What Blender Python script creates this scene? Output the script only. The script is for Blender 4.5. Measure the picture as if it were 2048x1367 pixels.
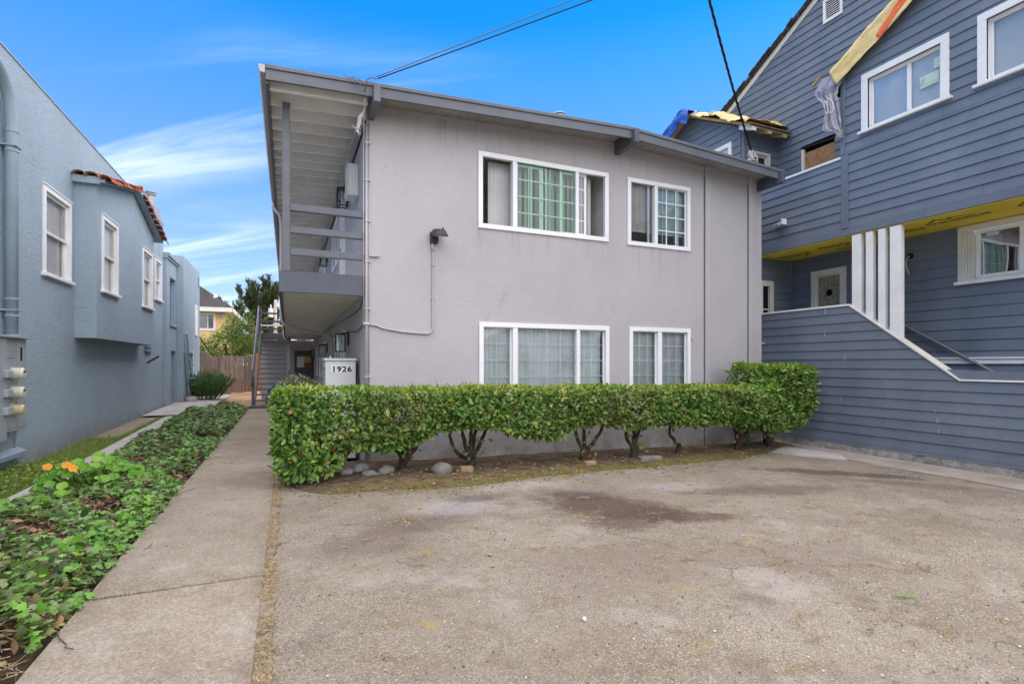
import bpy, bmesh, math, random
import numpy as np
from mathutils import Vector, Matrix, noise as mnoise

for o in list(bpy.data.objects): bpy.data.objects.remove(o)
SC = bpy.context.scene
COL = SC.collection
R = random.Random(7)
NP = np.random.default_rng(11)

# ------------------------------------------------------------------ camera
CAM_H = 1.5
cam = bpy.data.cameras.new('camera')
cam_o = bpy.data.objects.new('camera', cam); COL.objects.link(cam_o)
cam_o.location = (0, 0, CAM_H)
cam_o.rotation_euler = (math.radians(90), 0, math.radians(-23.44))
cam.sensor_width = 36.0
cam.lens = 1035.7 / 2048 * 36
cam.shift_y = 43.5 / 2048
cam.clip_start = 0.05; cam.clip_end = 2000
SC.camera = cam_o

# ------------------------------------------------------------------ sky, sun, exposure
SUN_EL, SUN_AZ = math.radians(66), math.radians(128)      # azimuth clockwise from +Y
world = bpy.data.worlds.new('World'); SC.world = world; world.use_nodes = True
wn = world.node_tree; wn.nodes.clear(); WL = wn.links
def wnode(t, **k):
    n = wn.nodes.new(t)
    for a, b in k.items(): setattr(n, a, b)
    return n
sky = wnode('ShaderNodeTexSky'); sky.sky_type = 'NISHITA'; sky.sun_disc = False
sky.sun_elevation = SUN_EL; sky.sun_rotation = SUN_AZ
sky.air_density = 1.0; sky.dust_density = 0.05; sky.altitude = 2500; sky.ozone_density = 2.0
hs = wnode('ShaderNodeHueSaturation'); hs.inputs['Saturation'].default_value = 1.36; hs.inputs['Value'].default_value = 1.0
hs.inputs['Hue'].default_value = 0.497
WL.new(sky.outputs[0], hs.inputs['Color'])
tc = wnode('ShaderNodeTexCoord')
sep = wnode('ShaderNodeSeparateXYZ'); WL.new(tc.outputs['Generated'], sep.inputs[0])
def wmath(op, a, b=None, c=None, clamp=False):
    n = wnode('ShaderNodeMath', operation=op, use_clamp=clamp)
    for i, s in enumerate((a, b, c)):
        if s is None: continue
        if isinstance(s, (int, float)): n.inputs[i].default_value = s
        else: WL.new(s, n.inputs[i])
    return n.outputs[0]
sat = wnode('ShaderNodeMapRange'); sat.inputs['From Min'].default_value = .12; sat.inputs['From Max'].default_value = .55
sat.inputs['To Min'].default_value = 1.0; sat.inputs['To Max'].default_value = 1.40; WL.new(sep.outputs[2], sat.inputs['Value']); WL.new(sat.outputs[0], hs.inputs['Saturation'])
val = wnode('ShaderNodeMapRange'); val.inputs['From Min'].default_value = .05; val.inputs['From Max'].default_value = .50
val.inputs['To Min'].default_value = .52; val.inputs['To Max'].default_value = 1.27; WL.new(sep.outputs[2], val.inputs['Value']); WL.new(val.outputs[0], hs.inputs['Value'])
zz = wmath('MAXIMUM', sep.outputs[2], 0.0)
den = wmath('ADD', zz, 0.16)
cx = wmath('DIVIDE', sep.outputs[0], den); cy = wmath('DIVIDE', sep.outputs[1], den)
comb = wnode('ShaderNodeCombineXYZ'); WL.new(cx, comb.inputs[0]); WL.new(cy, comb.inputs[1])
def wnoise(scale, rot, sc, detail=6, rough=.55, dist=0.0, loc=(0, 0, 0)):
    m = wnode('ShaderNodeMapping'); m.vector_type = 'TEXTURE'; m.inputs['Rotation'].default_value = (0, 0, rot); m.inputs['Scale'].default_value = (1 / sc[0], 1 / sc[1], 1)
    m.inputs['Location'].default_value = loc
    WL.new(comb.outputs[0], m.inputs[0])
    n = wnode('ShaderNodeTexNoise'); n.inputs['Scale'].default_value = scale; n.inputs['Detail'].default_value = detail
    n.inputs['Roughness'].default_value = rough; n.inputs['Distortion'].default_value = dist
    WL.new(m.outputs[0], n.inputs['Vector']); return n.outputs[0]
wisp = wnoise(1.5, math.radians(150), (0.30, 1.7, 1), 7, .56, .8, (4.1, 0.9, 0))
wisp2 = wnoise(1.5, math.radians(150), (0.30, 1.7, 1), 7, .56, .8, (2.9, 0.2, 0))
wisp = wmath('MAXIMUM', wisp, wisp2)
veil = wnoise(0.75, math.radians(150), (0.5, 1.5, 1), 3, .5, .3, (2.2, 1.1, 0))
mr = wnode('ShaderNodeMapRange', interpolation_type='SMOOTHSTEP')
mr.inputs['From Min'].default_value = .47; mr.inputs['From Max'].default_value = .80; WL.new(wisp, mr.inputs['Value'])
mv = wnode('ShaderNodeMapRange', interpolation_type='SMOOTHSTEP')
mv.inputs['From Min'].default_value = .38; mv.inputs['From Max'].default_value = .62; WL.new(veil, mv.inputs['Value'])
# thicker low in the sky and towards the west, thinning with height
low = wnode('ShaderNodeMapRange', interpolation_type='SMOOTHSTEP')
low.inputs['From Min'].default_value = .60; low.inputs['From Max'].default_value = .40; WL.new(sep.outputs[2], low.inputs['Value'])
west = wnode('ShaderNodeMapRange', interpolation_type='SMOOTHSTEP')
west.inputs['From Min'].default_value = .45; west.inputs['From Max'].default_value = -.05; WL.new(sep.outputs[0], west.inputs['Value'])
cl = wmath('MULTIPLY', mr.outputs[0], mv.outputs[0])
cl = wmath('MULTIPLY', cl, wmath('MULTIPLY', low.outputs[0], west.outputs[0]))
cl = wmath('MULTIPLY', cl, 0.95, clamp=True)
mixc = wnode('ShaderNodeMixRGB'); WL.new(cl, mixc.inputs[0]); WL.new(hs.outputs[0], mixc.inputs[1])
mixc.inputs[2].default_value = (5.9, 6.05, 6.2, 1)
bg = wnode('ShaderNodeBackground'); WL.new(mixc.outputs[0], bg.inputs[0]); bg.inputs[1].default_value = 0.060
wo = wnode('ShaderNodeOutputWorld'); WL.new(bg.outputs[0], wo.inputs[0])

sun = bpy.data.lights.new('sun', 'SUN'); sun.energy = 1.5; sun.angle = math.radians(140); sun.color = (1.0, .83, .62)
sun_o = bpy.data.objects.new('sun', sun); COL.objects.link(sun_o)
sd = Vector((math.sin(SUN_AZ) * math.cos(SUN_EL), math.cos(SUN_AZ) * math.cos(SUN_EL), math.sin(SUN_EL)))
sun_o.rotation_euler = sd.to_track_quat('Z', 'Y').to_euler(); sun_o.location = sd * 30

vs = SC.view_settings
vs.view_transform = 'Standard'; vs.look = 'None'; vs.gamma = 1; vs.use_curve_mapping = False
vs.exposure = 2.3
SC.render.engine = 'CYCLES'
SC.cycles.max_bounces = 8; SC.cycles.diffuse_bounces = 6; SC.cycles.transparent_max_bounces = 12

# ------------------------------------------------------------------ material helpers
class N:
    def __init__(s, name):
        s.m = bpy.data.materials.new(name); s.m.use_nodes = True
        s.t = s.m.node_tree; s.t.nodes.clear(); s.L = s.t.links
        s._pos = None
    def new(s, t, **k):
        n = s.t.nodes.new(t)
        for a, b in k.items(): setattr(n, a, b)
        return n
    def put(s, sock, v):
        if v is None: return
        if isinstance(v, bpy.types.NodeSocket): s.L.new(v, sock)
        elif isinstance(v, (tuple, list)):
            sock.default_value = tuple(v) + (1,) if len(v) == 3 and len(sock.default_value) == 4 else tuple(v)
        else: sock.default_value = v
    def pos(s, scale=(1, 1, 1), loc=(0, 0, 0), rot=(0, 0, 0), obj=False):
        if obj: g = s.new('ShaderNodeTexCoord').outputs['Object']
        else:
            if s._pos is None: s._pos = s.new('ShaderNodeNewGeometry').outputs['Position']
            g = s._pos
        m = s.new('ShaderNodeMapping'); m.inputs['Scale'].default_value = scale
        m.inputs['Location'].default_value = loc; m.inputs['Rotation'].default_value = rot
        s.L.new(g, m.inputs[0]); return m.outputs[0]
    def noise(s, scale, vec=None, detail=4, rough=.55, dist=0):
        n = s.new('ShaderNodeTexNoise'); n.inputs['Scale'].default_value = scale; n.inputs['Detail'].default_value = detail
        n.inputs['Roughness'].default_value = rough; n.inputs['Distortion'].default_value = dist
        s.L.new(vec if vec is not None else s.pos(), n.inputs['Vector']); return n.outputs[0]
    def voro(s, scale, vec=None, out='Distance', feature='F1', rnd=1):
        n = s.new('ShaderNodeTexVoronoi', feature=feature); n.inputs['Scale'].default_value = scale
        n.inputs['Randomness'].default_value = rnd
        s.L.new(vec if vec is not None else s.pos(), n.inputs['Vector']); return n.outputs[out]
    def math(s, op, a, b=None, clamp=False):
        n = s.new('ShaderNodeMath', operation=op, use_clamp=clamp); s.put(n.inputs[0], a); s.put(n.inputs[1], b); return n.outputs[0]
    def rng(s, v, a, b, c=0., d=1.):
        n = s.new('ShaderNodeMapRange', interpolation_type='SMOOTHSTEP')
        for i, x in zip(('From Min', 'From Max', 'To Min', 'To Max'), (a, b, c, d)): n.inputs[i].default_value = x
        s.put(n.inputs['Value'], v); return n.outputs[0]
    def mix(s, f, a, b, mode='MIX'):
        n = s.new('ShaderNodeMixRGB', blend_type=mode); s.put(n.inputs[0], f); s.put(n.inputs[1], a); s.put(n.inputs[2], b); return n.outputs[0]
    def ramp(s, v, stops, interp='LINEAR'):
        n = s.new('ShaderNodeValToRGB'); e = n.color_ramp.elements; n.color_ramp.interpolation = interp
        while len(e) < len(stops): e.new(.5)
        for i, (p, c) in enumerate(stops): e[i].position = p; e[i].color = tuple(c) + (1,)
        s.put(n.inputs[0], v); return n.outputs[0]
    def bump(s, h, strength=.3, dist=.01, nrm=None):
        n = s.new('ShaderNodeBump'); n.inputs['Strength'].default_value = strength; n.inputs['Distance'].default_value = dist
        s.put(n.inputs['Height'], h); s.put(n.inputs['Normal'], nrm); return n.outputs[0]
    def objrand(s): return s.new('ShaderNodeObjectInfo').outputs['Random']
    def island(s): return s.new('ShaderNodeNewGeometry').outputs['Random Per Island']
    def xyz(s):
        n = s.new('ShaderNodeSeparateXYZ'); s.L.new(s.pos(), n.inputs[0]); return n.outputs
    def done(s, color, rough=.7, normal=None, metallic=0, spec=.3, trans=0, sss=None, emit=None):
        p = s.new('ShaderNodeBsdfPrincipled'); s.put(p.inputs['Base Color'], color); s.put(p.inputs['Roughness'], rough)
        s.put(p.inputs['Normal'], normal); s.put(p.inputs['Metallic'], metallic); s.put(p.inputs['Specular IOR Level'], spec)
        out = p.outputs[0]
        if trans:
            tl = s.new('ShaderNodeBsdfTranslucent'); s.put(tl.inputs[0], color); s.put(tl.inputs['Normal'], normal)
            mx = s.new('ShaderNodeMixShader'); mx.inputs[0].default_value = trans
            s.L.new(out, mx.inputs[1]); s.L.new(tl.outputs[0], mx.inputs[2]); out = mx.outputs[0]
        o = s.new('ShaderNodeOutputMaterial'); s.L.new(out, o.inputs[0]); return s.m

def hexc(r, g, b):
    f = lambda c: (c / 255 / 12.92 if c <= 10 else ((c / 255 + .055) / 1.055) ** 2.4)
    return (f(r), f(g), f(b))

M = {}
def simple(name, col, rough=.6, var=.06, spec=.3, bump=0, bscale=60, metallic=0, orand=0.0, dirt=0.0):
    n = N(name)
    f = n.noise(3.1, detail=5, rough=.6)
    c = n.mix(n.rng(f, .3, .7), tuple(x * (1 - var) for x in col), tuple(min(1, x * (1 + var)) for x in col))
    if orand:
        v = n.math('ADD', n.math('MULTIPLY', n.objrand(), 2 * orand), 1 - orand)
        cc = n.new('ShaderNodeCombineXYZ')
        for i in range(3): n.put(cc.inputs[i], v)
        c = n.mix(1, c, cc.outputs[0], 'MULTIPLY')
    if dirt:
        d = n.rng(n.noise(1.7, n.pos((1, 1, .35)), 6, .65), .52, .75, 0, dirt)
        c = n.mix(d, c, tuple(x * .55 for x in col))
    nb = n.bump(n.noise(bscale, detail=3), bump, .004) if bump else None
    M[name] = n.done(c, rough, nb, metallic, spec); return M[name]

def stucco(name, col, coarse, strength, dist, grime=.25, splash=0.0, pit=.16):
    n = N(name)
    big = n.rng(n.noise(.55, detail=5, rough=.6), .3, .72)
    c = n.mix(big, tuple(x * .93 for x in col), tuple(x * 1.05 for x in col))
    streak = n.rng(n.noise(1.6, n.pos((1.2, 1.2, .22)), 6, .62), .55, .8, 0, grime)
    c = n.mix(streak, c, tuple(x * y for x, y in zip(col, (.72, .70, .66))))
    fine = n.noise(coarse, detail=4, rough=.62)
    c = n.mix(n.rng(fine, .30, .66, 0, pit), c, tuple(x * .62 for x in col))
    dv = n.new('ShaderNodeVectorMath', operation='ADD'); n.L.new(n.pos(), dv.inputs[0]); nz = n.new('ShaderNodeTexNoise'); nz.inputs['Scale'].default_value = 2.2; nz.inputs['Detail'].default_value = 5; n.L.new(n.pos(), nz.inputs['Vector']); n.L.new(nz.outputs['Color'], dv.inputs[1])
    hair = n.math('MULTIPLY', n.rng(n.voro(.55, dv.outputs[0], feature='DISTANCE_TO_EDGE'), .0035, .0008), n.rng(n.noise(.9, n.pos(loc=(5, 2, 1)), 3), .52, .60))
    c = n.mix(n.math('MULTIPLY', hair, .38), c, tuple(x * .4 for x in col))
    scuff = n.rng(n.noise(3.4, n.pos((1, 1, 1.6), loc=(3, 3, 3)), 9, .74, 1.4), .56, .70, 0, .22); c = n.mix(scuff, c, tuple(min(1, x * 1.22) for x in col))
    scuff2 = n.rng(n.noise(2.7, n.pos((1, 1, 1.4), loc=(9, 1, 4)), 9, .74, 1.2), .57, .70, 0, .24); c = n.mix(scuff2, c, tuple(x * .74 for x in col))
    if splash:
        z = n.xyz()[2]
        k = n.math('MULTIPLY', n.rng(z, .42, -.05), n.rng(n.noise(2.4, detail=6, rough=.65), .32, .62, .15, splash))
        c = n.mix(k, c, (.20, .16, .12))
    if splash > .7:
        xs_ = n.xyz(); st = n.rng(n.noise(5.5, n.pos((2.2, 1, .16)), 6, .7), .50, .68)
        for (ua, ub, zt_) in ((2.80, 5.34, 3.69), (5.70, 7.24, 3.68), (1.98, 2.2, 3.38), (1.1, 9.0, 5.35)):
            mk = n.math('MULTIPLY', n.math('MULTIPLY', n.rng(xs_[0], ua - .03, ua + .05), n.rng(xs_[0], ub + .03, ub - .05)), n.math('MULTIPLY', n.rng(xs_[2], zt_ + .002, zt_ - .01), n.rng(xs_[2], zt_ - .75, zt_)))
            c = n.mix(n.math('MULTIPLY', n.math('MULTIPLY', mk, st), .34), c, (.24, .22, .21))
    trowel = n.noise(5.0, n.pos((1, 1, 1.8)), 6, .62, 1.2)
    h = n.math('ADD', n.math('MULTIPLY', fine, .6), n.math('MULTIPLY', trowel, .9))
    M[name] = n.done(c, .85, n.bump(h, strength, dist), spec=.18); return M[name]

stucco('grey_stucco', (.505, .478, .488), 45, .7, .009, .20, .75)
stucco('side_stucco', (.50, .48, .50), 45, .45, .005, .14, .3)
stucco('blue_stucco', (.365, .455, .52), 46, .9, .016, .6, .5, .34)
simple('slate_paint', (.098, .110, .135), .5, .10, .35, .25, 40, dirt=.25)
simple('slate_light', (.140, .150, .170), .5, .08, .35, .15, 40, dirt=.2)
simple('white_paint', (.84, .84, .83), .5, .05, .35, .08, 30, dirt=.15)
simple('white_vinyl', (.88, .885, .89), .38, .03, .45)
simple('cream_paint', (.74, .72, .65), .5, .06, .35, .1, 30, dirt=.25)
simple('soffit_white', (.82, .80, .77), .6, .06, .25, .2, 40, orand=.05, dirt=.2)
simple('soffit_shaded', (.36, .345, .33), .6, .08, .25, .2, 40, orand=.08, dirt=.3)  # darker soffit copy: shade under the front overhang is put into the colour
simple('siding_far', (.42, .44, .46), .7, .06)
simple('deck_under', (.82, .79, .73), .75, .08, .2, .15, 30, dirt=.25)
simple('blue_trim', (.30, .38, .44), .5, .07, .35, .15, 40, dirt=.2)
simple('meter_grey', (.33, .36, .375), .5, .08, .4, .08, 30, dirt=.5)
simple('conduit_paint', (.48, .455, .465), .45, .04, .4)
simple('black_metal', (.012, .012, .013), .4, .1, .5)
simple('dark_metal', (.045, .045, .048), .5, .15, .4)
simple('silver', (.55, .56, .57), .32, .08, .5, metallic=.7)
simple('dark_void', (.012, .012, .013), .9, .2, .1)
simple('room_light', (.70, .67, .63), .9, .1, .1)
simple('room_dark', (.26, .245, .23), .9, .1, .1)
simple('blind_white', (.84, .83, .81), .6, .05, .25, orand=.05)
simple('blind_grey', (.50, .49, .485), .65, .05, .25, orand=.06)
simple('grid_grey', (.90, .91, .91), .5, .03)
simple('blind_cool', (.74, .78, .785), .65, .05, .25, orand=.07)
simple('sheet_grey', (.44, .455, .48), .25, .04, .5)
simple('cabinet_white', (.66, .67, .65), .42, .04, .4, dirt=.12)
simple('black_print', (.015, .015, .015), .7)
simple('brown_print', (.012, .009, .004), .8)
simple('white_print', (.78, .78, .78), .6)
simple('sticker_green', (.56, .70, .60), .5)
simple('sticker_dark', (.30, .50, .36), .5)
simple('wire_black', (.02, .018, .017), .6)
simple('wire_grey', (.14, .14, .145), .55)
simple('wire_white', (.66, .64, .60), .6)
simple('pipe_metal', (.24, .25, .26), .4, .1, .5, metallic=.4)
simple('wood_pole', (.42, .37, .30), .8, .15, .2)
simple('meter_cream', (.60, .58, .47), .25, .05, .5)
simple('meter_amber', (.50, .44, .26), .2, .08, .5)
simple('bag_blue', (.02, .09, .42), .35, .2, .4)
simple('orange_print', (.80, .13, .03), .5)
simple('shadow_gap', (.02, .02, .022), .9)
simple('raw_wood', (.50, .38, .22), .7, .12, .2, .2, 50, orand=.1)
simple('cream_stucco', (.70, .47, .20), .85, .06, .15, .3, 30, dirt=.15)
simple('roof_gravel', (.22, .21, .20), .9, .1, .1, .5, 80)
simple('rust_pipe', (.33, .34, .34), .4, .1, .4, metallic=.5)

# lap siding paint (slate blue), slight plank to plank variation and weather streaks
n = N('siding_paint')
c = n.mix(n.rng(n.noise(1.3, n.pos((1, 1, .5)), 6, .6), .3, .7), (.140, .172, .222), (.176, .210, .262))
v = n.math('ADD', n.math('MULTIPLY', n.objrand(), .12), .94)
cc = n.new('ShaderNodeCombineXYZ'); [n.put(cc.inputs[i], v) for i in range(3)]
c = n.mix(1, c, cc.outputs[0], 'MULTIPLY')
c = n.mix(n.rng(n.noise(2.1, n.pos((1, .25, .25)), 8, .74), .54, .72, 0, .40), c, (.235, .262, .30))
c = n.mix(n.rng(n.noise(4.5, n.pos((1, .6, .6), loc=(3, 1, 8)), 8, .74), .55, .72, 0, .35), c, (.11, .122, .145))
grain = n.noise(14, n.pos((1, .12, 2.4)), 5, .6)
M['siding_paint'] = n.done(c, n.rng(n.noise(3.), .3, .7, .42, .6), n.bump(grain, .10, .003), spec=.35)

# yellow exterior sheathing board
n = N('yellow_board')
c = n.mix(n.rng(n.noise(1.6, detail=6, rough=.65), .3, .7), (.74, .58, .05), (.84, .68, .10))
c = n.mix(n.rng(n.noise(4.5, n.pos((1, .4, 1)), 6, .7), .58, .8, 0, .5), c, (.60, .40, .05))
M['yellow_board'] = n.done(c, .75, n.bump(n.noise(60), .1, .002), spec=.2)

n = N('osb_board')
c = n.ramp(n.voro(26, n.pos((1, 1, 2.2)), 'Color'), [(0, (.22, .12, .06)), (.5, (.34, .20, .10)), (1, (.44, .28, .15))])
c = n.mix(n.rng(n.noise(7, detail=6, rough=.7), .55, .75, 0, .5), c, (.16, .09, .05))
M['osb_board'] = n.done(c, .8, n.bump(n.noise(50), .2, .003), spec=.15)
n = N('osb_pale')
w = n.noise(11, detail=5, rough=.7, dist=3.5)
M['osb_pale'] = n.done(n.ramp(w, [(.3, (.06, .055, .035)), (.5, (.27, .24, .16)), (.66, (.58, .54, .42))]), .6, spec=.3)

# glass: thin pane, clear with a fresnel reflection
def glass(name, tint, rmin=.04, rough=0.0, k=1.3):
    n = N(name)
    tr = n.new('ShaderNodeBsdfTransparent'); n.put(tr.inputs[0], tint)
    gl = n.new('ShaderNodeBsdfGlossy'); gl.inputs['Roughness'].default_value = rough; n.put(gl.inputs[0], (.95, .97, 1))
    n.put(gl.inputs['Normal'], n.bump(n.noise(2.2, detail=1), .06, .02))
    fr = n.new('ShaderNodeFresnel'); fr.inputs[0].default_value = 1.52
    f = n.math('ADD', n.math('MULTIPLY', fr.outputs[0], k), rmin, True)
    mx = n.new('ShaderNodeMixShader'); n.put(mx.inputs[0], f); n.L.new(tr.outputs[0], mx.inputs[1]); n.L.new(gl.outputs[0], mx.inputs[2])
    o = n.new('ShaderNodeOutputMaterial'); n.L.new(mx.outputs[0], o.inputs[0]); M[name] = n.m
glass('glass_clear', (.90, .93, .92))
glass('glass_green', (.64, .86, .72), .01, 0.0, .8)
glass('glass_teal', (.74, .90, .87))
glass('glass_left', (.98, .98, .98), .01, 0.0, .55)
glass('glass_pale', (.92, .95, .94), .08)
glass('lamp_glass', (.85, .88, .87), .08)
glass('screen_mesh', (.80, .80, .80), .02)

# asphalt drive: worn, aggregate showing, stains and cracks with moss where they stand in the photo
n = N('asphalt')
P = n.pos()
agg = n.voro(150, out='Color'); agg2 = n.voro(75, out='Distance')
sepc = n.new('ShaderNodeSeparateXYZ'); n.L.new(agg, sepc.inputs[0])
stone = n.ramp(sepc.outputs[0], [(0, (.030, .025, .019)), (.22, (.138, .114, .083)), (.6, (.285, .242, .180)), (.85, (.49, .435, .34)), (1, (.78, .72, .60))])
patch = n.rng(n.noise(.75, detail=7, rough=.62), .34, .68)
c = n.mix(patch, (.228, .192, .145), (.325, .286, .228))
c = n.mix(n.math('MULTIPLY', n.rng(n.noise(.9, n.pos(loc=(1, 8, 0)), 5, .6), .3, .7, .20, .48), 1.0), c, stone)
c = n.mix(n.rng(n.noise(2.6, detail=9, rough=.72), .50, .66, 0, .50), c, (.165, .128, .100))
c = n.mix(n.rng(n.noise(6.5, n.pos(loc=(2, 2, 0)), 8, .72), .54, .68, 0, .35), c, (.46, .42, .37))
c = n.mix(n.rng(n.noise(1.15, n.pos(loc=(7, 3, 0)), 9, .70), .52, .68, 0, .45), c, (.43, .405, .375))
pit = n.rng(n.voro(34, n.pos(loc=(3, 9, 0))), .17, .08)
c = n.mix(n.math('MULTIPLY', pit, n.rng(n.noise(1.6, detail=5), .40, .62, .2, .85)), c, (.055, .044, .036))
wob = n.noise(2.3, detail=6, rough=.6)
wob2 = n.noise(9, detail=4, rough=.6)
wob3 = n.noise(55, detail=3, rough=.6)
X = n.xyz()
def blob(cx, cy, rx, ry, rot, soft=.8, amp=1.5):
    dx = n.math('SUBTRACT', X[0], cx); dy = n.math('SUBTRACT', X[1], cy); cr, sr = math.cos(rot), math.sin(rot)
    a = n.math('DIVIDE', n.math('ADD', n.math('MULTIPLY', dx, cr), n.math('MULTIPLY', dy, sr)), rx)
    b = n.math('DIVIDE', n.math('SUBTRACT', n.math('MULTIPLY', dy, cr), n.math('MULTIPLY', dx, sr)), ry)
    r = n.math('SQRT', n.math('ADD', n.math('MULTIPLY', a, a), n.math('MULTIPLY', b, b)))
    r = n.math('ADD', r, n.math('MULTIPLY', n.math('SUBTRACT', wob, .5), amp))
    r = n.math('ADD', r, n.math('MULTIPLY', n.math('SUBTRACT', wob2, .5), amp * .7))
    r = n.math('ADD', r, n.math('MULTIPLY', n.math('SUBTRACT', wob3, .5), .9))
    return n.rng(r, 1 + soft / 2, 1 - soft / 2)
for (cx_, cy_, rx, ry, rot, col, k) in [
        (3.25, 4.75, .80, .42, -.75, (.100, .068, .055), .80), (3.10, 5.35, .42, .22, -.2, (.085, .072, .062), .7), (3.05, 4.22, .42, .26, .2, (.100, .068, .055), .65), (3.45, 4.35, .42, .26, -.3, (.11, .075, .06), .6), (3.75, 4.15, .55, .20, -.35, (.100, .068, .055), .70),
        (1.15, 4.85, .55, .28, .1, (.15, .115, .095), .55), (.75, 4.5, .6, .3, .2, (.16, .125, .10), .45), (1.6, 5.3, .5, .28, 0, (.42, .40, .42), .45),
        (5.6, 4.75, .95, .26, -.25, (.13, .098, .080), .6), (2.0, 5.55, .35, .14, 0, (.12, .10, .085), .6), (4.7, 5.3, .5, .2, -.2, (.44, .43, .43), .4),
        (3.9, 2.9, .7, .35, 0, (.19, .15, .12), .35), (2.2, 3.3, .8, .4, .3, (.19, .15, .12), .35), (7.6, 5.2, 1.1, .20, -.62, (.085, .070, .060), .75), (8.0, 4.2, .8, .2, -.8, (.12, .10, .085), .5),
        (2.6, 6.0, .5, .18, 0, (.46, .44, .43), .45), (6.1, 3.3, .5, .3, 0, (.17, .14, .11), .4)]:
    c = n.mix(n.math('MULTIPLY', blob(cx_, cy_, rx, ry, rot), k), c, col)
# cracks: distorted voronoi edges, straw coloured moss grows along some of them
dv = n.new('ShaderNodeVectorMath', operation='ADD'); n.L.new(P, dv.inputs[0])
nz = n.new('ShaderNodeTexNoise'); nz.inputs['Scale'].default_value = 1.4; nz.inputs['Detail'].default_value = 6; n.L.new(P, nz.inputs['Vector'])
sc = n.new('ShaderNodeVectorMath', operation='SCALE'); sc.inputs['Scale'].default_value = 1.1; n.L.new(nz.outputs['Color'], sc.inputs[0]); n.L.new(sc.outputs[0], dv.inputs[1])
edge = n.voro(.52, dv.outputs[0], feature='DISTANCE_TO_EDGE')
crack = n.math('MULTIPLY', n.rng(edge, .007, .001), n.rng(n.noise(1.1, detail=3), .49, .60))
moss = n.math('MULTIPLY', n.rng(edge, .055, .0), n.rng(n.noise(2.4, n.pos(loc=(4, 1, 2)), 6, .6), .55, .66))
moss = n.math('MULTIPLY', moss, n.rng(wob2, .40, .60))
c = n.mix(n.math('MULTIPLY', moss, .75), c, (.36, .28, .085))
c = n.mix(n.math('MULTIPLY', crack, .5), c, (.09, .075, .06))
speck = n.rng(n.voro(7.5, n.pos(loc=(2, 5, 0))), .055, .035)
c = n.mix(n.math('MULTIPLY', speck, .65), c, (.62, .58, .52))
h = n.math('ADD', n.math('MULTIPLY', agg2, -.6), n.math('MULTIPLY', n.noise(220, detail=2), .5))
h = n.math('SUBTRACT', h, n.math('MULTIPLY', crack, .7))
M['asphalt'] = n.done(c, .92, n.bump(h, .75, .010), spec=.14)

# exposed aggregate concrete of the walkway
n = N('walk_concrete')
agg = n.voro(95, out='Color'); s_ = n.new('ShaderNodeSeparateXYZ'); n.L.new(agg, s_.inputs[0])
stone = n.ramp(s_.outputs[1], [(0, (.15, .118, .088)), (.35, (.29, .236, .182)), (.7, (.41, .35, .282)), (.92, (.54, .475, .395)), (1, (.70, .64, .54))])
c = n.mix(n.rng(n.noise(1.1, detail=8, rough=.66), .32, .68), (.262, .220, .165), (.372, .326, .258))
c = n.mix(.34, c, stone)
c = n.mix(n.rng(n.noise(3.3, detail=9, rough=.72), .50, .68, 0, .42), c, (.20, .165, .125))
c = n.mix(n.rng(n.noise(1.7, n.pos(loc=(4, 4, 0)), 8, .68), .55, .70, 0, .4), c, (.47, .425, .37))
edge_ = n.math('MULTIPLY', n.rng(n.math('ABSOLUTE', n.math('ADD', n.xyz()[0], .662)), .36, .52), n.rng(n.noise(7, detail=6, rough=.7), .35, .65))
c = n.mix(n.math('MULTIPLY', edge_, .55), c, (.19, .155, .115))
pit = n.rng(n.voro(30, n.pos(loc=(3, 9, 0))), .13, .06)
c = n.mix(n.math('MULTIPLY', pit, .5), c, (.10, .08, .06))
ov = n.math('ADD', n.math('MULTIPLY', n.objrand(), .16), .92)
cc = n.new('ShaderNodeCombineXYZ'); [n.put(cc.inputs[i], ov) for i in range(3)]
c = n.mix(1, c, cc.outputs[0], 'MULTIPLY')
M['walk_concrete'] = n.done(c, .9, n.bump(n.math('ADD', n.math('MULTIPLY', n.voro(95), -1.), n.math('MULTIPLY', n.noise(240), .4)), .7, .008), spec=.15)

n = N('plain_concrete')
c = n.mix(n.rng(n.noise(1.6, detail=7, rough=.62), .3, .72), (.30, .265, .225), (.44, .405, .36))
c = n.mix(n.rng(n.noise(5, detail=6, rough=.65), .55, .8, 0, .45), c, (.24, .20, .165))
M['plain_concrete'] = n.done(c, .88, n.bump(n.noise(70, detail=5), .35, .005), spec=.18)
n = N('pale_concrete')
c = n.mix(n.rng(n.noise(2.1, detail=7, rough=.62), .3, .72), (.40, .375, .345), (.52, .50, .475))
M['pale_concrete'] = n.done(c, .86, n.bump(n.noise(60, detail=5), .3, .004), spec=.18)
n = N('rough_foundation')
c = n.mix(n.rng(n.noise(4.5, detail=7, rough=.7), .35, .68), (.20, .185, .16), (.46, .44, .40))
M['rough_foundation'] = n.done(c, .92, n.bump(n.noise(28, detail=6, rough=.65), .8, .02), spec=.12)

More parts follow.
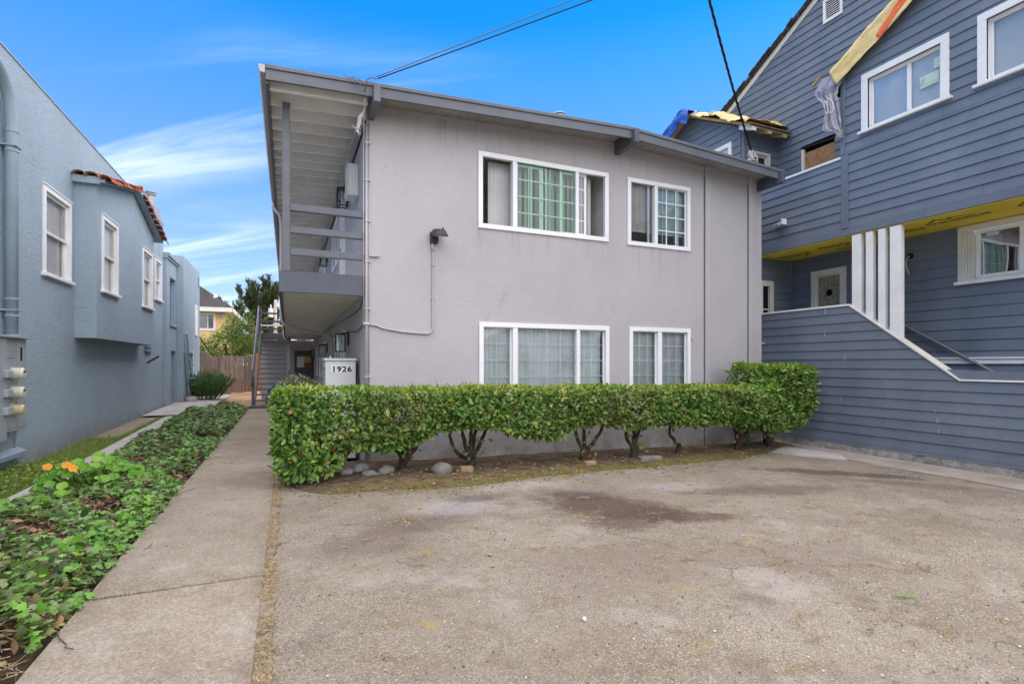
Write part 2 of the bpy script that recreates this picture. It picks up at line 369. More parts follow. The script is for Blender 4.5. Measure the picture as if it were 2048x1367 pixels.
n = N('soil')
c = n.mix(n.rng(n.noise(5, detail=7, rough=.65), .3, .7), (.075, .055, .038), (.165, .125, .088))
c = n.mix(n.rng(n.voro(45), .12, .05, 0, .6), c, (.26, .21, .15))
M['soil'] = n.done(c, .95, n.bump(n.noise(30, detail=6, rough=.7), .9, .03), spec=.08)
n = N('bed_soil')
at = n.new('ShaderNodeAttribute', attribute_name='moss'); mo = at.outputs['Fac']
c = n.mix(n.rng(n.noise(6, detail=7, rough=.65), .3, .7), (.10, .072, .050), (.22, .165, .118))
mk = n.math('MULTIPLY', mo, n.rng(n.noise(5.5, detail=6, rough=.65), .36, .6))
c = n.mix(n.math('MULTIPLY', mk, .8), c, n.mix(n.rng(n.noise(17, detail=4), .35, .65), (.17, .135, .028), (.30, .24, .07)))
c = n.mix(n.rng(n.voro(38), .14, .06, 0, .55), c, (.33, .27, .16))
M['bed_soil'] = n.done(c, .95, n.bump(n.noise(34, detail=6, rough=.7), .9, .03), spec=.08)
n = N('far_ground')
c = n.mix(n.rng(n.noise(.3, detail=6, rough=.6), .3, .7), (.12, .10, .07), (.20, .17, .12))
M['far_ground'] = n.done(c, .95, n.bump(n.noise(10, detail=6), .5, .03), spec=.08)
n = N('straw_mat')
c = n.ramp(n.noise(160, n.pos((1, .5, 1)), 4, .7), [(.3, (.15, .115, .08)), (.5, (.35, .275, .19)), (.7, (.56, .46, .32))])
c = n.mix(n.rng(n.noise(7, detail=7, rough=.7), .42, .62, 0, .8), c, (.20, .16, .125))
M['straw_mat'] = n.done(c, .95, n.bump(n.noise(150), .8, .01), spec=.08)
n = N('wood_chips')
c = n.ramp(n.voro(40, out='Color'), [(0, (.22, .13, .07)), (.5, (.45, .29, .17)), (1, (.62, .44, .28))])
M['wood_chips'] = n.done(c, .9, n.bump(n.voro(40), .8, .02), spec=.1)
n = N('gravel_tan')
c = n.ramp(n.voro(55, out='Color'), [(0, (.20, .15, .10)), (.5, (.36, .29, .20)), (1, (.55, .48, .38))])
M['gravel_tan'] = n.done(c, .9, n.bump(n.math('MULTIPLY', n.voro(55), -1.), .9, .015), spec=.1)

# foliage: tone differs leaf by leaf
def leafmat(name, stops, trans=.22, rough=.38, spec=.45, patch=None, interp='LINEAR'):
    n = N(name)
    r = n.math('FRACT', n.math('ADD', n.island(), n.objrand()))
    c = n.ramp(r, stops, interp)
    if patch:
        k = n.rng(n.noise(patch[0], detail=4), patch[1], patch[2], 0, patch[3]); c = n.mix(k, c, patch[4])
    c = n.mix(n.rng(n.noise(60, detail=2), .35, .65, 0, .18), c, (.16, .20, .05))
    M[name] = n.done(c, rough, n.bump(n.noise(70, detail=2), .15, .004), spec=spec, trans=trans)
leafmat('hedge_leaf', [(0, (.026, .085, .016)), (.3, (.075, .195, .030)), (.6, (.16, .32, .048)), (.82, (.29, .42, .085)), (.975, (.40, .46, .11)), (.989, (.66, .40, .04)), (.995, (.45, .15, .06)), (1, (.22, .09, .035))],
        patch=(1.1, .46, .64, .55, (.19, .20, .065)))
leafmat('hedge_tip', [(0, (.08, .22, .022)), (.5, (.17, .36, .035)), (1, (.34, .47, .06))], patch=(.5, .40, .6, .65, (.38, .42, .06)))
leafmat('ivy_leaf', [(0, (.016, .050, .010)), (.3, (.050, .120, .022)), (.55, (.13, .22, .05)), (.75, (.25, .34, .13)), (.84, (.38, .43, .24)), (.93, (.19, .42, .04)), (.97, (.30, .25, .12)), (1, (.26, .14, .07))], rough=.45, spec=.4,
        patch=(.8, .45, .65, .45, (.13, .12, .055)))
leafmat('ivy_fresh', [(0, (.07, .25, .025)), (1, (.22, .46, .05))])
leafmat('dead_leaf', [(0, (.14, .085, .05)), (.5, (.26, .16, .09)), (.85, (.38, .27, .16)), (1, (.34, .13, .06))], trans=.1, rough=.75, spec=.15)
leafmat('litter_leaf', [(0, (.16, .11, .06)), (.5, (.32, .25, .12)), (.8, (.45, .42, .14)), (1, (.40, .14, .07))], trans=.1, rough=.7, spec=.2)
leafmat('round_leaf', [(0, (.07, .24, .012)), (.6, (.15, .40, .02)), (1, (.32, .54, .05))], trans=.3)
leafmat('grit', [(0, (.05, .04, .032)), (.45, (.16, .13, .10)), (.8, (.38, .33, .27)), (1, (.70, .66, .58))], trans=0, rough=.9, spec=.1)
leafmat('petal', [(0, (.90, .28, .01)), (1, (.95, .40, .02))], trans=.25, rough=.6)
leafmat('grass_blade', [(0, (.10, .20, .03)), (.6, (.21, .34, .05)), (.85, (.33, .41, .09)), (1, (.46, .41, .19))], trans=.25, rough=.55, spec=.2)
leafmat('dry_grass', [(0, (.28, .20, .11)), (.6, (.48, .37, .21)), (1, (.60, .50, .31))], trans=.15, rough=.8, spec=.1)
leafmat('variegated', [(0, (.10, .16, .06)), (.5, (.24, .29, .13)), (1, (.50, .52, .34))])
leafmat('cypress_leaf', [(0, (.022, .036, .018)), (.5, (.045, .064, .028)), (.85, (.075, .09, .040)), (1, (.12, .11, .055))], trans=.05, rough=.8, spec=.1, patch=(.5, .45, .7, .5, (.085, .085, .035)))
leafmat('tree_leaf', [(0, (.04, .12, .015)), (.5, (.09, .23, .025)), (.85, (.18, .34, .05)), (1, (.36, .40, .16))], patch=(.9, .45, .65, .5, (.30, .30, .10)))
leafmat('rosemary', [(0, (.04, .12, .035)), (.6, (.08, .20, .06)), (1, (.17, .29, .11))], trans=.1, rough=.6)

n = N('bark')
c = n.mix(n.rng(n.noise(18, n.pos((1, 1, .3)), 6, .65), .3, .7), (.028, .020, .015), (.10, .075, .055))
M['bark'] = n.done(c, .9, n.bump(n.noise(30, n.pos((1, 1, .3)), 6), .9, .015), spec=.1)
n = N('twig')
M['twig'] = n.done(n.mix(n.rng(n.noise(12), .3, .7), (.09, .06, .04), (.24, .17, .11)), .85, spec=.1)
n = N('terracotta')
c = n.ramp(n.objrand(), [(0, (.26, .075, .045)), (.4, (.42, .13, .07)), (.75, (.52, .22, .12)), (1, (.60, .34, .21))])
c = n.mix(n.rng(n.noise(9, detail=6, rough=.65), .52, .75, 0, .5), c, (.20, .10, .07))
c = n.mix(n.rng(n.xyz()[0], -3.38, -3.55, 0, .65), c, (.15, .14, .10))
M['terracotta'] = n.done(c, .8, n.bump(n.noise(40, detail=4), .3, .005), spec=.2)
n = N('fence_wood')
c = n.ramp(n.objrand(), [(0, (.20, .155, .125)), (.5, (.30, .235, .19)), (1, (.36, .27, .21))])
c = n.mix(n.rng(n.noise(7, n.pos((3, 3, .18)), 7, .7), .42, .7, 0, .75), c, (.10, .072, .055))
c = n.mix(n.rng(n.xyz()[2], 1.0, .3, 0, .35), c, (.30, .13, .06))
M['fence_wood'] = n.done(c, .85, n.bump(n.noise(12, n.pos((3, 3, .2)), 6), .5, .008), spec=.12)
n = N('red_fence')
c = n.ramp(n.objrand(), [(0, (.36, .15, .07)), (1, (.50, .24, .12))])
M['red_fence'] = n.done(n.mix(n.rng(n.noise(7, n.pos((3, 3, .2)), 6), .45, .7, 0, .6), c, (.20, .08, .04)), .85, spec=.12)
n = N('shingles')
br = n.new('ShaderNodeTexBrick'); br.offset = .5
br.inputs['Color1'].default_value = (.042, .038, .04, 1); br.inputs['Color2'].default_value = (.085, .078, .078, 1); br.inputs['Mortar'].default_value = (.02, .02, .02, 1)
br.inputs['Scale'].default_value = 3.2; br.inputs['Mortar Size'].default_value = .015
n.L.new(n.pos((1, .9, 1)), br.inputs['Vector'])
M['shingles'] = n.done(n.mix(n.rng(n.noise(1.4, detail=6), .3, .7, 0, .4), br.outputs[0], (.10, .092, .09)), .9, n.bump(n.noise(60), .5, .01), spec=.12)
def rockmat(name, a, b):
    n = N(name); c = n.mix(n.rng(n.noise(9, detail=6, rough=.65), .3, .7), a, b)
    c = n.mix(n.rng(n.noise(60, detail=2), .55, .7, 0, .4), c, tuple(x * .6 for x in a))
    M[name] = n.done(c, .8, n.bump(n.noise(40, detail=5), .3, .006), spec=.2)
rockmat('river_rock', (.165, .150, .13), (.26, .245, .22)); rockmat('pale_rock', (.26, .255, .25), (.40, .395, .385)); rockmat('brick_clay', (.30, .20, .11), (.42, .30, .18)); rockmat('grey_block', (.18, .17, .15), (.30, .285, .25))

def tarpmat(name, a, b, w=.4):
    n = N(name)
    c = n.mix(n.rng(n.noise(2.3, detail=5, rough=.6), .3, .7), a, b)
    M[name] = n.done(c, .5, n.bump(n.noise(9, n.pos((1, .6, 1)), 6, .65, 1.2), .8, .03), spec=.3, trans=.08)
tarpmat('tarp_yellow', (.74, .55, .20), (.84, .67, .32))
tarpmat('tarp_grey', (.24, .25, .33), (.34, .35, .44))
tarpmat('tarp_pale', (.36, .36, .42), (.46, .46, .50))
tarpmat('tarp_blue', (.012, .085, .46), (.03, .16, .62))

# ------------------------------------------------------------------ geometry helpers
ORG = {}
class Fr:
    """u runs along a wall, n out of it, z up"""
    def __init__(s, o, ux, nx): s.o, s.ux, s.nx = Vector(o), Vector(ux), Vector(nx)
    def __call__(s, u, n, z): return s.o + s.ux * u + s.nx * n + Vector((0, 0, z))
WORLD = Fr((0, 0, 0), (1, 0, 0), (0, 1, 0))

class MB:
    def __init__(s, fr=WORLD): s.v, s.f, s.fr = [], [], fr
    def pts(s, ps):
        b = len(s.v); s.v += [s.fr(*p) for p in ps]; return b
    def hexa(s, p):
        b = s.pts(p); s.f += [tuple(b + i for i in q) for q in ((0, 3, 2, 1), (4, 5, 6, 7), (0, 1, 5, 4), (1, 2, 6, 5), (2, 3, 7, 6), (3, 0, 4, 7))]
    def box(s, x0, x1, y0, y1, z0, z1):
        s.hexa([(x0, y0, z0), (x1, y0, z0), (x1, y1, z0), (x0, y1, z0), (x0, y0, z1), (x1, y0, z1), (x1, y1, z1), (x0, y1, z1)])
    def poly(s, ps):
        b = s.pts(ps); s.f.append(tuple(range(b, b + len(ps))))
    def prism(s, p0, p1):
        k = len(p0); b = s.pts(list(p0) + list(p1))
        s.f += [tuple(b + i for i in reversed(range(k))), tuple(b + k + i for i in range(k))]
        s.f += [(b + i, b + (i + 1) % k, b + k + (i + 1) % k, b + k + i) for i in range(k)]
    def ring(s, u0, u1, z0, z1, w, n0, n1, wt=None, wb=None):
        wt = w if wt is None else wt; wb = w if wb is None else wb
        s.box(u0, u1, n0, n1, z1 - wt, z1); s.box(u0, u1, n0, n1, z0, z0 + wb)
        s.box(u0, u0 + w, n0, n1, z0 + wb, z1 - wt); s.box(u1 - w, u1, n0, n1, z0 + wb, z1 - wt)
    def tube(s, ps, r, k=8, caps=True):
        ps = [s.fr(*p) for p in ps]; m = len(ps)
        rs = r if isinstance(r, (list, tuple)) else [r] * m
        b = len(s.v); up = None
        for i, p in enumerate(ps):
            t = (ps[min(i + 1, m - 1)] - ps[max(i - 1, 0)]).normalized()
            if up is None: up = t.orthogonal().normalized()
            else:
                up = (up - t * up.dot(t))
                up = up.normalized() if up.length > 1e-6 else t.orthogonal().normalized()
            w = t.cross(up)
            for j in range(k):
                a = 2 * math.pi * j / k
                s.v.append(p + (up * math.cos(a) + w * math.sin(a)) * rs[i])
        for i in range(m - 1):
            for j in range(k):
                s.f.append((b + i * k + j, b + i * k + (j + 1) % k, b + (i + 1) * k + (j + 1) % k, b + (i + 1) * k + j))
        if caps:
            s.f.append(tuple(b + j for j in reversed(range(k)))); s.f.append(tuple(b + (m - 1) * k + j for j in range(k)))
    def grid(s, rows):
        nr, nc = len(rows), len(rows[0]); b = len(s.v)
        for r_ in rows: s.v += [s.fr(*p) for p in r_]
        for i in range(nr - 1):
            for j in range(nc - 1): s.f.append((b + i * nc + j, b + i * nc + j + 1, b + (i + 1) * nc + j + 1, b + (i + 1) * nc + j))
    def build(s, name, mat, parent=None, kind=None, smooth=False, bevel=0, label=None, fix=True):
        me = bpy.data.meshes.new(name)
        org = Vector((0, 0, 0))
        if parent is not None:
            root = parent
            while root.parent: root = root.parent
            org = ORG.get(root.name, org)
        me.from_pydata([tuple(v - org) for v in s.v], [], s.f)
        if fix or bevel:
            bm = bmesh.new(); bm.from_mesh(me)
            bmesh.ops.recalc_face_normals(bm, faces=bm.faces)
            if bevel:
                es = [e for e in bm.edges if e.is_manifold and e.calc_face_angle(0) > .6]
                bmesh.ops.bevel(bm, geom=es, offset=bevel, segments=1, affect='EDGES', clamp_overlap=True)
            bm.to_mesh(me); bm.free()
        if smooth: me.shade_smooth()
        me.materials.append(M[mat] if isinstance(mat, str) else mat)
        o = bpy.data.objects.new(name, me); COL.objects.link(o)
        if parent is not None: o.parent = parent
        if kind: o['kind'] = kind
        if label: o['label'] = label
        return o

def thing(name, label, cat, loc=(0, 0, 0), group=None):
    o = bpy.data.objects.new(name, None); COL.objects.link(o); o.location = loc; o.empty_display_size = .2
    ORG[o.name] = Vector(loc); o['label'] = label; o['category'] = cat
    if group: o['group'] = group
    return o
def tag(o, label, cat, group=None):
    o['label'] = label; o['category'] = cat
    if group: o['group'] = group
    return o

def single(mb, name, mat, label, cat, group=None, **k):
    """a thing that is one mesh: origin at its base"""
    lo = Vector((min(v.x for v in mb.v), min(v.y for v in mb.v), min(v.z for v in mb.v)))
    hi = Vector((max(v.x for v in mb.v), max(v.y for v in mb.v), 0))
    c = Vector(((lo.x + hi.x) / 2, (lo.y + hi.y) / 2, lo.z))
    mb.v = [v - c for v in mb.v]
    o = mb.build(name, mat, None, **k); o.location = c
    return tag(o, label, cat, group)

def fbm(x, y, z=0., s=1.):
    return mnoise.fractal(Vector((x * s, y * s, z * s)), 1.0, 2.0, 4)

def wall(mb, topf, us, z0, zs, holes, rev=.09, uext=None):
    """wall face at n=0 with real openings and reveals"""
    us = sorted(set(us + [h[0] for h in holes] + [h[1] for h in holes])); zs = sorted(set([z0] + zs + [h[2] for h in holes] + [h[3] for h in holes]))
    def inhole(u, z): return any(h[0] < u < h[1] and h[2] < z < h[3] for h in holes)
    for a, b in zip(us, us[1:]):
        for i, z in enumerate(zs):
            if i + 1 < len(zs):
                if inhole((a + b) / 2, (z + zs[i + 1]) / 2): continue
                mb.poly([(a, 0, z), (b, 0, z), (b, 0, zs[i + 1]), (a, 0, zs[i + 1])])
            else: mb.poly([(a, 0, z), (b, 0, z), (b, 0, topf(b)), (a, 0, topf(a))])
    for (a, b, c, d) in holes:
        mb.poly([(a, 0, c), (a, -rev, c), (a, -rev, d), (a, 0, d)]); mb.poly([(b, 0, c), (b, -rev, c), (b, -rev, d), (b, 0, d)])
        mb.poly([(a, 0, d), (a, -rev, d), (b, -rev, d), (b, 0, d)]); mb.poly([(a, 0, c), (a, -rev, c), (b, -rev, c), (b, 0, c)])

def room(fr, u0, u1, z0, z1, n0, n1, parent, mat='room_dark'):
    m = MB(fr)
    m.poly([(u0, n1, z0), (u1, n1, z0), (u1, n1, z1), (u0, n1, z1)])
    for a in (u0, u1): m.poly([(a, n0, z0), (a, n1, z0), (a, n1, z1), (a, n0, z1)])
    for a in (z0, z1): m.poly([(u0, n0, a), (u1, n0, a), (u1, n1, a), (u0, n1, a)])
    return m.build('interior', mat, parent)

def text_faces(body, size):
    cu = bpy.data.curves.new('lettering', 'FONT'); cu.body = body; cu.size = size; cu.align_x = 'CENTER'; cu.resolution_u = 2
    o = bpy.data.objects.new('lettering', cu); COL.objects.link(o)
    bpy.context.view_layer.update()
    me = bpy.data.meshes.new_from_object(o.evaluated_get(bpy.context.evaluated_depsgraph_get()))
    vs_ = [tuple(v.co) for v in me.vertices]; fs = [tuple(p.vertices) for p in me.polygons]
    bpy.data.objects.remove(o); bpy.data.curves.remove(cu); bpy.data.meshes.remove(me)
    return vs_, fs
def add_text(mb, body, size, mapf, bold=0.0):
    vs_, fs = text_faces(body, size); b = len(mb.v)
    mb.v += [Vector(mapf(x, y)) for x, y, _ in vs_]; mb.f += [tuple(b + i for i in f) for f in fs]

# ------------------------------------------------------------------ leaves
LAUREL = ([(0, 0, 0), (0, .30, .03), (0, .68, .03), (0, 1, -.06), (-.5, .33, -.07), (-.42, .70, -.06), (.5, .33, -.07), (.42, .70, -.06)],
          [(0, 1, 4), (4, 1, 2, 5), (5, 2, 3), (0, 6, 1), (6, 7, 2, 1), (7, 3, 2)])
IVY = ([(0, .30, .05), (0, 0, 0), (.30, -.06, -.05), (.52, .22, -.09), (.30, .36, -.02), (.34, .62, -.08), (.14, .64, 0), (0, 1, -.10), (-.14, .64, 0), (-.34, .62, -.08), (-.30, .36, -.02), (-.52, .22, -.09), (-.30, -.06, -.05)],
       [(0, i, i + 1) for i in range(1, 12)] + [(0, 12, 1)])
ROUND = ([(0, .5, -.06)] + [(.5 * math.sin(2 * math.pi * i / 9), .5 - .5 * math.cos(2 * math.pi * i / 9), .05 * (i % 2)) for i in range(9)],
         [(0, 1 + i, 1 + (i + 1) % 9) for i in range(9)])
BLADE = ([(-.5, 0, 0), (.5, 0, 0), (.32, .55, .05), (-.32, .55, .05), (0, 1, .22)], [(0, 1, 2, 3), (3, 2, 4)])
SCALE_ = ([(-.25, 0, 0), (.25, 0, 0), (.5, .5, .05), (0, 1, 0), (-.5, .5, -.05)], [(0, 1, 2, 3, 4)])
def unit(a): return a / np.maximum(np.linalg.norm(a, axis=1, keepdims=True), 1e-9)
def leaf_mesh(P, A, Nn, L, W, tpl, name):
    """leaves at P, long axis A, upper side Nn"""
    P, A, Nn = np.asarray(P, float), unit(np.asarray(A, float)), np.asarray(Nn, float)
    S = unit(np.cross(A, Nn)); U = np.cross(S, A)
    tv = np.array(tpl[0]); k = len(tv); m = len(P)
    L = np.broadcast_to(np.asarray(L, float), (m,)); W = np.broadcast_to(np.asarray(W, float), (m,))
    V = P[:, None, :] + S[:, None, :] * (tv[None, :, 0, None] * W[:, None, None]) + A[:, None, :] * (tv[None, :, 1, None] * L[:, None, None]) + U[:, None, :] * (tv[None, :, 2, None] * L[:, None, None])
    V = V.reshape(-1, 3)
    lens = [len(f) for f in tpl[1]]; flat = np.concatenate([np.array(f) for f in tpl[1]])
    loops = (flat[None, :] + (np.arange(m) * k)[:, None]).reshape(-1)
    tot = np.tile(np.array(lens), m); start = np.concatenate([[0], np.cumsum(tot)[:-1]])
    me = bpy.data.meshes.new(name); me.vertices.add(len(V)); me.vertices.foreach_set('co', V.astype(np.float32).ravel())
    me.loops.add(len(loops)); me.loops.foreach_set('vertex_index', loops.astype(np.int32))
    me.polygons.add(len(tot)); me.polygons.foreach_set('loop_start', start.astype(np.int32))
    me.update(calc_edges=True); me.shade_smooth()
    return me
def leaf_obj(name, me, mat, parent=None, kind='stuff', org=(0, 0, 0)):
    me.materials.append(M[mat]); o = bpy.data.objects.new(name, me); COL.objects.link(o)
    if parent is not None: o.parent = parent
    if kind: o['kind'] = kind
    return o
def rndv(n, s=1.): return NP.normal(0, s, (n, 3))
def basis_matrix(p, a, nn, L, W):
    a = Vector(a).normalized(); s = a.cross(Vector(nn)).normalized(); u = s.cross(a)
    m = Matrix.Identity(4)
    for i in range(3): m[i][0] = s[i] * W; m[i][1] = a[i] * L; m[i][2] = u[i] * L; m[i][3] = p[i]
    return m

# ------------------------------------------------------------------ ground
def sstep(a, b, x):
    t = min(1, max(0, (x - a) / (b - a))); return t * t * (3 - 2 * t)
def zg(x, y):
    z = -.022 * min(max(x - 1, 0), 9)
    if x < -1.2: z += min(.12, max(-.07, -.06 + .0127 * (y - 9.6))) * min(1, (-1.2 - x) / 1.5)
    return z
gx = [-260, -120, -60, -30, -15, -8] + [-5 + .5 * i for i in range(33)] + [14, 20, 35, 60, 120, 260]
gy = [-120, -50, -20, -8, -3] + [.75 * i for i in range(44)] + [40, 50, 70, 110, 200, 420]
g = MB(); g.grid([[(x, y, zg(x, y) - .06 + (.18 * sstep(24, 30, y))) for x in gx] for y in gy])
g.build('ground', 'soil', kind='structure', fix=False, smooth=True)

# street behind the camera, seen only in the window reflections
m = MB(); m.grid([[(x, y, -.035) for x in (-80, -20, 0, 20, 80)] for y in (-22, -15, -9.2)]); m.build('street', 'asphalt', kind='structure', fix=False)
BED = [(-.12, 7.2), (.15, 6.45), (.45, 6.18), (1.03, 6.20), (1.6, 6.0), (2.2, 6.06), (3.15, 6.26), (4.13, 6.34), (5.04, 6.40), (6.06, 6.50), (7.4, 6.72), (8.5, 7.0), (9.14, 7.3)]
def bed_y(x):
    xs = [p[0] for p in BED]; return float(np.interp(x, xs, [p[1] for p in BED])) + .05 * fbm(x * 2.2, 3.)
d = MB(); rows = []
xs = [-.10 + i * .16 for i in range(63)]
for j in range(61):
    t = j / 60.
    rows.append([(x, -9 + (bed_y(min(x, 9.14)) + .10 + 9) * (1 - (1 - t) ** 1.6), zg(x, 0) + .012 * fbm(x * .6, t * 6) - .004) for x in xs])
d.grid(rows); d.build('driveway', 'asphalt', kind='structure', fix=False, smooth=True)

# front bed: low mound of soil from the drive edge to the foot of the facade
b = MB(); rows = []; mossv = []
for j in range(41):
    t = j / 40.; r_ = []
    for i in range(121):
        x = -.11 + 9.6 * i / 120.; y0 = bed_y(min(x, 9.14)) - .05; y = y0 + (8.05 - y0) * t
        z = zg(x, y) - .012 + .055 * sstep(0, .35, t) + .018 * fbm(x * 2.2, y * 2.2, 5.) * sstep(0, .15, t)
        r_.append((x, y, z)); mossv.append(max(0., sstep(-.02, .08, t) * (1 - sstep(.16, .40, t))) * (.35 + .65 * sstep(.6, 1.7, x)) * (1 - .5 * sstep(6, 8, x)))
    rows.append(r_)
b.grid(rows); bo = b.build('planting_bed', 'bed_soil', kind='structure', fix=False, smooth=True)
at = bo.data.attributes.new('moss', 'FLOAT', 'POINT'); at.data.foreach_set('value', np.array(mossv, np.float32))
def zbed(x, y):
    y0 = bed_y(min(x, 9.14)) - .05; t = min(1, max(0, (y - y0) / (8.05 - y0)))
    return zg(x, y) - .012 + .055 * sstep(0, .35, t)

# walkway: cast slabs with open joints; one is cracked and lifted
walk = bpy.data.objects.new('walkway', None); COL.objects.link(walk); walk['kind'] = 'structure'
js = [-4.0, -1.2, 1.15, 4.05, 4.95, 7.9, 10.85, 13.8, 16.75, 19.3]
for i, (a, c) in enumerate(zip(js, js[1:])):
    m = MB(); tilt = (.014 if i == 3 else 0)
    x0, x1 = -1.17 + R.uniform(-.008, .008), -.155 + R.uniform(-.006, .006)
    skew = .03 if i in (3, 4) else 0
    m.hexa([(x0, a + .009 + skew, -.10), (x1, a + .009, -.10), (x1, c - .009, -.10), (x0, c - .009, -.10),
            (x0, a + .009 + skew, .012), (x1, a + .009, .012), (x1, c - .009, .012 + tilt), (x0, c - .009, .012 + tilt)])
    m.build('concrete_slab', 'walk_concrete', walk, bevel=.006)

# straw filled seam between walkway and drive
m = MB(); rows = []
for i in range(140):
    y = -3 + i * .076
    rows.append([(-.158, y, -.002), (-.10, y, .004), (-.078 + .050 * fbm(y * 2.6, 3.) + .030 * fbm(y * 13, 1.), y, .0085)])
m.grid(rows); m.build('seam_straw', 'straw_mat', kind='structure', fix=False)

# narrow concrete edging between ivy and lawn strip, and the path at the back
m = MB(); rows = []
for i in range(40):
    y = 2.0 + i * .38
    xl, xr = -2.86 - .012 * y + .01 * fbm(y, 1.), -2.56 - .012 * y + .012 * fbm(y, 7.)
    z = zg(xl, y) + .03
    rows.append([(xl, y, z - .12), (xl, y, z), (xr, y, z), (xr, y, z - .12)])
m.grid(rows); m.build('concrete_edging', 'pale_concrete', kind='structure', fix=False)
m = MB(); m.grid([[(x, y, zg(x, y) + .022) for x in (-3.72, -3.0, -2.3)] for y in (17.2, 19, 21, 23, 25, 26.6)])
m.build('back_path', 'pale_concrete', kind='structure', fix=False)
m = MB(); m.grid([[(x, y, zg(x, y) - .03) for x in (-3.76, -3.4, -2.9)] for y in [1.0 + .8 * i for i in range(22)]])
m.build('gravel_strip', 'gravel_tan', kind='structure', fix=False)
m = MB(); m.grid([[(x, y, zg(x, y) + .02 + .18 * sstep(24, 30, y) - .05) for x in (-2.4, -1.8, -1.1, .2, 1.0)] for y in (20.5, 22, 24, 26, 28, 31, 34)])
m.build('wood_chip_ground', 'wood_chips', kind='structure', fix=False)

# concrete apron beside the right house, a newer pale patch in it, the raised foundation
m = MB(); rows = []
for i in range(24):
    y = -2 + i * .48
    w = 8.95 + .18 * fbm(y * .7, 2.) - .25 * sstep(6.5, 8.0, y)
    rows.append([(x, y, zg(x, y) + .006 + .002 * fbm(x, y)) for x in (w, w + .3, 9.6, 9.95)])
m.grid(rows); m.build('concrete_apron', 'plain_concrete', kind='structure', fix=False)
m = MB(); q = [(8.35, 7.0), (8.72, 6.30), (8.9, 5.92), (9.45, 6.42), (9.32, 6.95), (9.1, 7.35)]
m.prism([(x, y, zg(x, y) - .05) for x, y in q], [(x, y, zg(x, y) + .016) for x, y in q])
m.build('patch_slab', 'pale_concrete', kind='structure')

# ================================================================== grey apartment building
FF = Fr((0, 7.9, 0), (1, 0, 0), (0, -1, 0))
FS = Fr((1.05, 0, 0), (0, 1, 0), (-1, 0, 0))           # side wall under the walkway roof, u = y, n towards -x
apt = thing('apartment_building', 'two storey pale grey stucco apartment building with upstairs walkway and low gabled roof', 'building', (5, 12, 0))
RIDGE = 5.47
def rz(x): return (5.345 + (5.575 - 5.345) * (x + .265) / (RIDGE + .265)) if x < RIDGE else 5.575 - (x - RIDGE) * (5.575 - 5.37) / (9.2 - RIDGE)   # roof top
W1 = (2.86, 5.28, 3.73, 4.90); W2 = (5.765, 7.17, 3.72, 4.89); W3 = (2.875, 5.295, .98, 2.14); W4 = (5.805, 7.175, .98, 2.145)
m = MB(FF)
wall(m, lambda u: rz(u) - .058, [1.05, RIDGE, 9.14], -.35, [2.6], [W1, W2, W3, W4], .10)
m.build('front_wall', 'grey_stucco', apt)
m = MB(); m.poly([(1.05, 7.9, -.3), (1.05, 24.6, -.3), (1.05, 24.6, 5.2), (1.05, 7.9, 5.24)]); m.build('side_wall', 'side_stucco', apt)
m = MB(); m.poly([(9.14, 7.9, -.4), (9.14, 24.6, -.4), (9.14, 24.6, 5.2), (9.14, 7.9, 5.24)])
m.poly([(1.05, 24.6, -.3), (9.14, 24.6, -.3), (9.14, 24.6, 5.2), (RIDGE, 24.6, 5.4), (1.05, 24.6, 5.2)]); m.build('rear_wall', 'side_stucco', apt)
# floor between storeys keeps rooms dark
m = MB(); m.box(1.1, 9.1, 8.9, 24.5, 2.5, 2.8); m.build('floor_slab', 'dark_void', apt)

def vslat(fr, u, w, ang, z0, z1, n, mat, parent, sub='blind_slat'):
    c, s = math.cos(ang) * w / 2, math.sin(ang) * w / 2
    mm = MB(fr); k = .0015; e = .008
    # gently curved vane: three strips wide
    mm.prism([(u - c, n - s, z0), (u, n + e, z0), (u + c, n + s, z0), (u + c, n + s - .003, z0), (u, n + e - .003, z0), (u - c, n - s - .003, z0)],
             [(u - c, n - s, z1), (u, n + e, z1), (u + c, n + s, z1), (u + c, n + s - .003, z1), (u, n + e - .003, z1), (u - c, n - s - .003, z1)])
    return mm.build(sub, mat, parent)
def miniblind(fr, u0, u1, z0, z1, n, parent, mat='blind_white', tilt=1.15):
    mm = MB(fr); z = z1 - .03
    mm.box(u0, u1, n - .03, n, z1 - .03, z1)
    while z > z0 + .02:
        dz, dn = .012 * math.sin(tilt), .012 * math.cos(tilt)
        mm.hexa([(u0, n - .015 - dn, z - dz), (u1, n - .015 - dn, z - dz), (u1, n - .015 + dn, z + dz), (u0, n - .015 + dn, z + dz),
                 (u0, n - .015 - dn, z - dz + .0015), (u1, n - .015 - dn, z - dz + .0015), (u1, n - .015 + dn, z + dz + .0015), (u0, n - .015 + dn, z + dz + .0015)])
        z -= .0225
    mm.box(u0, u1, n - .025, n - .005, z0, z0 + .018)
    o = mm.build('blind', mat, parent); o['kind'] = 'stuff'; return o
def pane(fr, u0, u1, z0, z1, n, mat, parent):
    mm = MB(fr); mm.poly([(u0, n, z0), (u1, n, z0), (u1, n, z1), (u0, n, z1)]); return mm.build('pane', mat, parent, fix=False)
def muntins(fr, u0, u1, z0, z1, cols, rows, n, parent, w=.016, mat='white_vinyl', t=.008):
    mm = MB(fr)
    for i in range(1, cols):
        u = u0 + (u1 - u0) * i / cols; mm.box(u - w / 2, u + w / 2, n - t, n + t, z0, z1)
    for j in range(1, rows):
        z = z0 + (z1 - z0) * j / rows
        us = [u0] + [u0 + (u1 - u0) * i / cols for i in range(1, cols)] + [u1]
        for a, c in zip(us, us[1:]): mm.box(a + (w / 2 if a > u0 else 0), c - (w / 2 if c < u1 else 0), n - t + .0005, n + t - .0005, z - w / 2, z + w / 2)
    return mm.build('muntin', mat, parent)
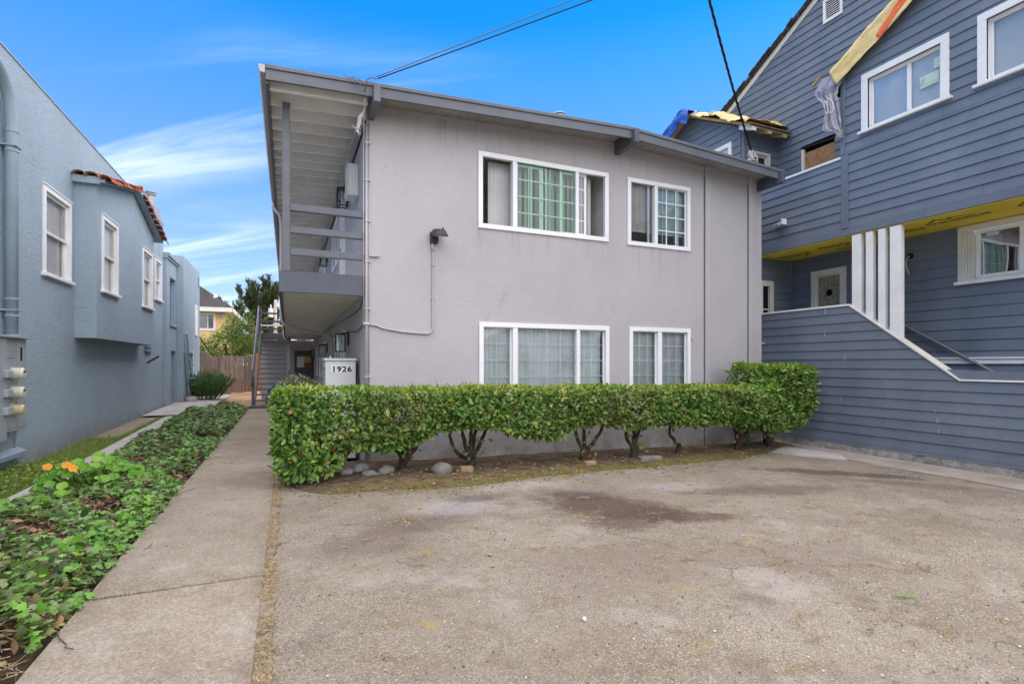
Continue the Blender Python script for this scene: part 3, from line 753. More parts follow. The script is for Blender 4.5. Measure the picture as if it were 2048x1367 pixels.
def sash(fr, u0, u1, z0, z1, n0, n1, parent, w=.035, mat='white_vinyl'):
    mm = MB(fr); mm.ring(u0, u1, z0, z1, w, n0, n1); return mm.build('sash', mat, parent, bevel=.003)
def casing(fr, h, w, mulls, parent, label):
    mm = MB(fr); u0, u1, z0, z1 = h
    mm.ring(u0 - w, u1 + w, z0 - w, z1 + w, w + .042, .0, .032)
    for (a, c) in mulls: mm.box(a, c, -.085, .028, z0 + .044, z1 - .044)
    return mm.build('window', 'white_vinyl', apt, bevel=.004, label=label)

# upper large window: left sash slid open, middle grid over green glass, right sash half open
w = casing(FF, W1, .036, [(3.43, 3.51), (4.631, 4.696)], apt, 'wide upper window with left sash slid open and vertical blinds')
u0, u1, z0, z1 = W1
mm = MB(FF); mm.ring(u0, u1, z0, z1, .035, -.05, -.004); mm.build('frame', 'white_vinyl', w)
room(FF, u0 - .3, u1 + .03, z0 - .6, z1 + .12, -.16, -2.4, w, 'room_light')
u = 3.085
while u < 3.42: vslat(FF, u + .035, .088, .22, z0 - .02, z1 - .03, -.20, 'blind_grey', w); u += .066
sash(FF, 3.512, 4.03, z0 + .03, z1 - .03, -.078, -.055, w, .05)
sash(FF, 4.36, 4.90, z0 + .03, z1 - .03, -.078, -.055, w, .05)
muntins(FF, 3.55, 4.36, z0 + .03, z1 - .03, 4, 4, -.045, w, .017)
mm = MB(FF); mm.box(3.52, 4.63, -.054, -.036, z0 + .0, z0 + .035); mm.box(3.52, 4.63, -.054, -.036, z1 - .035, z1); mm.build('rail', 'white_vinyl', w)
muntins(FF, 3.512, 4.631, z0 + .03, z1 - .03, 4, 4, -.032, w, .019)
pane(FF, 3.512, 4.631, z0 + .03, z1 - .03, -.018, 'glass_green', w)
for i in range(11): vslat(FF, 3.56 + i * .105, .072, -.30 + R.uniform(-.06, .06), z0 - .02, z1 - .03, -.20, 'blind_grey', w)
for j_ in (1, 2, 3):
    zq = z0 + .03 + (z1 - z0 - .06) * j_ / 4
    mm = MB(FF); mm.box(4.70, 4.865, -.074, -.058, zq - .008, zq + .008); mm.build('muntin', 'white_vinyl', w)
pane(FF, 4.70, 4.90, z0 + .03, z1 - .03, -.07, 'screen_mesh', w)
for i in range(5): vslat(FF, 4.70 + i * .085, .078, -.2, z0 - .02, z1 - .03, -.20, 'blind_grey', w)

# upper small window
w = casing(FF, W2, .036, [(6.344, 6.417)], apt, 'upper slider window with half raised mini blind')
u0, u1, z0, z1 = W2
mm = MB(FF); mm.ring(u0, u1, z0, z1, .035, -.05, -.004); mm.build('frame', 'white_vinyl', w)
room(FF, u0 - .25, u1 + .25, z0 - .6, z1 + .12, -.16, -1.7, w, 'room_light')
miniblind(FF, u0 + .02, u1 - .02, z0 + .26, z1 - .02, -.11, w, 'blind_white', 1.0)
mm = MB(FF); mm.box(6.235, 6.285, -.08, -.055, z0 + .03, z1 - .03); mm.build('stile', 'white_vinyl', w)
sash(FF, 6.42, u1 - .036, z0 + .03, z1 - .03, -.050, -.022, w, .022)
muntins(FF, 6.44, u1 - .05, z0 + .05, z1 - .05, 3, 4, -.036, w, .017)
mm = MB(FF)
for q in (6.47, 6.59, 6.94): mm.box(q, q + (.045 if q > 6.9 else .014), -.082, -.062, z0 + .04, z1 - .04)
mm.build('stile', 'white_vinyl', w)
pane(FF, 6.42, u1 - .036, z0 + .04, z1 - .04, -.048, 'glass_teal', w)
pane(FF, u0 + .03, 6.344, z0 + .03, z1 - .03, -.045, 'screen_mesh', w)

# lower large window: three sashes closed, pale vertical blinds behind
w = casing(FF, W3, .036, [(3.432, 3.522), (4.651, 4.722)], apt, 'wide lower window with white grid and closed vertical blinds')
u0, u1, z0, z1 = W3
mm = MB(FF); mm.ring(u0, u1, z0, z1, .035, -.05, -.004); mm.build('frame', 'white_vinyl', w)
room(FF, u0 - .2, u1 + .2, z0 - .3, z1 + .1, -.16, -1.6, w)
for (a, c, cols, gm) in ((2.925, 3.432, 2, 'glass_clear'), (3.522, 4.651, 4, 'glass_pale'), (4.722, 5.262, 2, 'glass_clear')):
    nn = -.034 if cols == 4 else -.055
    if cols == 2: sash(FF, a - .01, c, z0 + .03, z1 - .03, nn - .016, nn + .016, w, .026)
    muntins(FF, a + .01, c - .01, z0 + .03, z1 - .03, cols, 4, nn - .012, w, .013, 'grid_grey', .004)
    pane(FF, a, c, z0 + .03, z1 - .03, nn, gm, w)
i = 0; u = 2.93
while u < 5.27: vslat(FF, u, .089, .16 + R.uniform(-.06, .06), z0 - .02, z1 - .02, -.15 + .010 * (i % 2), 'blind_cool', w); u += .081; i += 1

w = casing(FF, W4, .036, [(6.421, 6.517)], apt, 'lower slider window with white grid and lowered mini blind')
u0, u1, z0, z1 = W4
mm = MB(FF); mm.ring(u0, u1, z0, z1, .035, -.05, -.004); mm.build('frame', 'white_vinyl', w)
room(FF, u0 - .2, u1 + .2, z0 - .3, z1 + .1, -.16, -1.6, w)
for (a, c, gm) in ((5.849, 6.421, 'glass_clear'), (6.517, 7.135, 'glass_pale')):
    sash(FF, a - .01, c, z0 + .03, z1 - .03, -.058, -.026, w, .024)
    muntins(FF, a + .01, c - .01, z0 + .03, z1 - .03, 3, 4, -.056, w, .013, 'grid_grey', .004)
    pane(FF, a, c, z0 + .03, z1 - .03, -.045, gm, w)
miniblind(FF, u0 + .02, u1 - .02, z0 + .02, z1 - .02, -.12, w, 'blind_cool', 1.2)

# trim boards running down the right part of the facade
for (a, c) in ((7.572, 7.70), (8.742, 8.86)):
    mm = MB(FF); mm.box(a, c, 0, .05, -.22, rz(a) - .06); mm.build('trim_board', 'grey_stucco', apt, bevel=.006)
mm = MB(FF); mm.box(7.565, 7.571, 0, .02, -.2, 5.2); mm.build('trim_joint', 'slate_paint', apt); mm = MB(FF); mm.box(8.736, 8.741, 0, .02, -.2, 5.2); mm.build('trim_joint', 'slate_paint', apt)

# roof: deck slab, fascia boards, edge flashing
YF = 7.38
m = MB()
for (a, c) in ((-.255, RIDGE), (RIDGE, 9.19)):
    m.prism([(a, YF + .03, rz(a) - .03), (c, YF + .03, rz(c) - .03), (c, YF + .03, rz(c) - .005), (a, YF + .03, rz(a) - .005)],
            [(a, 25, rz(a) - .03), (c, 25, rz(c) - .03), (c, 25, rz(c) - .005), (a, 25, rz(a) - .005)])
m.build('roof', 'roof_gravel', apt)
for (a, c) in ((-.262, RIDGE), (RIDGE + .002, 9.20)):
    m = MB(); m.prism([(a, YF, rz(a) - .185), (c, YF, rz(c) - .185), (c, YF, rz(c) - .045), (a, YF, rz(a) - .045)],
                      [(a, YF + .04, rz(a) - .185), (c, YF + .04, rz(c) - .185), (c, YF + .04, rz(c) - .045), (a, YF + .04, rz(a) - .045)])
    m.build('fascia_board', 'slate_light', apt, bevel=.004)
    m = MB(); m.prism([(a - .004, YF - .02, rz(a) - .047), (c, YF - .02, rz(c) - .047), (c, YF - .02, rz(c) + .005), (a - .004, YF - .02, rz(a) + .005)],
                      [(a - .004, YF + .1, rz(a) - .047), (c, YF + .1, rz(c) - .047), (c, YF + .1, rz(c) + .005), (a - .004, YF + .1, rz(a) + .005)])
    m.build('roof_edge', 'slate_light', apt, bevel=.004)
# front overhang boarding (tongue and groove, ends show as small gaps)
x = 1.08
while x < 9.1:
    xe = min(x + .14, 9.14)
    if not (x < RIDGE < xe):
        m = MB(); m.prism([(x + .002, YF + .04, rz(x) - .055), (xe - .002, YF + .04, rz(xe) - .055), (xe - .002, YF + .04, rz(xe) - .035), (x + .002, YF + .04, rz(x) - .035)],
                          [(x + .002, 7.95, rz(x) - .055), (xe - .002, 7.95, rz(xe) - .055), (xe - .002, 7.95, rz(xe) - .035), (x + .002, 7.95, rz(x) - .035)])
        m.build('soffit_board', 'soffit_shaded', apt)
    x = xe
# boards and rafters above the upstairs walkway
x = -.225
while x < 1.04:
    xe = min(x + .142, 1.045)
    m = MB(); m.prism([(x + .003, YF + .04, rz(x) - .056), (xe - .003, YF + .04, rz(xe) - .056), (xe - .003, YF + .04, rz(xe) - .034), (x + .003, YF + .04, rz(x) - .034)],
                      [(x + .003, 24.8, rz(x) - .056), (xe - .003, 24.8, rz(xe) - .056), (xe - .003, 24.8, rz(xe) - .034), (x + .003, 24.8, rz(x) - .034)])
    m.build('roof_board', 'soffit_white', apt); x = xe
for i in range(43):
    y = 7.56 + i * .4064
    m = MB(); m.prism([(-.215, y, rz(-.215) - .225), (1.045, y, rz(1.045) - .225), (1.045, y, rz(1.045) - .058), (-.215, y, rz(-.215) - .058)],
                      [(-.215, y + .042, rz(-.215) - .225), (1.045, y + .042, rz(1.045) - .225), (1.045, y + .042, rz(1.045) - .058), (-.215, y + .042, rz(-.215) - .058)])
    m.build('rafter', 'soffit_white', apt)
m = MB(); m.box(-.262, -.218, YF + .042, 24.8, 5.13, 5.31); m.build('fascia_board', 'slate_light', apt, bevel=.003)
m = MB(); m.box(.95, 1.045, 7.96, 24.6, 5.05, 5.11); m.build('wall_plate', 'side_stucco', apt)
# gutter on the left eave
m = MB(); pr = [(-.264, 5.335), (-.345, 5.335), (-.345, 5.30), (-.325, 5.235), (-.264, 5.235)]
m.prism([(a, YF - .02, c) for a, c in pr], [(a, 24.9, c) for a, c in pr]); m.build('gutter', 'conduit_paint', apt, bevel=.006)
# three roof beams carried out past the facade
for (bx, bz) in ((1.09, 5.115), (5.455, 5.295), (9.0, 5.10)):
    m = MB(); m.box(bx, bx + .095, 7.29, 7.92, bz, rz(bx) - (.012 if bx < 8 else .014) - .02)
    m.build('roof_beam', 'slate_paint' if bx > 1.2 else 'slate_light', apt, bevel=.007)

# upstairs walkway: joist box with boarded edge, post and rails
m = MB(); m.box(-.07, 1.045, 7.95, 24.0, 2.535, 2.76); m.build('walkway_floor', 'deck_under', apt)
m = MB(); m.box(-.108, 1.045, 7.90, 7.945, 2.503, 2.80); m.build('edge_board', 'slate_paint', apt, bevel=.004)
m = MB(); m.box(-.112, -.072, 7.947, 24.0, 2.503, 2.80); m.build('edge_board', 'slate_paint', apt, bevel=.004)
for yy in (7.9,):
    m = MB(); m.box(-.066, .034, yy + .0, yy + .09, 2.802, rz(0) - .20); m.build('post', 'slate_light', apt, bevel=.004)
for yy in (13.2, 18.5, 23.8):
    m = MB(); m.box(-.066, .034, yy, yy + .09, 2.802, rz(0) - .20); m.build('post', 'slate_light', apt, bevel=.004)
for zz in (3.70, 3.385, 3.075):
    m = MB(); m.box(.036, 1.043, 7.905, 7.99, zz - .045, zz + .05); m.build('rail', 'slate_light', apt, bevel=.004)
    m = MB(); m.box(-.064, -.024, 7.992, 24.0, zz - .045, zz + .05); m.build('rail', 'slate_light', apt, bevel=.004)
# doors and windows opening on the two walkways
def side_door(y0, zf, lab):
    d_ = MB(FS); d_.ring(y0, y0 + 1.0, zf, zf + 2.1, .07, 0, .025, wb=0.001); o = d_.build('door', 'white_paint', apt, bevel=.004)
    p = MB(FS); p.box(y0 + .072, y0 + .928, 0, .012, zf + .01, zf + 2.028); p.build('door_panel', 'blind_white', o)
    k = MB(FS); k.tube([(y0 + .85, .012, zf + 1.0), (y0 + .85, .06, zf + 1.0)], [.022, .03], 10); k.tube([(y0 + .85, .012, zf + 1.15), (y0 + .85, .03, zf + 1.15)], [.026, .026], 10)
    k.build('handle', 'dark_metal', o)
def side_window(y0, y1, z0, z1):
    d_ = MB(FS); d_.ring(y0, y1, z0, z1, .06, 0, .03); d_.box((y0 + y1) / 2 - .025, (y0 + y1) / 2 + .025, 0, .026, z0 + .06, z1 - .06); o = d_.build('window', 'white_vinyl', apt, bevel=.003)
    for a, c in ((y0 + .06, (y0 + y1) / 2 - .025), ((y0 + y1) / 2 + .025, y1 - .06)):
        q = MB(FS); q.poly([(a, .006, z0 + .06), (c, .006, z0 + .06), (c, .006, z1 - .06), (a, .006, z1 - .06)]); q.build('curtain', 'blind_grey', o)
        pane(FS, a, c, z0 + .06, z1 - .06, .014, 'glass_clear', o)
for zf in (0.06, 2.765):
    for y0 in (10.7, 16.3):
        side_door(y0, zf, '')
    for y0 in (12.2, 17.8, 20.6): side_window(y0, y0 + 1.5, zf + 1.0, zf + 2.05)
# end wall under the landing with its own door
m = MB(); m.box(-1.0, 1.045, 24.1, 24.25, -.1, 2.50); m.build('end_wall', 'side_stucco', apt)
FE = Fr((0, 24.1, 0), (1, 0, 0), (0, -1, 0))
d_ = MB(FE); d_.ring(.27, 1.04, .02, 2.06, .06, 0, .03, wb=.001); o = d_.build('door', 'slate_paint', apt)
p = MB(FE); p.box(.331, .979, 0, .02, .03, 1.30); p.box(.331, .979, 0, .02, 1.86, 2.0); p.ring(.331, .979, 1.30, 1.86, .04, 0, .022); p.build('door_panel', 'slate_paint', o)
p = MB(FE); p.box(.37, .62, 0, .008, 1.34, 1.82); p.build('painted_view_white', 'blind_white', o)  # flat colours painted in for the bright view and reflections in the panes
p = MB(FE); p.box(.66, .94, 0, .008, 1.56, 1.82); p.build('painted_view_cream', 'cream_stucco', o)
p = MB(FE); p.box(.66, .94, 0, .008, 1.34, 1.555); p.build('painted_view_red', 'red_fence', o)
p = MB(FE); p.box(.62, .66, 0, .022, 1.34, 1.82); p.build('stile', 'white_paint', o)

# downspouts crossing under the walkway to the wall
for (yy, lab) in ((13.2, 'near'), (21.4, 'far')):
    m = MB(); m.tube([(-.30, yy, 5.24), (-.30, yy, 5.12), (-.17, yy, 4.95), (-.135, yy, 4.8), (-.135, yy, 2.62), (-.13, yy, 2.52), (-.08, yy, 2.43), (0, yy, 2.37), (.86, yy, 2.20), (.95, yy, 2.16), (.99, yy, 2.05), (1.0, yy, 1.9), (1.0, yy, .05)], .036, 8)
    m.build('downspout', 'conduit_paint', apt, smooth=True)

# stairs going up at the far end
st = thing('outdoor_stairs', 'grey open tread stairs rising at the far end of the walkway', 'stairs', (-.5, 19.4, 0))
NT = 14; Y0, Y1, ZT = 19.35, 23.6, 2.76
m = MB(); m.box(-1.14, .02, 19.15, 19.45, -.02, .10); m.build('base_step', 'slate_paint', st, bevel=.006)
for k in range(NT):
    t = (k + 1) / (NT + 1.); y = Y0 + (Y1 - Y0) * k / NT; z = .10 + (ZT - .10) * t
    m = MB(); m.box(-.985, -.035, y, y + .29, z - .04, z); m.build('tread', 'slate_paint', st, bevel=.004)
for x in (-1.03, -.03):
    m = MB(); m.prism([(x, Y0 + .02, .10), (x, Y0 + .32, .10), (x, Y1 + .3, ZT - .16), (x, Y1, ZT - .02), (x, Y1 - .1, ZT - .02)], [(x + .04, Y0 + .02, .10), (x + .04, Y0 + .32, .10), (x + .04, Y1 + .3, ZT - .16), (x + .04, Y1, ZT - .02), (x + .04, Y1 - .1, ZT - .02)])
    m.build('stringer', 'slate_paint', st)
for x in (-1.11, .03):
    for off, wd in ((1.0, .11), (.62, .05)) if x < -.5 else ((1.0, .11),):
        m = MB(); m.prism([(x, Y0 + .1, off + .18 - wd), (x, Y1, ZT + off - wd), (x, Y1, ZT + off + wd), (x, Y0 + .1, off + .18 + wd)],
                          [(x + .05, Y0 + .1, off + .18 - wd), (x + .05, Y1, ZT + off - wd), (x + .05, Y1, ZT + off + wd), (x + .05, Y0 + .1, off + .18 + wd)])
        m.build('handrail', 'slate_light', st, bevel=.004)
    m = MB(); m.box(x, x + .09, Y0 + .1, Y0 + .19, .1, 1.06); m.build('post', 'slate_paint', st, bevel=.004)
    m = MB(); m.box(x, x + .09, Y1 + .0, Y1 + .09, ZT - .3, ZT + .93); m.build('post', 'slate_paint', st, bevel=.004)
m = MB(); m.box(-1.06, .06, Y1 + .01, 25.2, ZT - .20, ZT); m.build('landing', 'slate_paint', st, bevel=.004)
for zz in (.28, .60, .95):
    m = MB(); m.box(-1.06, .06, 25.12, 25.18, ZT + zz - .04, ZT + zz + .04); m.build('rail', 'slate_paint', st)
    m = MB(); m.box(-1.06, -1.01, Y1 + .1, 25.11, ZT + zz - .04, ZT + zz + .04); m.build('rail', 'slate_paint', st)

# lanterns on the side wall
LAN = []
def lantern(x, y, z, label):
    t = thing('wall_lantern', label, 'wall lantern', (x, y, z), 'black box lanterns along the side wall')
    w_, h = .085, .33
    m = MB()
    for sx in (-1, 1):
        for sy in (-1, 1): m.box(x + sx * w_ - .009, x + sx * w_ + .009, y + sy * w_ - .009, y + sy * w_ + .009, z + .018, z + h - .018)
    for zz in (z, z + h - .018):
        m.box(x - w_ - .009, x + w_ + .009, y - w_ - .009, y - w_ + .009, zz, zz + .018); m.box(x - w_ - .009, x + w_ + .009, y + w_ - .009, y + w_ + .009, zz, zz + .018)
        m.box(x - w_ - .009, x - w_ + .009, y - w_ + .009, y + w_ - .009, zz, zz + .018); m.box(x + w_ - .009, x + w_ + .009, y - w_ + .009, y + w_ - .009, zz, zz + .018)
    m.box(x - w_, x + w_, y - w_, y + w_, z + h - .004, z + h + .012)
    m.build('cage', 'black_metal', t)
    m = MB(); m.box(x + .01, 1.05, y - .02, y + .02, z + h + .012, z + h + .032); m.box(1.02, 1.049, y - .05, y + .05, z + .12, z + h + .05); m.build('bracket', 'black_metal', t)
    m = MB(); m.tube([(x, y, z + h - .02), (x, y, z + h - .12)], [.018, .018], 8); m.tube([(x, y, z + h - .12), (x, y, z + h - .15), (x, y, z + h - .20), (x, y, z + h - .22)], [.016, .03, .03, .012], 10); m.build('bulb', 'blind_white', t, smooth=True)
    m = MB()
    for a in (-w_, w_):
        m.poly([(x + a, y - w_, z + .01), (x + a, y + w_, z + .01), (x + a, y + w_, z + h - .01), (x + a, y - w_, z + h - .01)]); m.poly([(x - w_, y + a, z + .01), (x + w_, y + a, z + .01), (x + w_, y + a, z + h - .01), (x - w_, y + a, z + h - .01)])
    m.build('pane', 'lamp_glass', t)
    return t
lantern(.93, 10.05, 4.40, 'black lantern beside the white panel box upstairs')
lantern(.93, 15.6, 4.26, 'far black lantern upstairs, seen between the lower two rails')
lantern(.90, 10.05, 1.72, 'black lantern on the ground floor wall above the numbered cabinet')
lantern(.90, 15.6, 1.70, 'second ground floor black lantern, left of the one above the cabinet')
lantern(.97, 23.3, 1.75, 'small far black lantern next to the door under the landing')

# electric panel box upstairs
t = thing('panel_box', 'white electric panel box on the upstairs wall beside a black lantern', 'panel box', (.97, 8.7, 4.17))
m = MB(); m.box(.885, 1.048, 8.6, 8.95, 4.19, 4.70); m.build('case', 'cabinet_white', t, bevel=.008)
m = MB(); m.box(.872, .884, 8.585, 8.965, 4.175, 4.715); m.build('door', 'cabinet_white', t, bevel=.004)
# numbered cabinet
t = thing('utility_cabinet', 'white metal cabinet numbered 1926 standing behind the hedge', 'cabinet', (.75, 8.7, .02))
m = MB(); m.box(.535, .985, 8.45, 9.0, .02, 1.545); m.build('case', 'cabinet_white', t, bevel=.006)
m = MB(); m.box(.515, 1.0, 8.425, 9.02, 1.545, 1.585); m.build('lid', 'cabinet_white', t, bevel=.008)
for k in range(12):
    zz = 1.44 - k * .075
    m = MB(); m.hexa([(.520, 8.5, zz - .03), (.535, 8.5, zz), (.535, 8.95, zz), (.520, 8.95, zz - .03), (.520, 8.5, zz - .022), (.535, 8.5, zz + .014), (.535, 8.95, zz + .014), (.520, 8.95, zz - .022)]); m.build('louvre', 'meter_grey', t)
m = MB(); m.tube([(.62, 8.6, 1.585), (.62, 8.6, 1.62)], .012, 6); m.build('stub', 'cabinet_white', t)
for i, ch in enumerate('1926'):
    cxn = .655 + i * .077
    m = MB(); m.box(cxn - .036, cxn + .036, 8.444, 8.4495, 1.355, 1.475); o = m.build('number_plate', 'white_paint', t)
    m = MB(); add_text(m, ch, .125, lambda x, y, c=cxn: (c + x * 1.05, 8.4425, 1.372 + y)); 
    b0 = [Vector(v) for v in m.v]
    f0 = list(m.f)
    for q_, (dx_, dz_) in enumerate(((.009, 0), (0, .005), (.009, .005))):
        bb = len(m.v); m.v += [v + Vector((dx_, -.0004 * (q_ + 1), dz_)) for v in b0]; m.f += [tuple(i_ + bb for i_ in f) for f in f0]
    m.build('numeral', 'black_print', o, fix=False)
m = MB(); m.box(1.0, 1.048, 8.5, 8.9, .3, 1.3); m.build('dark_gap_fill', 'dark_metal', t)  # dark fill stands in for the shaded gap between cabinet and wall

# conduits on the front
t = thing('corner_conduit', 'pair of painted conduits running up the left corner of the grey facade', 'conduit', (1.07, 7.87, 0))
m = MB(); m.tube([(1.072, 7.875, -.05), (1.072, 7.875, 5.06)], .019, 8); m.build('pipe', 'conduit_paint', t, smooth=True)
m = MB(); m.tube([(1.108, 7.882, .1), (1.108, 7.882, 5.1)], .008, 6); m.tube([(1.03, 7.89, 2.0), (1.03, 7.89, 5.0)], .008, 6); m.build('cable', 'conduit_paint', t, smooth=True)
for zz in (.6, 1.3, 2.3, 3.0, 3.6, 4.2, 4.75):
    m = MB(); m.box(1.045, 1.125, 7.852, 7.898, zz, zz + .018); m.build('strap', 'conduit_paint', t)
m = MB(); m.box(1.11, 1.235, 7.86, 7.895, 3.09, 3.125); m.tube([(1.235, 7.878, 3.108), (1.26, 7.878, 3.108)], .016, 8); m.build('stub_pipe', 'conduit_paint', t)
t = thing('floodlight', 'dark floodlight on the grey facade at the top of a conduit', 'floodlight', (2.1, 7.9, 3.35))
m = MB(FF); m.box(2.03, 2.15, 0, .075, 3.37, 3.54); m.build('junction_box', 'dark_metal', t, bevel=.006)
m = MB(FF); m.tube([(2.09, .07, 3.44), (2.11, .13, 3.46)], .016, 8); m.build('knuckle', 'dark_metal', t)
m = MB(FF)
a0 = [(2.03, .10, 3.475), (2.25, .10, 3.475), (2.25, .31, 3.43), (2.03, .31, 3.43)]; a1 = [(2.05, .09, 3.575), (2.23, .09, 3.575), (2.20, .26, 3.545), (2.08, .26, 3.545)]
m.prism(a0, a1); m.build('housing', 'dark_metal', t, bevel=.012)
m = MB(FF); m.hexa([(2.045, .115, 3.464), (2.235, .115, 3.464), (2.235, .295, 3.426), (2.045, .295, 3.426), (2.045, .115, 3.47), (2.235, .115, 3.47), (2.235, .295, 3.432), (2.045, .295, 3.432)]); m.build('lens', 'meter_grey', t)
m = MB(FF); m.tube([(2.2, .15, 3.56), (2.2, .15, 3.60)], .014, 8); m.build('sensor', 'dark_metal', t)
t = thing('flood_conduit', 'thin painted conduit dropping from the floodlight and bending left to the corner', 'conduit', (2.08, 7.87, 2.05))
arc = [(2.075 - .10 + .10 * math.cos(a), .022, 2.165 - .10 + .0 + .10 * math.sin(a) * 1) for a in [0 - i * math.pi / 2 / 6 for i in range(7)]]
m = MB(FF); m.tube([(2.07, .022, 3.37), (2.078, .022, 3.2), (2.075, .022, 2.6)] + arc + [(1.6, .022, 1.985), (1.32, .022, 2.03), (1.2, .022, 2.075), (1.05, .03, 2.09)], .0155, 8); m.build('pipe', 'conduit_paint', t, smooth=True)
m = MB(FF); m.tube([(2.068, .022, 3.375), (2.074, .022, 3.25)], .023, 10); m.tube([(2.077, .022, 3.05), (2.077, .022, 3.02)], .021, 10); m.tube([(1.12, .03, 2.085), (1.02, .03, 2.09)], .026, 10); m.build('coupling', 'conduit_paint', t, smooth=True)
m = MB(FF); m.box(2.045, 2.11, 0, .03, 2.50, 2.515); m.build('strap', 'conduit_paint', t)
# tap on the wall by the lower window
m = MB(FF); m.tube([(7.24, .0, 2.0), (7.24, .05, 2.0), (7.25, .07, 1.98)], .014, 8); m.tube([(7.235, .05, 2.0), (7.235, .05, 2.03)], .008, 6)
single(m, 'hose_tap', 'silver', 'small pale tap on the grey wall right of the lower slider window', 'tap')
# black cable under the walkway and along the side wall to the lower lantern
m = MB(); m.tube([(1.04, 8.0, 2.50), (1.03, 8.3, 2.36), (1.035, 9.2, 2.35), (1.035, 14, 2.44), (1.035, 22, 2.46)], .009, 6)
single(m, 'wall_cable', 'wire_grey', 'thin grey cable sagging along the side wall under the walkway floor', 'cable', smooth=True)
m = MB(); m.tube([(1.03, 7.9, 2.09), (1.03, 8.6, 2.02), (1.03, 9.5, 2.06), (1.02, 10.0, 2.09)], .010, 6)
single(m, 'lantern_cable', 'wire_grey', 'grey cable from the corner conduit to the ground floor lantern', 'cable', smooth=True)
m = MB(); m.tube([(1.035, 7.7, 5.0), (1.03, 8.2, 4.96), (1.03, 12, 4.98), (1.03, 20, 4.99)], .014, 6)
single(m, 'eave_cable', 'wire_black', 'black cable running under the rafters at the top of the upstairs wall', 'cable', smooth=True)
# roof vent
t = thing('roof_vent', 'small grey vent pipe with cap above the grey roof edge', 'vent', (4.42, 8.2, 5.5))
m = MB(); m.tube([(4.48, 8.2, 5.5), (4.48, 8.2, 5.90)], .06, 14); m.build('pipe', 'rust_pipe', t, smooth=True)
m = MB(); m.tube([(4.48, 8.2, 5.91), (4.48, 8.2, 5.95)], [.10, .10], 16); m.tube([(4.48, 8.2, 5.97), (4.48, 8.2, 6.0)], [.105, .085], 16); m.build('cap', 'meter_grey', t)

# ================================================================== slate blue house on the right
XR, XS = 9.9, 11.05
FR = Fr((XR, 0, 0), (0, 1, 0), (-1, 0, 0)); FG = Fr((XS, 0, 0), (0, 1, 0), (-1, 0, 0))
house = thing('lap_sided_house', 'slate blue lap sided house under repair with yellow sheathing under its overhang', 'house', (11, 4, -.1))
EXP = .1765
def planks(fr, zb, zt, umin, umax, holes=(), rows=None, split=True):
    zs = rows or [zb + k * EXP for k in range(int((zt - zb) / EXP) + 2)]
    for z0, z1 in zip(zs, zs[1:]):
        if z0 >= zt - .012: break
        z1 = min(z1, zt); t0, t1 = .021, .002
        def piece(a0, b0, a1, b1, za, zc):
            if min(b0 - a0, b1 - a1) < -.02 or max(b0 - a0, b1 - a1) < .03 or zc - za < .01: return
            b1 = max(b1, a1 + .001); b0 = max(b0, a0 + .001)
            na = t0 + (t1 - t0) * (za - z0) / EXP; nc = t0 + (t1 - t0) * (zc - z0) / EXP
            cuts = [0, 1]
            if split and b0 - a0 > 3.2 and abs(a0 - a1) < .01: cuts = [0, R.uniform(.25, .75), 1]
            for q0, q1 in zip(cuts, cuts[1:]):
                g0 = .0012 if q0 > 0 else 0; g1 = .0012 if q1 < 1 else 0
                l0, r0 = a0 + (b0 - a0) * q0 + g0, a0 + (b0 - a0) * q1 - g1; l1, r1 = a1 + (b1 - a1) * q0 + g0, a1 + (b1 - a1) * q1 - g1
                m = MB(fr); m.hexa([(l0, -.012, za), (r0, -.012, za), (r0, na, za), (l0, na, za), (l1, -.012, zc), (r1, -.012, zc), (r1, nc, zc), (l1, nc, zc)])
                m.build('siding_plank', 'siding_paint', house, fix=True)
        hs_ = sorted([h for h in holes if h[2] < z1 and h[3] > z0])
        zz = z1
        a0, a1 = umin(z0), umin(zz)
        for h in hs_:
            piece(a0, h[0], a1, h[0], z0, zz)
            if h[2] > z0 + .01: piece(h[0], h[1], h[0], h[1], z0, h[2])
            if h[3] < zz - .01: piece(h[0], h[1], h[0], h[1], h[3], zz)
            a0 = a1 = h[1]
        piece(a0, umax(z0), a1, umax(zz), z0, zz)
def sheath(fr, prof, n, mat='siding_paint', name='wall', th=.1):
    m = MB(fr); m.prism([(u, n, z) for u, z in prof], [(u, n - th, z) for u, z in prof]); return m.build(name, mat, house)

YE = .6
# --- front upper section: rises along a sloped edge to the right
top1 = lambda y: 6.99 + (6.73 - y) * .576 if y > 2.6 else 6.99 + (6.73 - 2.6) * .576 - (2.6 - y) * .576
inv1 = lambda z: 6.70 if z < 7.0 else 6.73 - (z - 6.99) / .576
WIN1 = (4.90, 6.30, 5.84, 6.89); WIN2 = (2.75, 4.52, 5.84, 6.91)
sheath(FR, [(YE, 3.97), (6.69, 3.97), (6.69, 7.0), (2.6, 9.36), (YE, 8.2)], -.13)
rows = [4.105 + EXP * k for k in range(8)] + [5.52, 5.565] + [5.565 + EXP * (k + 1) for k in range(22)]
planks(FR, 4.1, 9.2, lambda z: YE if z < 8.2 else YE + (z - 8.2) / .576, inv1, [WIN1, WIN2], rows)
m = MB(FR); m.box(YE, 6.689, -.01, .022, 3.965, 4.103); m.build('skirt_board', 'siding_paint', house, bevel=.003)
m = MB(FR); m.box(6.556, 6.69, -.01, .036, 4.11, 5.525); m.build('corner_board', 'siding_paint', house, bevel=.003)
m = MB(FR); m.box(6.62, 6.70, -.012, .034, 5.54, 7.02); m.build('corner_board', 'siding_paint', house, bevel=.003)
m = MB(); m.box(9.93, 11.04, 6.69, 6.74, 5.45, 7.0); m.build('return_wall', 'siding_paint', house)
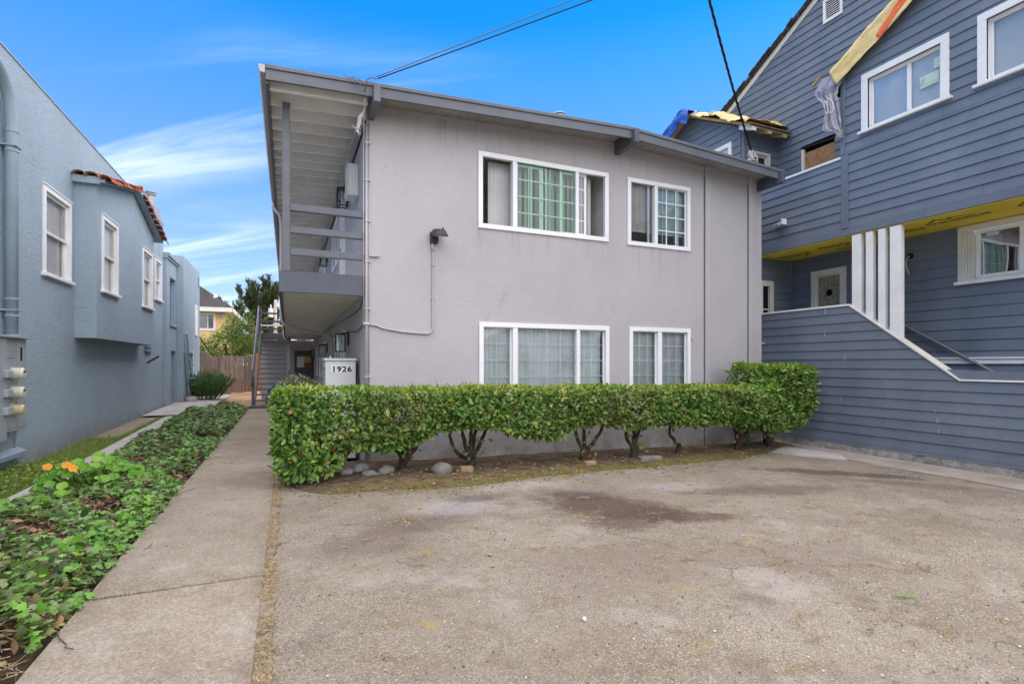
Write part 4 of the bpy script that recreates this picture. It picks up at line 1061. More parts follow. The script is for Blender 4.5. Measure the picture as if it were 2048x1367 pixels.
m = MB(FR); m.prism([(6.95, .05, 6.86), (2.6, .05, 9.365), (2.6, .05, 9.45), (6.95, .05, 6.95)], [(6.95, -1.5, 6.86), (2.6, -1.5, 9.365), (2.6, -1.5, 9.45), (6.95, -1.5, 6.95)]); m.build('roof', 'shingles', house)
m = MB(FR); m.prism([(2.6, .05, 9.365), (.2, .05, 7.98), (.2, .05, 8.07), (2.6, .05, 9.45)], [(2.6, -1.5, 9.365), (.2, -1.5, 7.98), (.2, -1.5, 8.07), (2.6, -1.5, 9.45)]); m.build('roof', 'shingles', house)

# --- balcony parapet and the wing beyond it, same plane
GP, GZ, GE = 10.85, 8.06, 7.10          # wing gable peak (y, z), eave z
sheath(FR, [(6.70, 3.97), (12.8, 3.97), (12.8, 5.4), (6.70, 5.4)], -.014)
rows = [3.965 + .135] + [4.10 + EXP * (k + 1) for k in range(9)]
planks(FR, 4.1, 5.47, lambda z: 6.69, lambda z: 9.08, (), rows)
m = MB(FR); m.box(6.69, 12.8, -.01, .022, 3.965, 4.10); m.build('skirt_board', 'siding_paint', house, bevel=.003)
m = MB(FR); m.box(6.70, 9.05, -.14, .035, 5.472, 5.52); m.build('balcony_cap', 'white_paint', house, bevel=.004)
wl = lambda z: 9.14 if z < GE else 9.09 + (z - GE) / (GZ - GE) * (GP - 9.09)
wr = lambda z: 12.7 if z < GE - .05 else 12.7 - (z - GE) / (GZ - GE) * (12.7 - GP)
WW = (9.40, 10.2, 6.0, 6.88)
sheath(FR, [(9.09, 5.3), (12.7, 5.3), (12.7, GE), (GP, GZ), (9.09, GE)], -.014)
planks(FR, 4.1, GZ - .05, wl, wr, [WW], [5.47 + EXP * k for k in range(18)])
m = MB(FR); m.ring(WW[0], WW[1], WW[2], WW[3], .10, 0, .042); o = m.build('window', 'white_paint', house, bevel=.004)
m = MB(FR); m.poly([(WW[0] + .1, .004, WW[2] + .1), (WW[1] - .1, .004, WW[2] + .1), (WW[1] - .1, .004, WW[3] - .1), (WW[0] + .1, .004, WW[3] - .1)]); m.build('pane', 'sheet_grey', o)
FW = Fr((0, 9.09, 0), (1, 0, 0), (0, -1, 0))
m = MB(FW); m.box(XR - .005, XR + .06, -.01, .024, 5.3, GE); m.build('corner_board', 'siding_paint', house, bevel=.003)
m = MB(FW); m.prism([(XR + .015, -.10, 5.0), (XS, -.10, 5.0), (XS, -.10, 7.1), (XR + .015, -.10, 7.1)], [(XR + .015, -.2, 5.0), (XS, -.2, 5.0), (XS, -.2, 7.1), (XR + .015, -.2, 7.1)]); m.build('wall', 'siding_paint', house)
NW = (10.10, 10.80, 5.85, 6.60)
planks(FW, 5.3, 7.08, lambda z: XR + .062, lambda z: XS - .02, [NW], [5.295 + EXP * k for k in range(12)])
m = MB(FW); m.ring(NW[0], NW[1], NW[2], NW[3], .05, -.09, .02); o = m.build('window', 'cream_paint', house, bevel=.004, label='small weathered window with peeling cream frame on the balcony')
m = MB(FW); m.ring(NW[0] + .05, NW[1] - .05, NW[2] + .05, NW[3] - .05, .05, -.085, -.06); m.box(10.44, 10.48, -.085, -.061, NW[2] + .1, NW[3] - .1); m.build('sash', 'cream_paint', o)
m = MB(FW); m.poly([(NW[0], -.082, NW[2]), (NW[1], -.082, NW[2]), (NW[1], -.082, NW[3]), (NW[0], -.082, NW[3])]); m.build('backing', 'dark_void', o)
pane(FW, NW[0] + .1, NW[1] - .1, NW[2] + .1, NW[3] - .1, -.07, 'glass_clear', o)
# wing roof deck, broken eave with rafter tails facing the camera
for (ya, za, yb, zb_) in ((8.72, GE - .16, GP, GZ + .03), (GP, GZ + .03, 13.0, GE - .12)):
    m = MB(); m.prism([(9.72, ya, za), (9.72, yb, zb_), (9.72, yb, zb_ + .06), (9.72, ya, za + .06)], [(11.3, ya, za), (11.3, yb, zb_), (11.3, yb, zb_ + .06), (11.3, ya, za + .06)]); m.build('wing_roof', 'raw_wood', house)
m = MB(); m.hexa([(9.7, 8.66, 6.985), (11.02, 8.66, 6.985), (11.02, 8.72, 6.985), (9.7, 8.72, 6.985), (9.7, 8.70, 7.03), (11.02, 8.70, 7.03), (11.02, 8.8, 7.06), (9.7, 8.8, 7.06)]); m.build('roof_edge', 'twig', house)
for i, x in enumerate((9.78, 10.28, 10.78)):
    m = MB(); m.prism([(x, 8.70, 6.86), (x, 8.70, 6.945), (x, 9.09, 7.12), (x, 9.09, 7.02)], [(x + .13, 8.70, 6.86), (x + .13, 8.70, 6.945), (x + .13, 9.09, 7.12), (x + .13, 9.09, 7.02)])
    m.build('rafter_tail', 'white_paint' if i == 0 else 'raw_wood', house, bevel=.004)

# --- set back gable wall behind the balcony
rk = lambda y: 8.41 + (10.53 - y) * .563
inv = lambda z: 10.95 if z < 8.2 else 10.53 - (z - 8.41) / .563
BW = (7.62, 8.44, 5.6, 6.56)
VENT = (7.44, 7.88, 9.09, 9.62)
sheath(FG, [(3.0, 4.0), (11.3, 4.0), (11.3, rk(11.3)), (5.0, rk(5.0)), (3.0, 10.4)], -.24)
planks(FG, 5.3, rk(5.2), lambda z: 3.2, inv, [BW, VENT], [5.30 + EXP * k for k in range(40)])
m = MB(FG); m.prism([(11.4, .03, rk(11.4) - .10), (4.6, .03, rk(4.6) - .10), (4.6, .03, rk(4.6) + .05), (11.4, .03, rk(11.4) + .05)], [(11.4, -.02, rk(11.4) - .10), (4.6, -.02, rk(4.6) - .10), (4.6, -.02, rk(4.6) + .05), (11.4, -.02, rk(11.4) + .05)]); m.build('rake_board', 'cream_paint', house)
m = MB(FG); m.prism([(11.5, .10, rk(11.5) + .045), (4.6, .10, rk(4.6) + .045), (4.6, .10, rk(4.6) + .12), (11.5, .10, rk(11.5) + .12)], [(11.5, -2.5, rk(11.5) + .045), (4.6, -2.5, rk(4.6) + .045), (4.6, -2.5, rk(4.6) + .12), (11.5, -2.5, rk(11.5) + .12)]); m.build('main_roof', 'shingles', house)
for i in range(40):       # ragged shingle edge
    y = 10.9 - i * .155; m = MB(FG)
    a = R.uniform(.10, .17); m.prism([(y, a, rk(y) + .10), (y - .15, a, rk(y - .15) + .10), (y - .15, a, rk(y - .15) + .15), (y, a, rk(y) + .135)], [(y, -.2, rk(y) + .10), (y - .15, -.2, rk(y - .15) + .10), (y - .15, -.2, rk(y - .15) + .15), (y, -.2, rk(y) + .135)])
    m.build('edge_shingle', 'shingles', house)
m = MB(FG); m.ring(VENT[0], VENT[1], VENT[2], VENT[3], .055, 0, .042); o = m.build('gable_vent', 'white_paint', house, bevel=.003)
m = MB(FG); m.poly([(VENT[0], -.01, VENT[2]), (VENT[1], -.01, VENT[2]), (VENT[1], -.01, VENT[3]), (VENT[0], -.01, VENT[3])]); m.build('backing', 'dark_void', o)
for k in range(9):
    z = VENT[2] + .07 + k * .048
    m = MB(FG); m.hexa([(VENT[0] + .056, -.008, z + .03), (VENT[1] - .056, -.008, z + .03), (VENT[1] - .056, .022, z), (VENT[0] + .056, .022, z), (VENT[0] + .056, -.008, z + .037), (VENT[1] - .056, -.008, z + .037), (VENT[1] - .056, .022, z + .014), (VENT[0] + .056, .022, z + .014)]); m.build('slat', 'white_paint', o)
# boarded opening
m = MB(FG); m.box(BW[0], BW[1], -.2, -.19, BW[2], BW[3]); m.build('opening_back', 'dark_void', house)
m = MB(FG); m.box(BW[0] + .03, BW[1] - .07, -.05, -.03, BW[2], BW[3] - .16); m.build('boarding', 'osb_board', house)
m = MB(FG); m.box(BW[1] - .07, BW[1] - .01, -.05, .012, BW[2], BW[3] - .07); m.build('broken_jamb', 'cream_paint', house)
m = MB(FG); m.hexa([(BW[0], -.05, BW[3] - .10), (BW[1], -.05, BW[3] - .04), (BW[1], .0, BW[3] - .04), (BW[0], .0, BW[3] - .10), (BW[0], -.05, BW[3] - .07), (BW[1], -.05, BW[3] - .005), (BW[1], .0, BW[3] - .005), (BW[0], .0, BW[3] - .07)]); m.build('head_dark_gap', 'shadow_gap', house)  # near-black bar painted in for the dark gap above the boarding
m = MB(); m.box(9.93, 11.04, 6.74, 9.08, 4.9, 4.95); m.build('balcony_floor', 'plain_concrete', house)

# --- windows of the front section
def trim_window(h, tw, mull, label, fr=FR, glassmat='glass_clear', pane_sheet='sheet_grey', deep=.075):
    u0, u1, z0, z1 = h
    m = MB(fr); m.ring(u0, u1, z0, z1, tw, -.012, .046, wb=.02); o = m.build('window', 'white_paint', house, bevel=.004, label=label)
    m = MB(fr); m.box(u0 - .05, u1 + .05, -.01, .08, z0 - .045, z0 + .0); m.build('sill', 'white_paint', o, bevel=.004)
    a, b_, c, d__ = u0 + tw, u1 - tw, z0 + .02, z1 - tw
    m = MB(fr)
    m.poly([(a, .03, c), (a, -deep, c), (a, -deep, d__), (a, .03, d__)]); m.poly([(b_, .03, c), (b_, -deep, c), (b_, -deep, d__), (b_, .03, d__)]); m.poly([(a, .03, d__), (a, -deep, d__), (b_, -deep, d__), (b_, .03, d__)]); m.poly([(a, .03, c), (a, -deep, c), (b_, -deep, c), (b_, .03, c)])
    m.build('jamb', 'white_paint', o)
    m = MB(fr); m.ring(a, b_, c, d__, .05, -deep, -deep + .04); m.build('frame', 'white_vinyl', o, bevel=.003)
    for q in mull: m = MB(fr); m.box(q - .028, q + .028, -deep, -deep + .045, c + .051, d__ - .051); m.build('mullion', 'white_vinyl', o, bevel=.003)
    pane(fr, a + .05, b_ - .05, c + .05, d__ - .05, -deep + .012, glassmat, o)
    m = MB(fr); m.poly([(a, -deep - .02, c), (b_, -deep - .02, c), (b_, -deep - .02, d__), (a, -deep - .02, d__)]); m.build('pane_sheet', pane_sheet, o)  # plain grey sheet close behind the glass
    return o
o = trim_window(WIN1, .115, [5.53], 'white trimmed slider window with a green sticker on its glass')
# stickers on the right hand pane
m = MB(FR); m.box(5.03 + .06, 5.41 - .04, -.062, -.058, 6.20, 6.40); s_ = m.build('sticker', 'sticker_green', o)
m = MB(FR)
for q in (5.31, 5.345): m.poly([(q + .012, -.0565, 6.235), (q + .030, -.0565, 6.235), (q - .008, -.0565, 6.365), (q - .026, -.0565, 6.365)])
m.build('stripe', 'sticker_dark', s_, fix=False)
m = MB(); add_text(m, 'any Count', .055, lambda x, y: (XR + .0565, 5.18 - x, 6.228 + y)); m.build('print', 'sticker_dark', s_, fix=False)
m = MB(FR); m.box(5.065, 5.16, -.062, -.058, 6.45, 6.62); m.build('sticker', 'sticker_green', o)
trim_window(WIN2, .115, [], 'wide white trimmed window at the upper right corner of the photo')

# --- overhang: yellow sheathing panels with printed brand marks, and porch behind
segs = [(.6, 3.02), (3.024, 5.44), (5.444, 7.05), (7.054, 8.72)]
pan = []
for a, c in segs:
    m = MB(); m.box(XR + .005, XS + .1, a, c, 3.945, 3.962); pan.append(m.build('sheathing_panel', 'yellow_board', house))
def logo(yc, xc, flip, s=1.0, parent=None):
    sg = -1 if flip else 1
    # lettering reads along -y for a viewer looking up from the drive; flip turns it half round
    f = lambda x, y: (xc + sg * (-y) * s, yc - sg * x * s, 3.9435)
    m = MB()
    for ox, oy, oz in ((0, 0, 0), (.014, 0, -.0002), (0, .012, -.0004), (.014, .012, -.0006)):
        add_text(m, 'DensGlass', .20, lambda x, y: (f(x * 1.25 + ox, y + oy)[0], f(x * 1.25 + ox, y + oy)[1], 3.9435 + oz))
    for tri in ([(-.46, .20), (-.22, .42), (.05, .20), (-.02, .20), (-.22, .35), (-.38, .20)], [(-.10, .28), (.02, .36), (.42, .20), (.30, .20), (.04, .31), (-.06, .24)]):
        m.poly([f(x, y) for x, y in tri])
    m.poly([f(-.5, -.10), f(.5, -.10), f(.5, -.115), f(-.5, -.115)])
    m.build('printed_mark', 'brown_print', parent, fix=False)
logo(5.05, 10.45, False, .85, pan[1]); logo(3.8, 10.45, False, .85, pan[1]); logo(6.05, 10.55, False, .85, pan[2])
logo(7.1 + .1, 10.35, True, .62, pan[3]); logo(7.15, 10.78, True, .5, pan[2]); logo(8.2, 10.45, True, .68, pan[3])

# recessed wall under the overhang
PW = (3.2, 5.335, 2.96, 3.93)
DOOR = (7.36, 8.17, 2.0, 3.60)
sheath(FG, [(YE, -.3), (8.75, -.3), (8.75, 3.95), (YE, 3.95)], -.95)
planks(FG, -.3, 3.94, lambda z: YE, lambda z: 8.69, [PW, DOOR, (YE, 5.75, 1.50, 1.615)], [-.2 + .193 * k for k in range(23)])
m = MB(FG); m.box(YE, 5.75, -.005, .05, 1.50, 1.585); m.box(YE, 5.76, -.005, .075, 1.585, 1.615); m.build('water_table', 'white_paint', house, bevel=.003)
FD = Fr((0, 8.70, 0), (1, 0, 0), (0, -1, 0))
m = MB(FD); m.box(XR + .015, XS + 1.1, -.15, -.05, 1.2, 3.95); m.build('wall', 'siding_paint', house)
planks(FD, 1.2, 3.94, lambda z: XR, lambda z: XS - .02, [(9.95, 10.42, 1.3, 3.42)], [1.24 + EXP * k for k in range(17)])
m = MB(FD); m.ring(9.95, 10.42, 1.3, 3.42, .12, -.02, .04, wb=.01); o = m.build('door', 'cream_paint', house, label='porch door frame seen past the grey building corner')
m = MB(FD); m.box(10.07, 10.30, -.03, -.02, 1.31, 3.30); m.build('opening', 'dark_void', o)
m = MB(FD); [m.box(10.071, 10.299, -.019, .0, z, z + .03) for z in (2.2, 2.75)]; m.build('bar', 'cream_paint', o)
m = MB(FG); m.ring(DOOR[0], DOOR[1], DOOR[2], DOOR[3], .12, -.02, .04, wb=.02); o = m.build('door', 'cream_paint', house, bevel=.004, label='weathered cream door frame filled with a pale board with a round hole')
m = MB(FG); m.ring(DOOR[0] + .122, DOOR[1] - .122, DOOR[2] + .02, DOOR[3] - .122, .025, -.02, .018); m.build('stop', 'cream_paint', o)
m = MB(FG); m.box(DOOR[0] + .147, DOOR[1] - .147, -.03, -.012, DOOR[2] + .03, DOOR[3] - .147); m.build('board_panel', 'osb_pale', o)
m = MB(FG); m.tube([(7.765, -.014, 3.08), (7.765, -.0095, 3.08)], .075, 20); m.build('hole', 'dark_void', o)
# porch window: broad fluted trim on its left
u0, u1, z0, z1 = PW
m = MB(FG); m.ring(u0, u1, z0, z1, .10, -.02, .046, wb=.03); o = m.build('window', 'cream_paint', house, bevel=.004, label='cream trimmed porch window reflecting the grey building')
m = MB(FG); m.box(u0 - .05, u1 + .04, -.01, .085, z0 - .06, z0); m.build('sill', 'white_paint', o, bevel=.004)
for k in range(4): m = MB(FG); m.box(u1 - .132 - k * .034, u1 - .102 - k * .034, -.03, .024 - .012 * k, z0 + .032, z1 - .102); m.build('flute', 'cream_paint', o, bevel=.004)
m = MB(FG); m.ring(u0 + .10, u1 - .242, z0 + .032, z1 - .102, .055, -.06, -.015); m.box(4.42, 4.50, -.06, -.012, z0 + .088, z1 - .158); m.build('frame', 'white_vinyl', o, bevel=.003)
glass('glass_mirror', (.50, .52, .52), .22)
pane(FG, u0 + .15, u1 - .29, z0 + .08, z1 - .15, -.035, 'glass_mirror', o)
m = MB(FG); m.box(u0 + .1, u1 - .24, -.9, -.89, z0, z1); m.build('backing', 'dark_void', o)
m = MB(FG); m.box(4.78, 4.95, -.034, -.031, z1 - .23, z1 - .175); m.build('label_tape', 'sticker_green', o)

# low wall of the front steps: level, sloping, level; planks end on the slope
ca, cb = (6.535, 2.615), (4.76, 1.235)
hl = lambda z: YE if z <= 1.237 else cb[0] + (z - cb[1]) / (ca[1] - cb[1]) * (ca[0] - cb[0])
sheath(FR, [(YE, -.05), (8.70, -.05), (8.70, 2.605), (6.53, 2.605), (4.76, 1.225), (YE, 1.225)], -.014, th=.12)
planks(FR, -.06, 2.606, hl, lambda z: 8.68, (), [-.055, .0] + [.0 + EXP * (k + 1) for k in range(16)])
m = MB(FR); m.box(6.55, 8.69, -.15, .035, 2.61, 2.648); m.build('cap_board', 'white_paint', house, bevel=.004)
m = MB(FR); m.prism([(6.548, .035, 2.61), (4.75, .035, 1.212), (4.75, .035, 1.250), (6.548, .035, 2.648)], [(6.548, -.16, 2.61), (4.75, -.16, 1.212), (4.75, -.16, 1.250), (6.548, -.16, 2.648)]); m.build('cap_board', 'cream_paint', house, bevel=.003)
m = MB(FR); m.box(YE, 4.748, -.16, .035, 1.224, 1.25); m.build('cap_board', 'white_paint', house, bevel=.003)
for i, (a, c) in enumerate(((6.325, 6.492), (6.115, 6.235), (5.90, 6.015), (5.635, 5.815))):
    zt = lambda y: 1.25 + (y - 4.75) / (6.548 - 4.75) * (2.648 - 1.25)
    m = MB(FR); m.prism([(a, .012, zt(a)), (c, .012, zt(c)), (c, -.10, zt(c)), (a, -.10, zt(a))], [(a, .012, 3.944), (c, .012, 3.944), (c, -.10, 3.944), (a, -.10, 3.944)]); m.build('post', 'white_paint', house, bevel=.004)
m = MB(FR); m.prism([(YE, .012, -.35), (8.75, .012, -.35), (8.75, .012, -.058), (YE, .012, -.042)], [(YE, -.2, -.35), (8.75, -.2, -.35), (8.75, -.2, -.058), (YE, -.2, -.042)]); m.build('foundation', 'rough_foundation', house)
m = MB(); m.box(10.03, 11.04, 6.6, 8.68, 1.0, 1.2); m.build('porch_floor', 'plain_concrete', house)
for k in range(7):
    y = 6.6 - k * .28; m = MB(); m.box(10.03, 11.04, y - .28, y, -.2, 1.2 - (k + 1) * .17); m.build('porch_step', 'plain_concrete', house)
m = MB(); m.tube([(10.95, 6.95, 2.78), (10.95, 6.2, 2.26), (10.95, 4.5, 1.17), (10.95, 3.6, .60)], .024, 8); m.build('handrail', 'pipe_metal', house, smooth=True)
m = MB(); [m.tube([(10.95, y, z), (11.045, y, z - .03)], .012, 6) for y, z in ((5.6, 1.87), (6.6, 2.53))]; m.build('rail_bracket', 'pipe_metal', house)
# white paint drips on the low wall
m = MB(FR)
for (y, z, l, w_) in ((7.02, 2.50, .14, .012), (7.03, 2.05, .09, .008), (6.62, 1.55, .12, .006), (5.10, .70, .03, .007), (5.07, .52, .075, .006), (5.05, .35, .07, .006), (6.7, .78, .10, .005)):
    m.poly([(y - w_ / 2, (.0215), z), (y + w_ / 2, (.0215), z), (y + w_ / 3, (.0215), z + l), (y - w_ / 3, (.0215), z + l)])
m.build('paint_drips', 'white_print', house, kind='stuff', fix=False)
m = MB(FR); m.box(8.45, 8.56, .02, .035, 1.95, 1.975); m.build('nail_strip', 'white_paint', house)

# wall light and dangling cable
t = thing('wall_floodlight', 'small silver floodlight on the blue siding above the porch', 'floodlight', (9.82, 8.05, 4.45))
m = MB(FR); m.box(8.0, 8.12, .01, .04, 4.46, 4.58); m.build('mount', 'meter_grey', t, bevel=.004)
m = MB(FR); m.prism([(7.93, .05, 4.50), (8.16, .05, 4.46), (8.16, .05, 4.56), (7.93, .05, 4.60)], [(7.95, .17, 4.47), (8.14, .17, 4.44), (8.14, .17, 4.52), (7.95, .17, 4.555)]); m.build('lamp_head', 'silver', t, bevel=.01)
m = MB(FR); m.box(7.87, 7.925, .04, .16, 4.49, 4.61); m.build('side_plate', 'white_paint', t, bevel=.006)
t = thing('cable_outlet', 'round hole in the porch siding with a short white cable hanging out', 'cable', (11.0, 6.11, 3.3))
m = MB(FG); m.tube([(6.11, .012, 3.575), (6.11, .031, 3.575)], .052, 18); m.build('hole', 'dark_void', t)
m = MB(FG); m.tube([(6.11, .025, 3.58), (6.13, .05, 3.56), (6.17, .06, 3.47), (6.17, .05, 3.38), (6.13, .05, 3.26), (6.11, .05, 3.22)], .010, 6); m.build('wire', 'wire_white', t, smooth=True)

# ------------------------------------------------------------------ tarps
def cloth(fr, fn, ns, nt, parent, name, mat, th=.006, s0=0, s1=1, t0=0, t1=1):
    m = MB(fr); m.grid([[fn(s0 + (s1 - s0) * i / ns, t0 + (t1 - t0) * j / nt) for j in range(nt + 1)] for i in range(ns + 1)])
    o = m.build(name, mat, parent, smooth=True, fix=False); md = o.modifiers.new('thickness', 'SOLIDIFY'); md.thickness = th; md.offset = 0; return o
ty = thing('yellow_tarp', 'yellow tarp strip with an orange band lashed along the sloping roof edge', 'tarp', (9.8, 5, 7.3))
def strip(s, t):
    y = 6.80 - s * 4.2; z = 7.075 + s * 4.2 * .576
    w = .43 + .02 * math.sin(s * 9)
    dy, dz = .5, .87            # across the strip
    a = (t - .5) * w
    wob = .012 * abs(math.sin(s * 16 + t * 5 + fbm(s * 5, t))) + .010 * fbm(s * 26, t * 5)
    return (y + dy * a * .95 + wob * .4, .10 + .05 * (1 - t) ** 2 + wob - .25 * max(0, t - .82), z + dz * a + wob * .6)
cloth(FR, strip, 140, 16, ty, 'sheet', 'tarp_yellow')
def band(s, t):
    # starts at the lower edge and swings up to the middle of the strip
    k = min(1, s / .30); c0 = .06 + .46 * (1 - (1 - k) ** 2); a = c0 + (t - .5) * (.34 + .06 * (1 - k))
    p = strip(.185 + s * .6, min(.98, max(0.0, a))); return (p[0], p[1] + .006, p[2])
cloth(FR, band, 60, 6, ty, 'orange_band', 'orange_print', .002)
tg = thing('grey_tarp', 'torn grey tarp end hanging twisted beside the boarded opening', 'tarp', (9.8, 6.8, 5.8))
ol = [(7.20, 7.08, 6.62), (7.08, 7.14, 6.55), (6.95, 7.13, 6.62), (6.80, 7.09, 6.68), (6.68, 6.99, 6.70), (6.55, 6.95, 6.66), (6.40, 6.92, 6.65), (6.25, 6.95, 6.64), (6.12, 6.96, 6.63), (6.04, 6.86, 6.62), (5.98, 6.70, 6.61), (5.84, 6.665, 6.62)]
def hang(s, t):
    z = 7.20 - s * (7.20 - 5.84)
    l = float(np.interp(-z, [-o_[0] for o_ in ol], [o_[1] for o_ in ol])); r_ = float(np.interp(-z, [-o_[0] for o_ in ol], [o_[2] for o_ in ol]))
    y = l + (r_ - l) * t
    kk = min(1, s / .2); ph = t * 13 + 2.2 * math.sin(s * 4.3) + s * 3
    fold = abs(math.sin(ph * .5)) ** .7 * .075 + .03 * abs(math.sin(t * 17 - s * 6)) + .012 * fbm(s * 22, t * 12)
    return (y + .012 * fbm(s * 14, t * 3, 2.), .035 + kk * fold + .05 * (1 - t) * kk, z + .02 * fbm(t * 4, s * 3) - .12 * t * max(0, .25 - s))
cloth(FR, hang, 40, 40, tg, 'upper_fold', 'tarp_grey', s1=.30); cloth(FR, hang, 70, 40, tg, 'lower_fold', 'tarp_pale', s0=.30)
for (y0, z0, rx, rz_) in ((6.885, 6.535, .030, .14), (6.80, 6.53, .055, .15)):
    m = MB(FR); m.tube([(y0 + rx * math.cos(a) - .0 + (.03 * math.sin(a)), .185, z0 + rz_ * math.sin(a)) for a in [i * 2 * math.pi / 22 for i in range(20)]], .008, 5); m.build('white_mark', 'white_print', tg)
m = MB(FR); m.hexa([(7.06, .10, 7.20), (7.20, .10, 7.10), (7.20, .16, 7.10), (7.06, .16, 7.20), (7.03, .10, 7.24), (7.18, .10, 7.16), (7.18, .16, 7.16), (7.03, .16, 7.24)])
single(m, 'wood_scrap', 'raw_wood', 'small broken wood scrap sticking out at the lower end of the tarps', 'wood scrap')

tb = thing('roof_tarp', 'rumpled yellow and grey tarp covering the small wing roof', 'tarp', (10.4, 10, 7.4))
def wroof(x, v):      # v along the roof from the eave over the ridge
    L1 = math.hypot(GP - 8.66, GZ + .09 - 6.99)
    if v < L1: k = v / L1; return (x, 8.66 + (GP - 8.66) * k, 7.04 + (GZ + .12 - 7.04) * k)
    k = (v - L1) / 2.1; return (x, GP + 2.15 * k, GZ + .12 - (GZ - GE + .2) * k)
def drape(s, t):
    x = 9.62 + 1.5 * t; v = .12 + s * 3.6
    p = wroof(max(9.62, x), v); b_ = .05 * fbm(s * 7, t * 4, 1.) + .035 * fbm(s * 19, t * 9, 4.)
    e = max(0, .14 - t) / .14
    return (p[0] + .02 * fbm(s * 12, t, 2.), p[1] + b_ * .3, p[2] + .06 + abs(b_) * 1.3 - e * (.13 + .09 * fbm(s * 9, 1., 7.)) + .10 * max(0, fbm(s * 5., t * 3., 9.)))
cloth(WORLD, drape, 90, 24, tb, 'yellow_sheet', 'tarp_yellow')
def gband(s, t):
    p = drape(.50 + .08 * t + .05 * math.sin(s * 5), s); return (p[0], p[1], p[2] + .012)
cloth(WORLD, gband, 30, 5, tb, 'grey_stripe', 'tarp_grey', .002)
def gband2(s, t):
    p = drape(.36 + .03 * t, .05 + s * .9); return (p[0], p[1], p[2] + .012)
cloth(WORLD, gband2, 24, 3, tb, 'grey_stripe', 'tarp_grey', .002)
tq = thing('blue_tarp', 'crinkled blue tarp wrapped over the far gable edge of the wing', 'tarp', (9.6, 11.6, 7.4))
def blue(s, t):
    v = 2.15 + s * 2.4; p = wroof(9.66, v); b_ = .05 * fbm(s * 11, t * 5, 3.) + .03 * fbm(s * 31, t * 13, 6.)
    if t < .5: k = (.5 - t) * 2; return (9.60 + .35 * k, p[1] + b_, p[2] + .08 + abs(b_))
    k = (t - .5) * 2; return (9.58 - .05 * k + b_, p[1] + b_ * .4, p[2] + .08 - k * (.40 + .14 * fbm(s * 6, 2.)))
cloth(WORLD, blue, 60, 20, tq, 'sheet', 'tarp_blue')

# service drop: mast with white wire bundle, thick twisted cable to the street
t = thing('service_mast', 'short white service mast with tangled white wires beside the balcony', 'service mast', (9.78, 9.0, 5.6))
m = MB(); m.tube([(9.99, 8.98, 5.6), (9.99, 8.98, 6.33)], .03, 10); m.build('mast', 'white_paint', t, smooth=True)
m = MB(); m.tube([(9.99, 8.98, 6.36), (9.98, 8.93, 6.46), (9.97, 8.88, 6.5)], [.045, .055, .02], 10); m.build('weatherhead', 'wire_white', t, smooth=True)
m = MB()
for k in range(6):
    a = k * 1.1; m.tube([(9.98 + .02 * math.cos(a), 8.92, 6.44), (9.98 + .10 * math.cos(a), 8.85, 6.40 + .05 * math.sin(a)), (10.0 + .12 * math.cos(a + .6), 8.85, 6.25), (9.95 + .04 * math.sin(a), 8.86, 6.2 + .05 * (k % 3)), (9.93, 8.85, 6.42)], .011, 5)
m.build('wire_loops', 'wire_white', t, smooth=True)
A = Vector((9.90, 8.84, 6.46)); B = Vector((5.95, 6.15, 7.13)); C_ = A + (B - A) * 2.1 + Vector((0, 0, 1.0))
pts = []
for i in range(90):
    k = i / 89.; p = A + (C_ - A) * k - Vector((0, 0, 1)) * (1.35 * k * (1 - k)); pts.append(p)
t = thing('service_cable', 'thick twisted black service cable dropping to the blue house', 'cable', tuple(A))
dirv = (C_ - A).normalized(); sv = dirv.cross(Vector((0, 0, 1))).normalized(); uv = sv.cross(dirv)
for ph in (0, 2.09, 4.19):
    m = MB(); m.tube([p + sv * .013 * math.cos(i * 1.15 + ph) + uv * .013 * math.sin(i * 1.15 + ph) for i, p in enumerate(pts)], .0125, 5); m.build('strand', 'wire_black', t, smooth=True)

# ================================================================== pale blue stucco house on the left
XL, XB = -3.75, -3.40
FL = Fr((XL, 0, 0), (0, 1, 0), (1, 0, 0)); FB = Fr((XB, 0, 0), (0, 1, 0), (1, 0, 0))
lh = thing('stucco_house', 'pale blue rough stucco house with a tile roofed bay on its side wall', 'house', (-6, 14, -.1))
BY0, BY1 = 12.43, 17.08
V1 = (11.12, 12.16, 3.03, 4.42); V4 = (19.06, 19.82, 3.52, 4.70)
m = MB(FL); wall(m, lambda u: 6.05, [-3, 20.2], -.5, [2.0], [V1, V4], .10); m.build('side_wall', 'blue_stucco', lh)
m = MB(); m.box(-3.98, -3.735, -3, 20.2, 6.051, 6.075); m.build('parapet_cap', 'blue_trim', lh)
m = MB(); m.poly([(-3.755, 20.2, -.3), (-9, 20.2, -.3), (-9, 20.2, 6.05), (-3.755, 20.2, 6.05)]); m.poly([(-4.0, -3, 6.06), (-4.0, 20.2, 6.06), (-9, 20.2, 5.7), (-9, -3, 5.7)]); m.build('rear_wall', 'blue_stucco', lh)
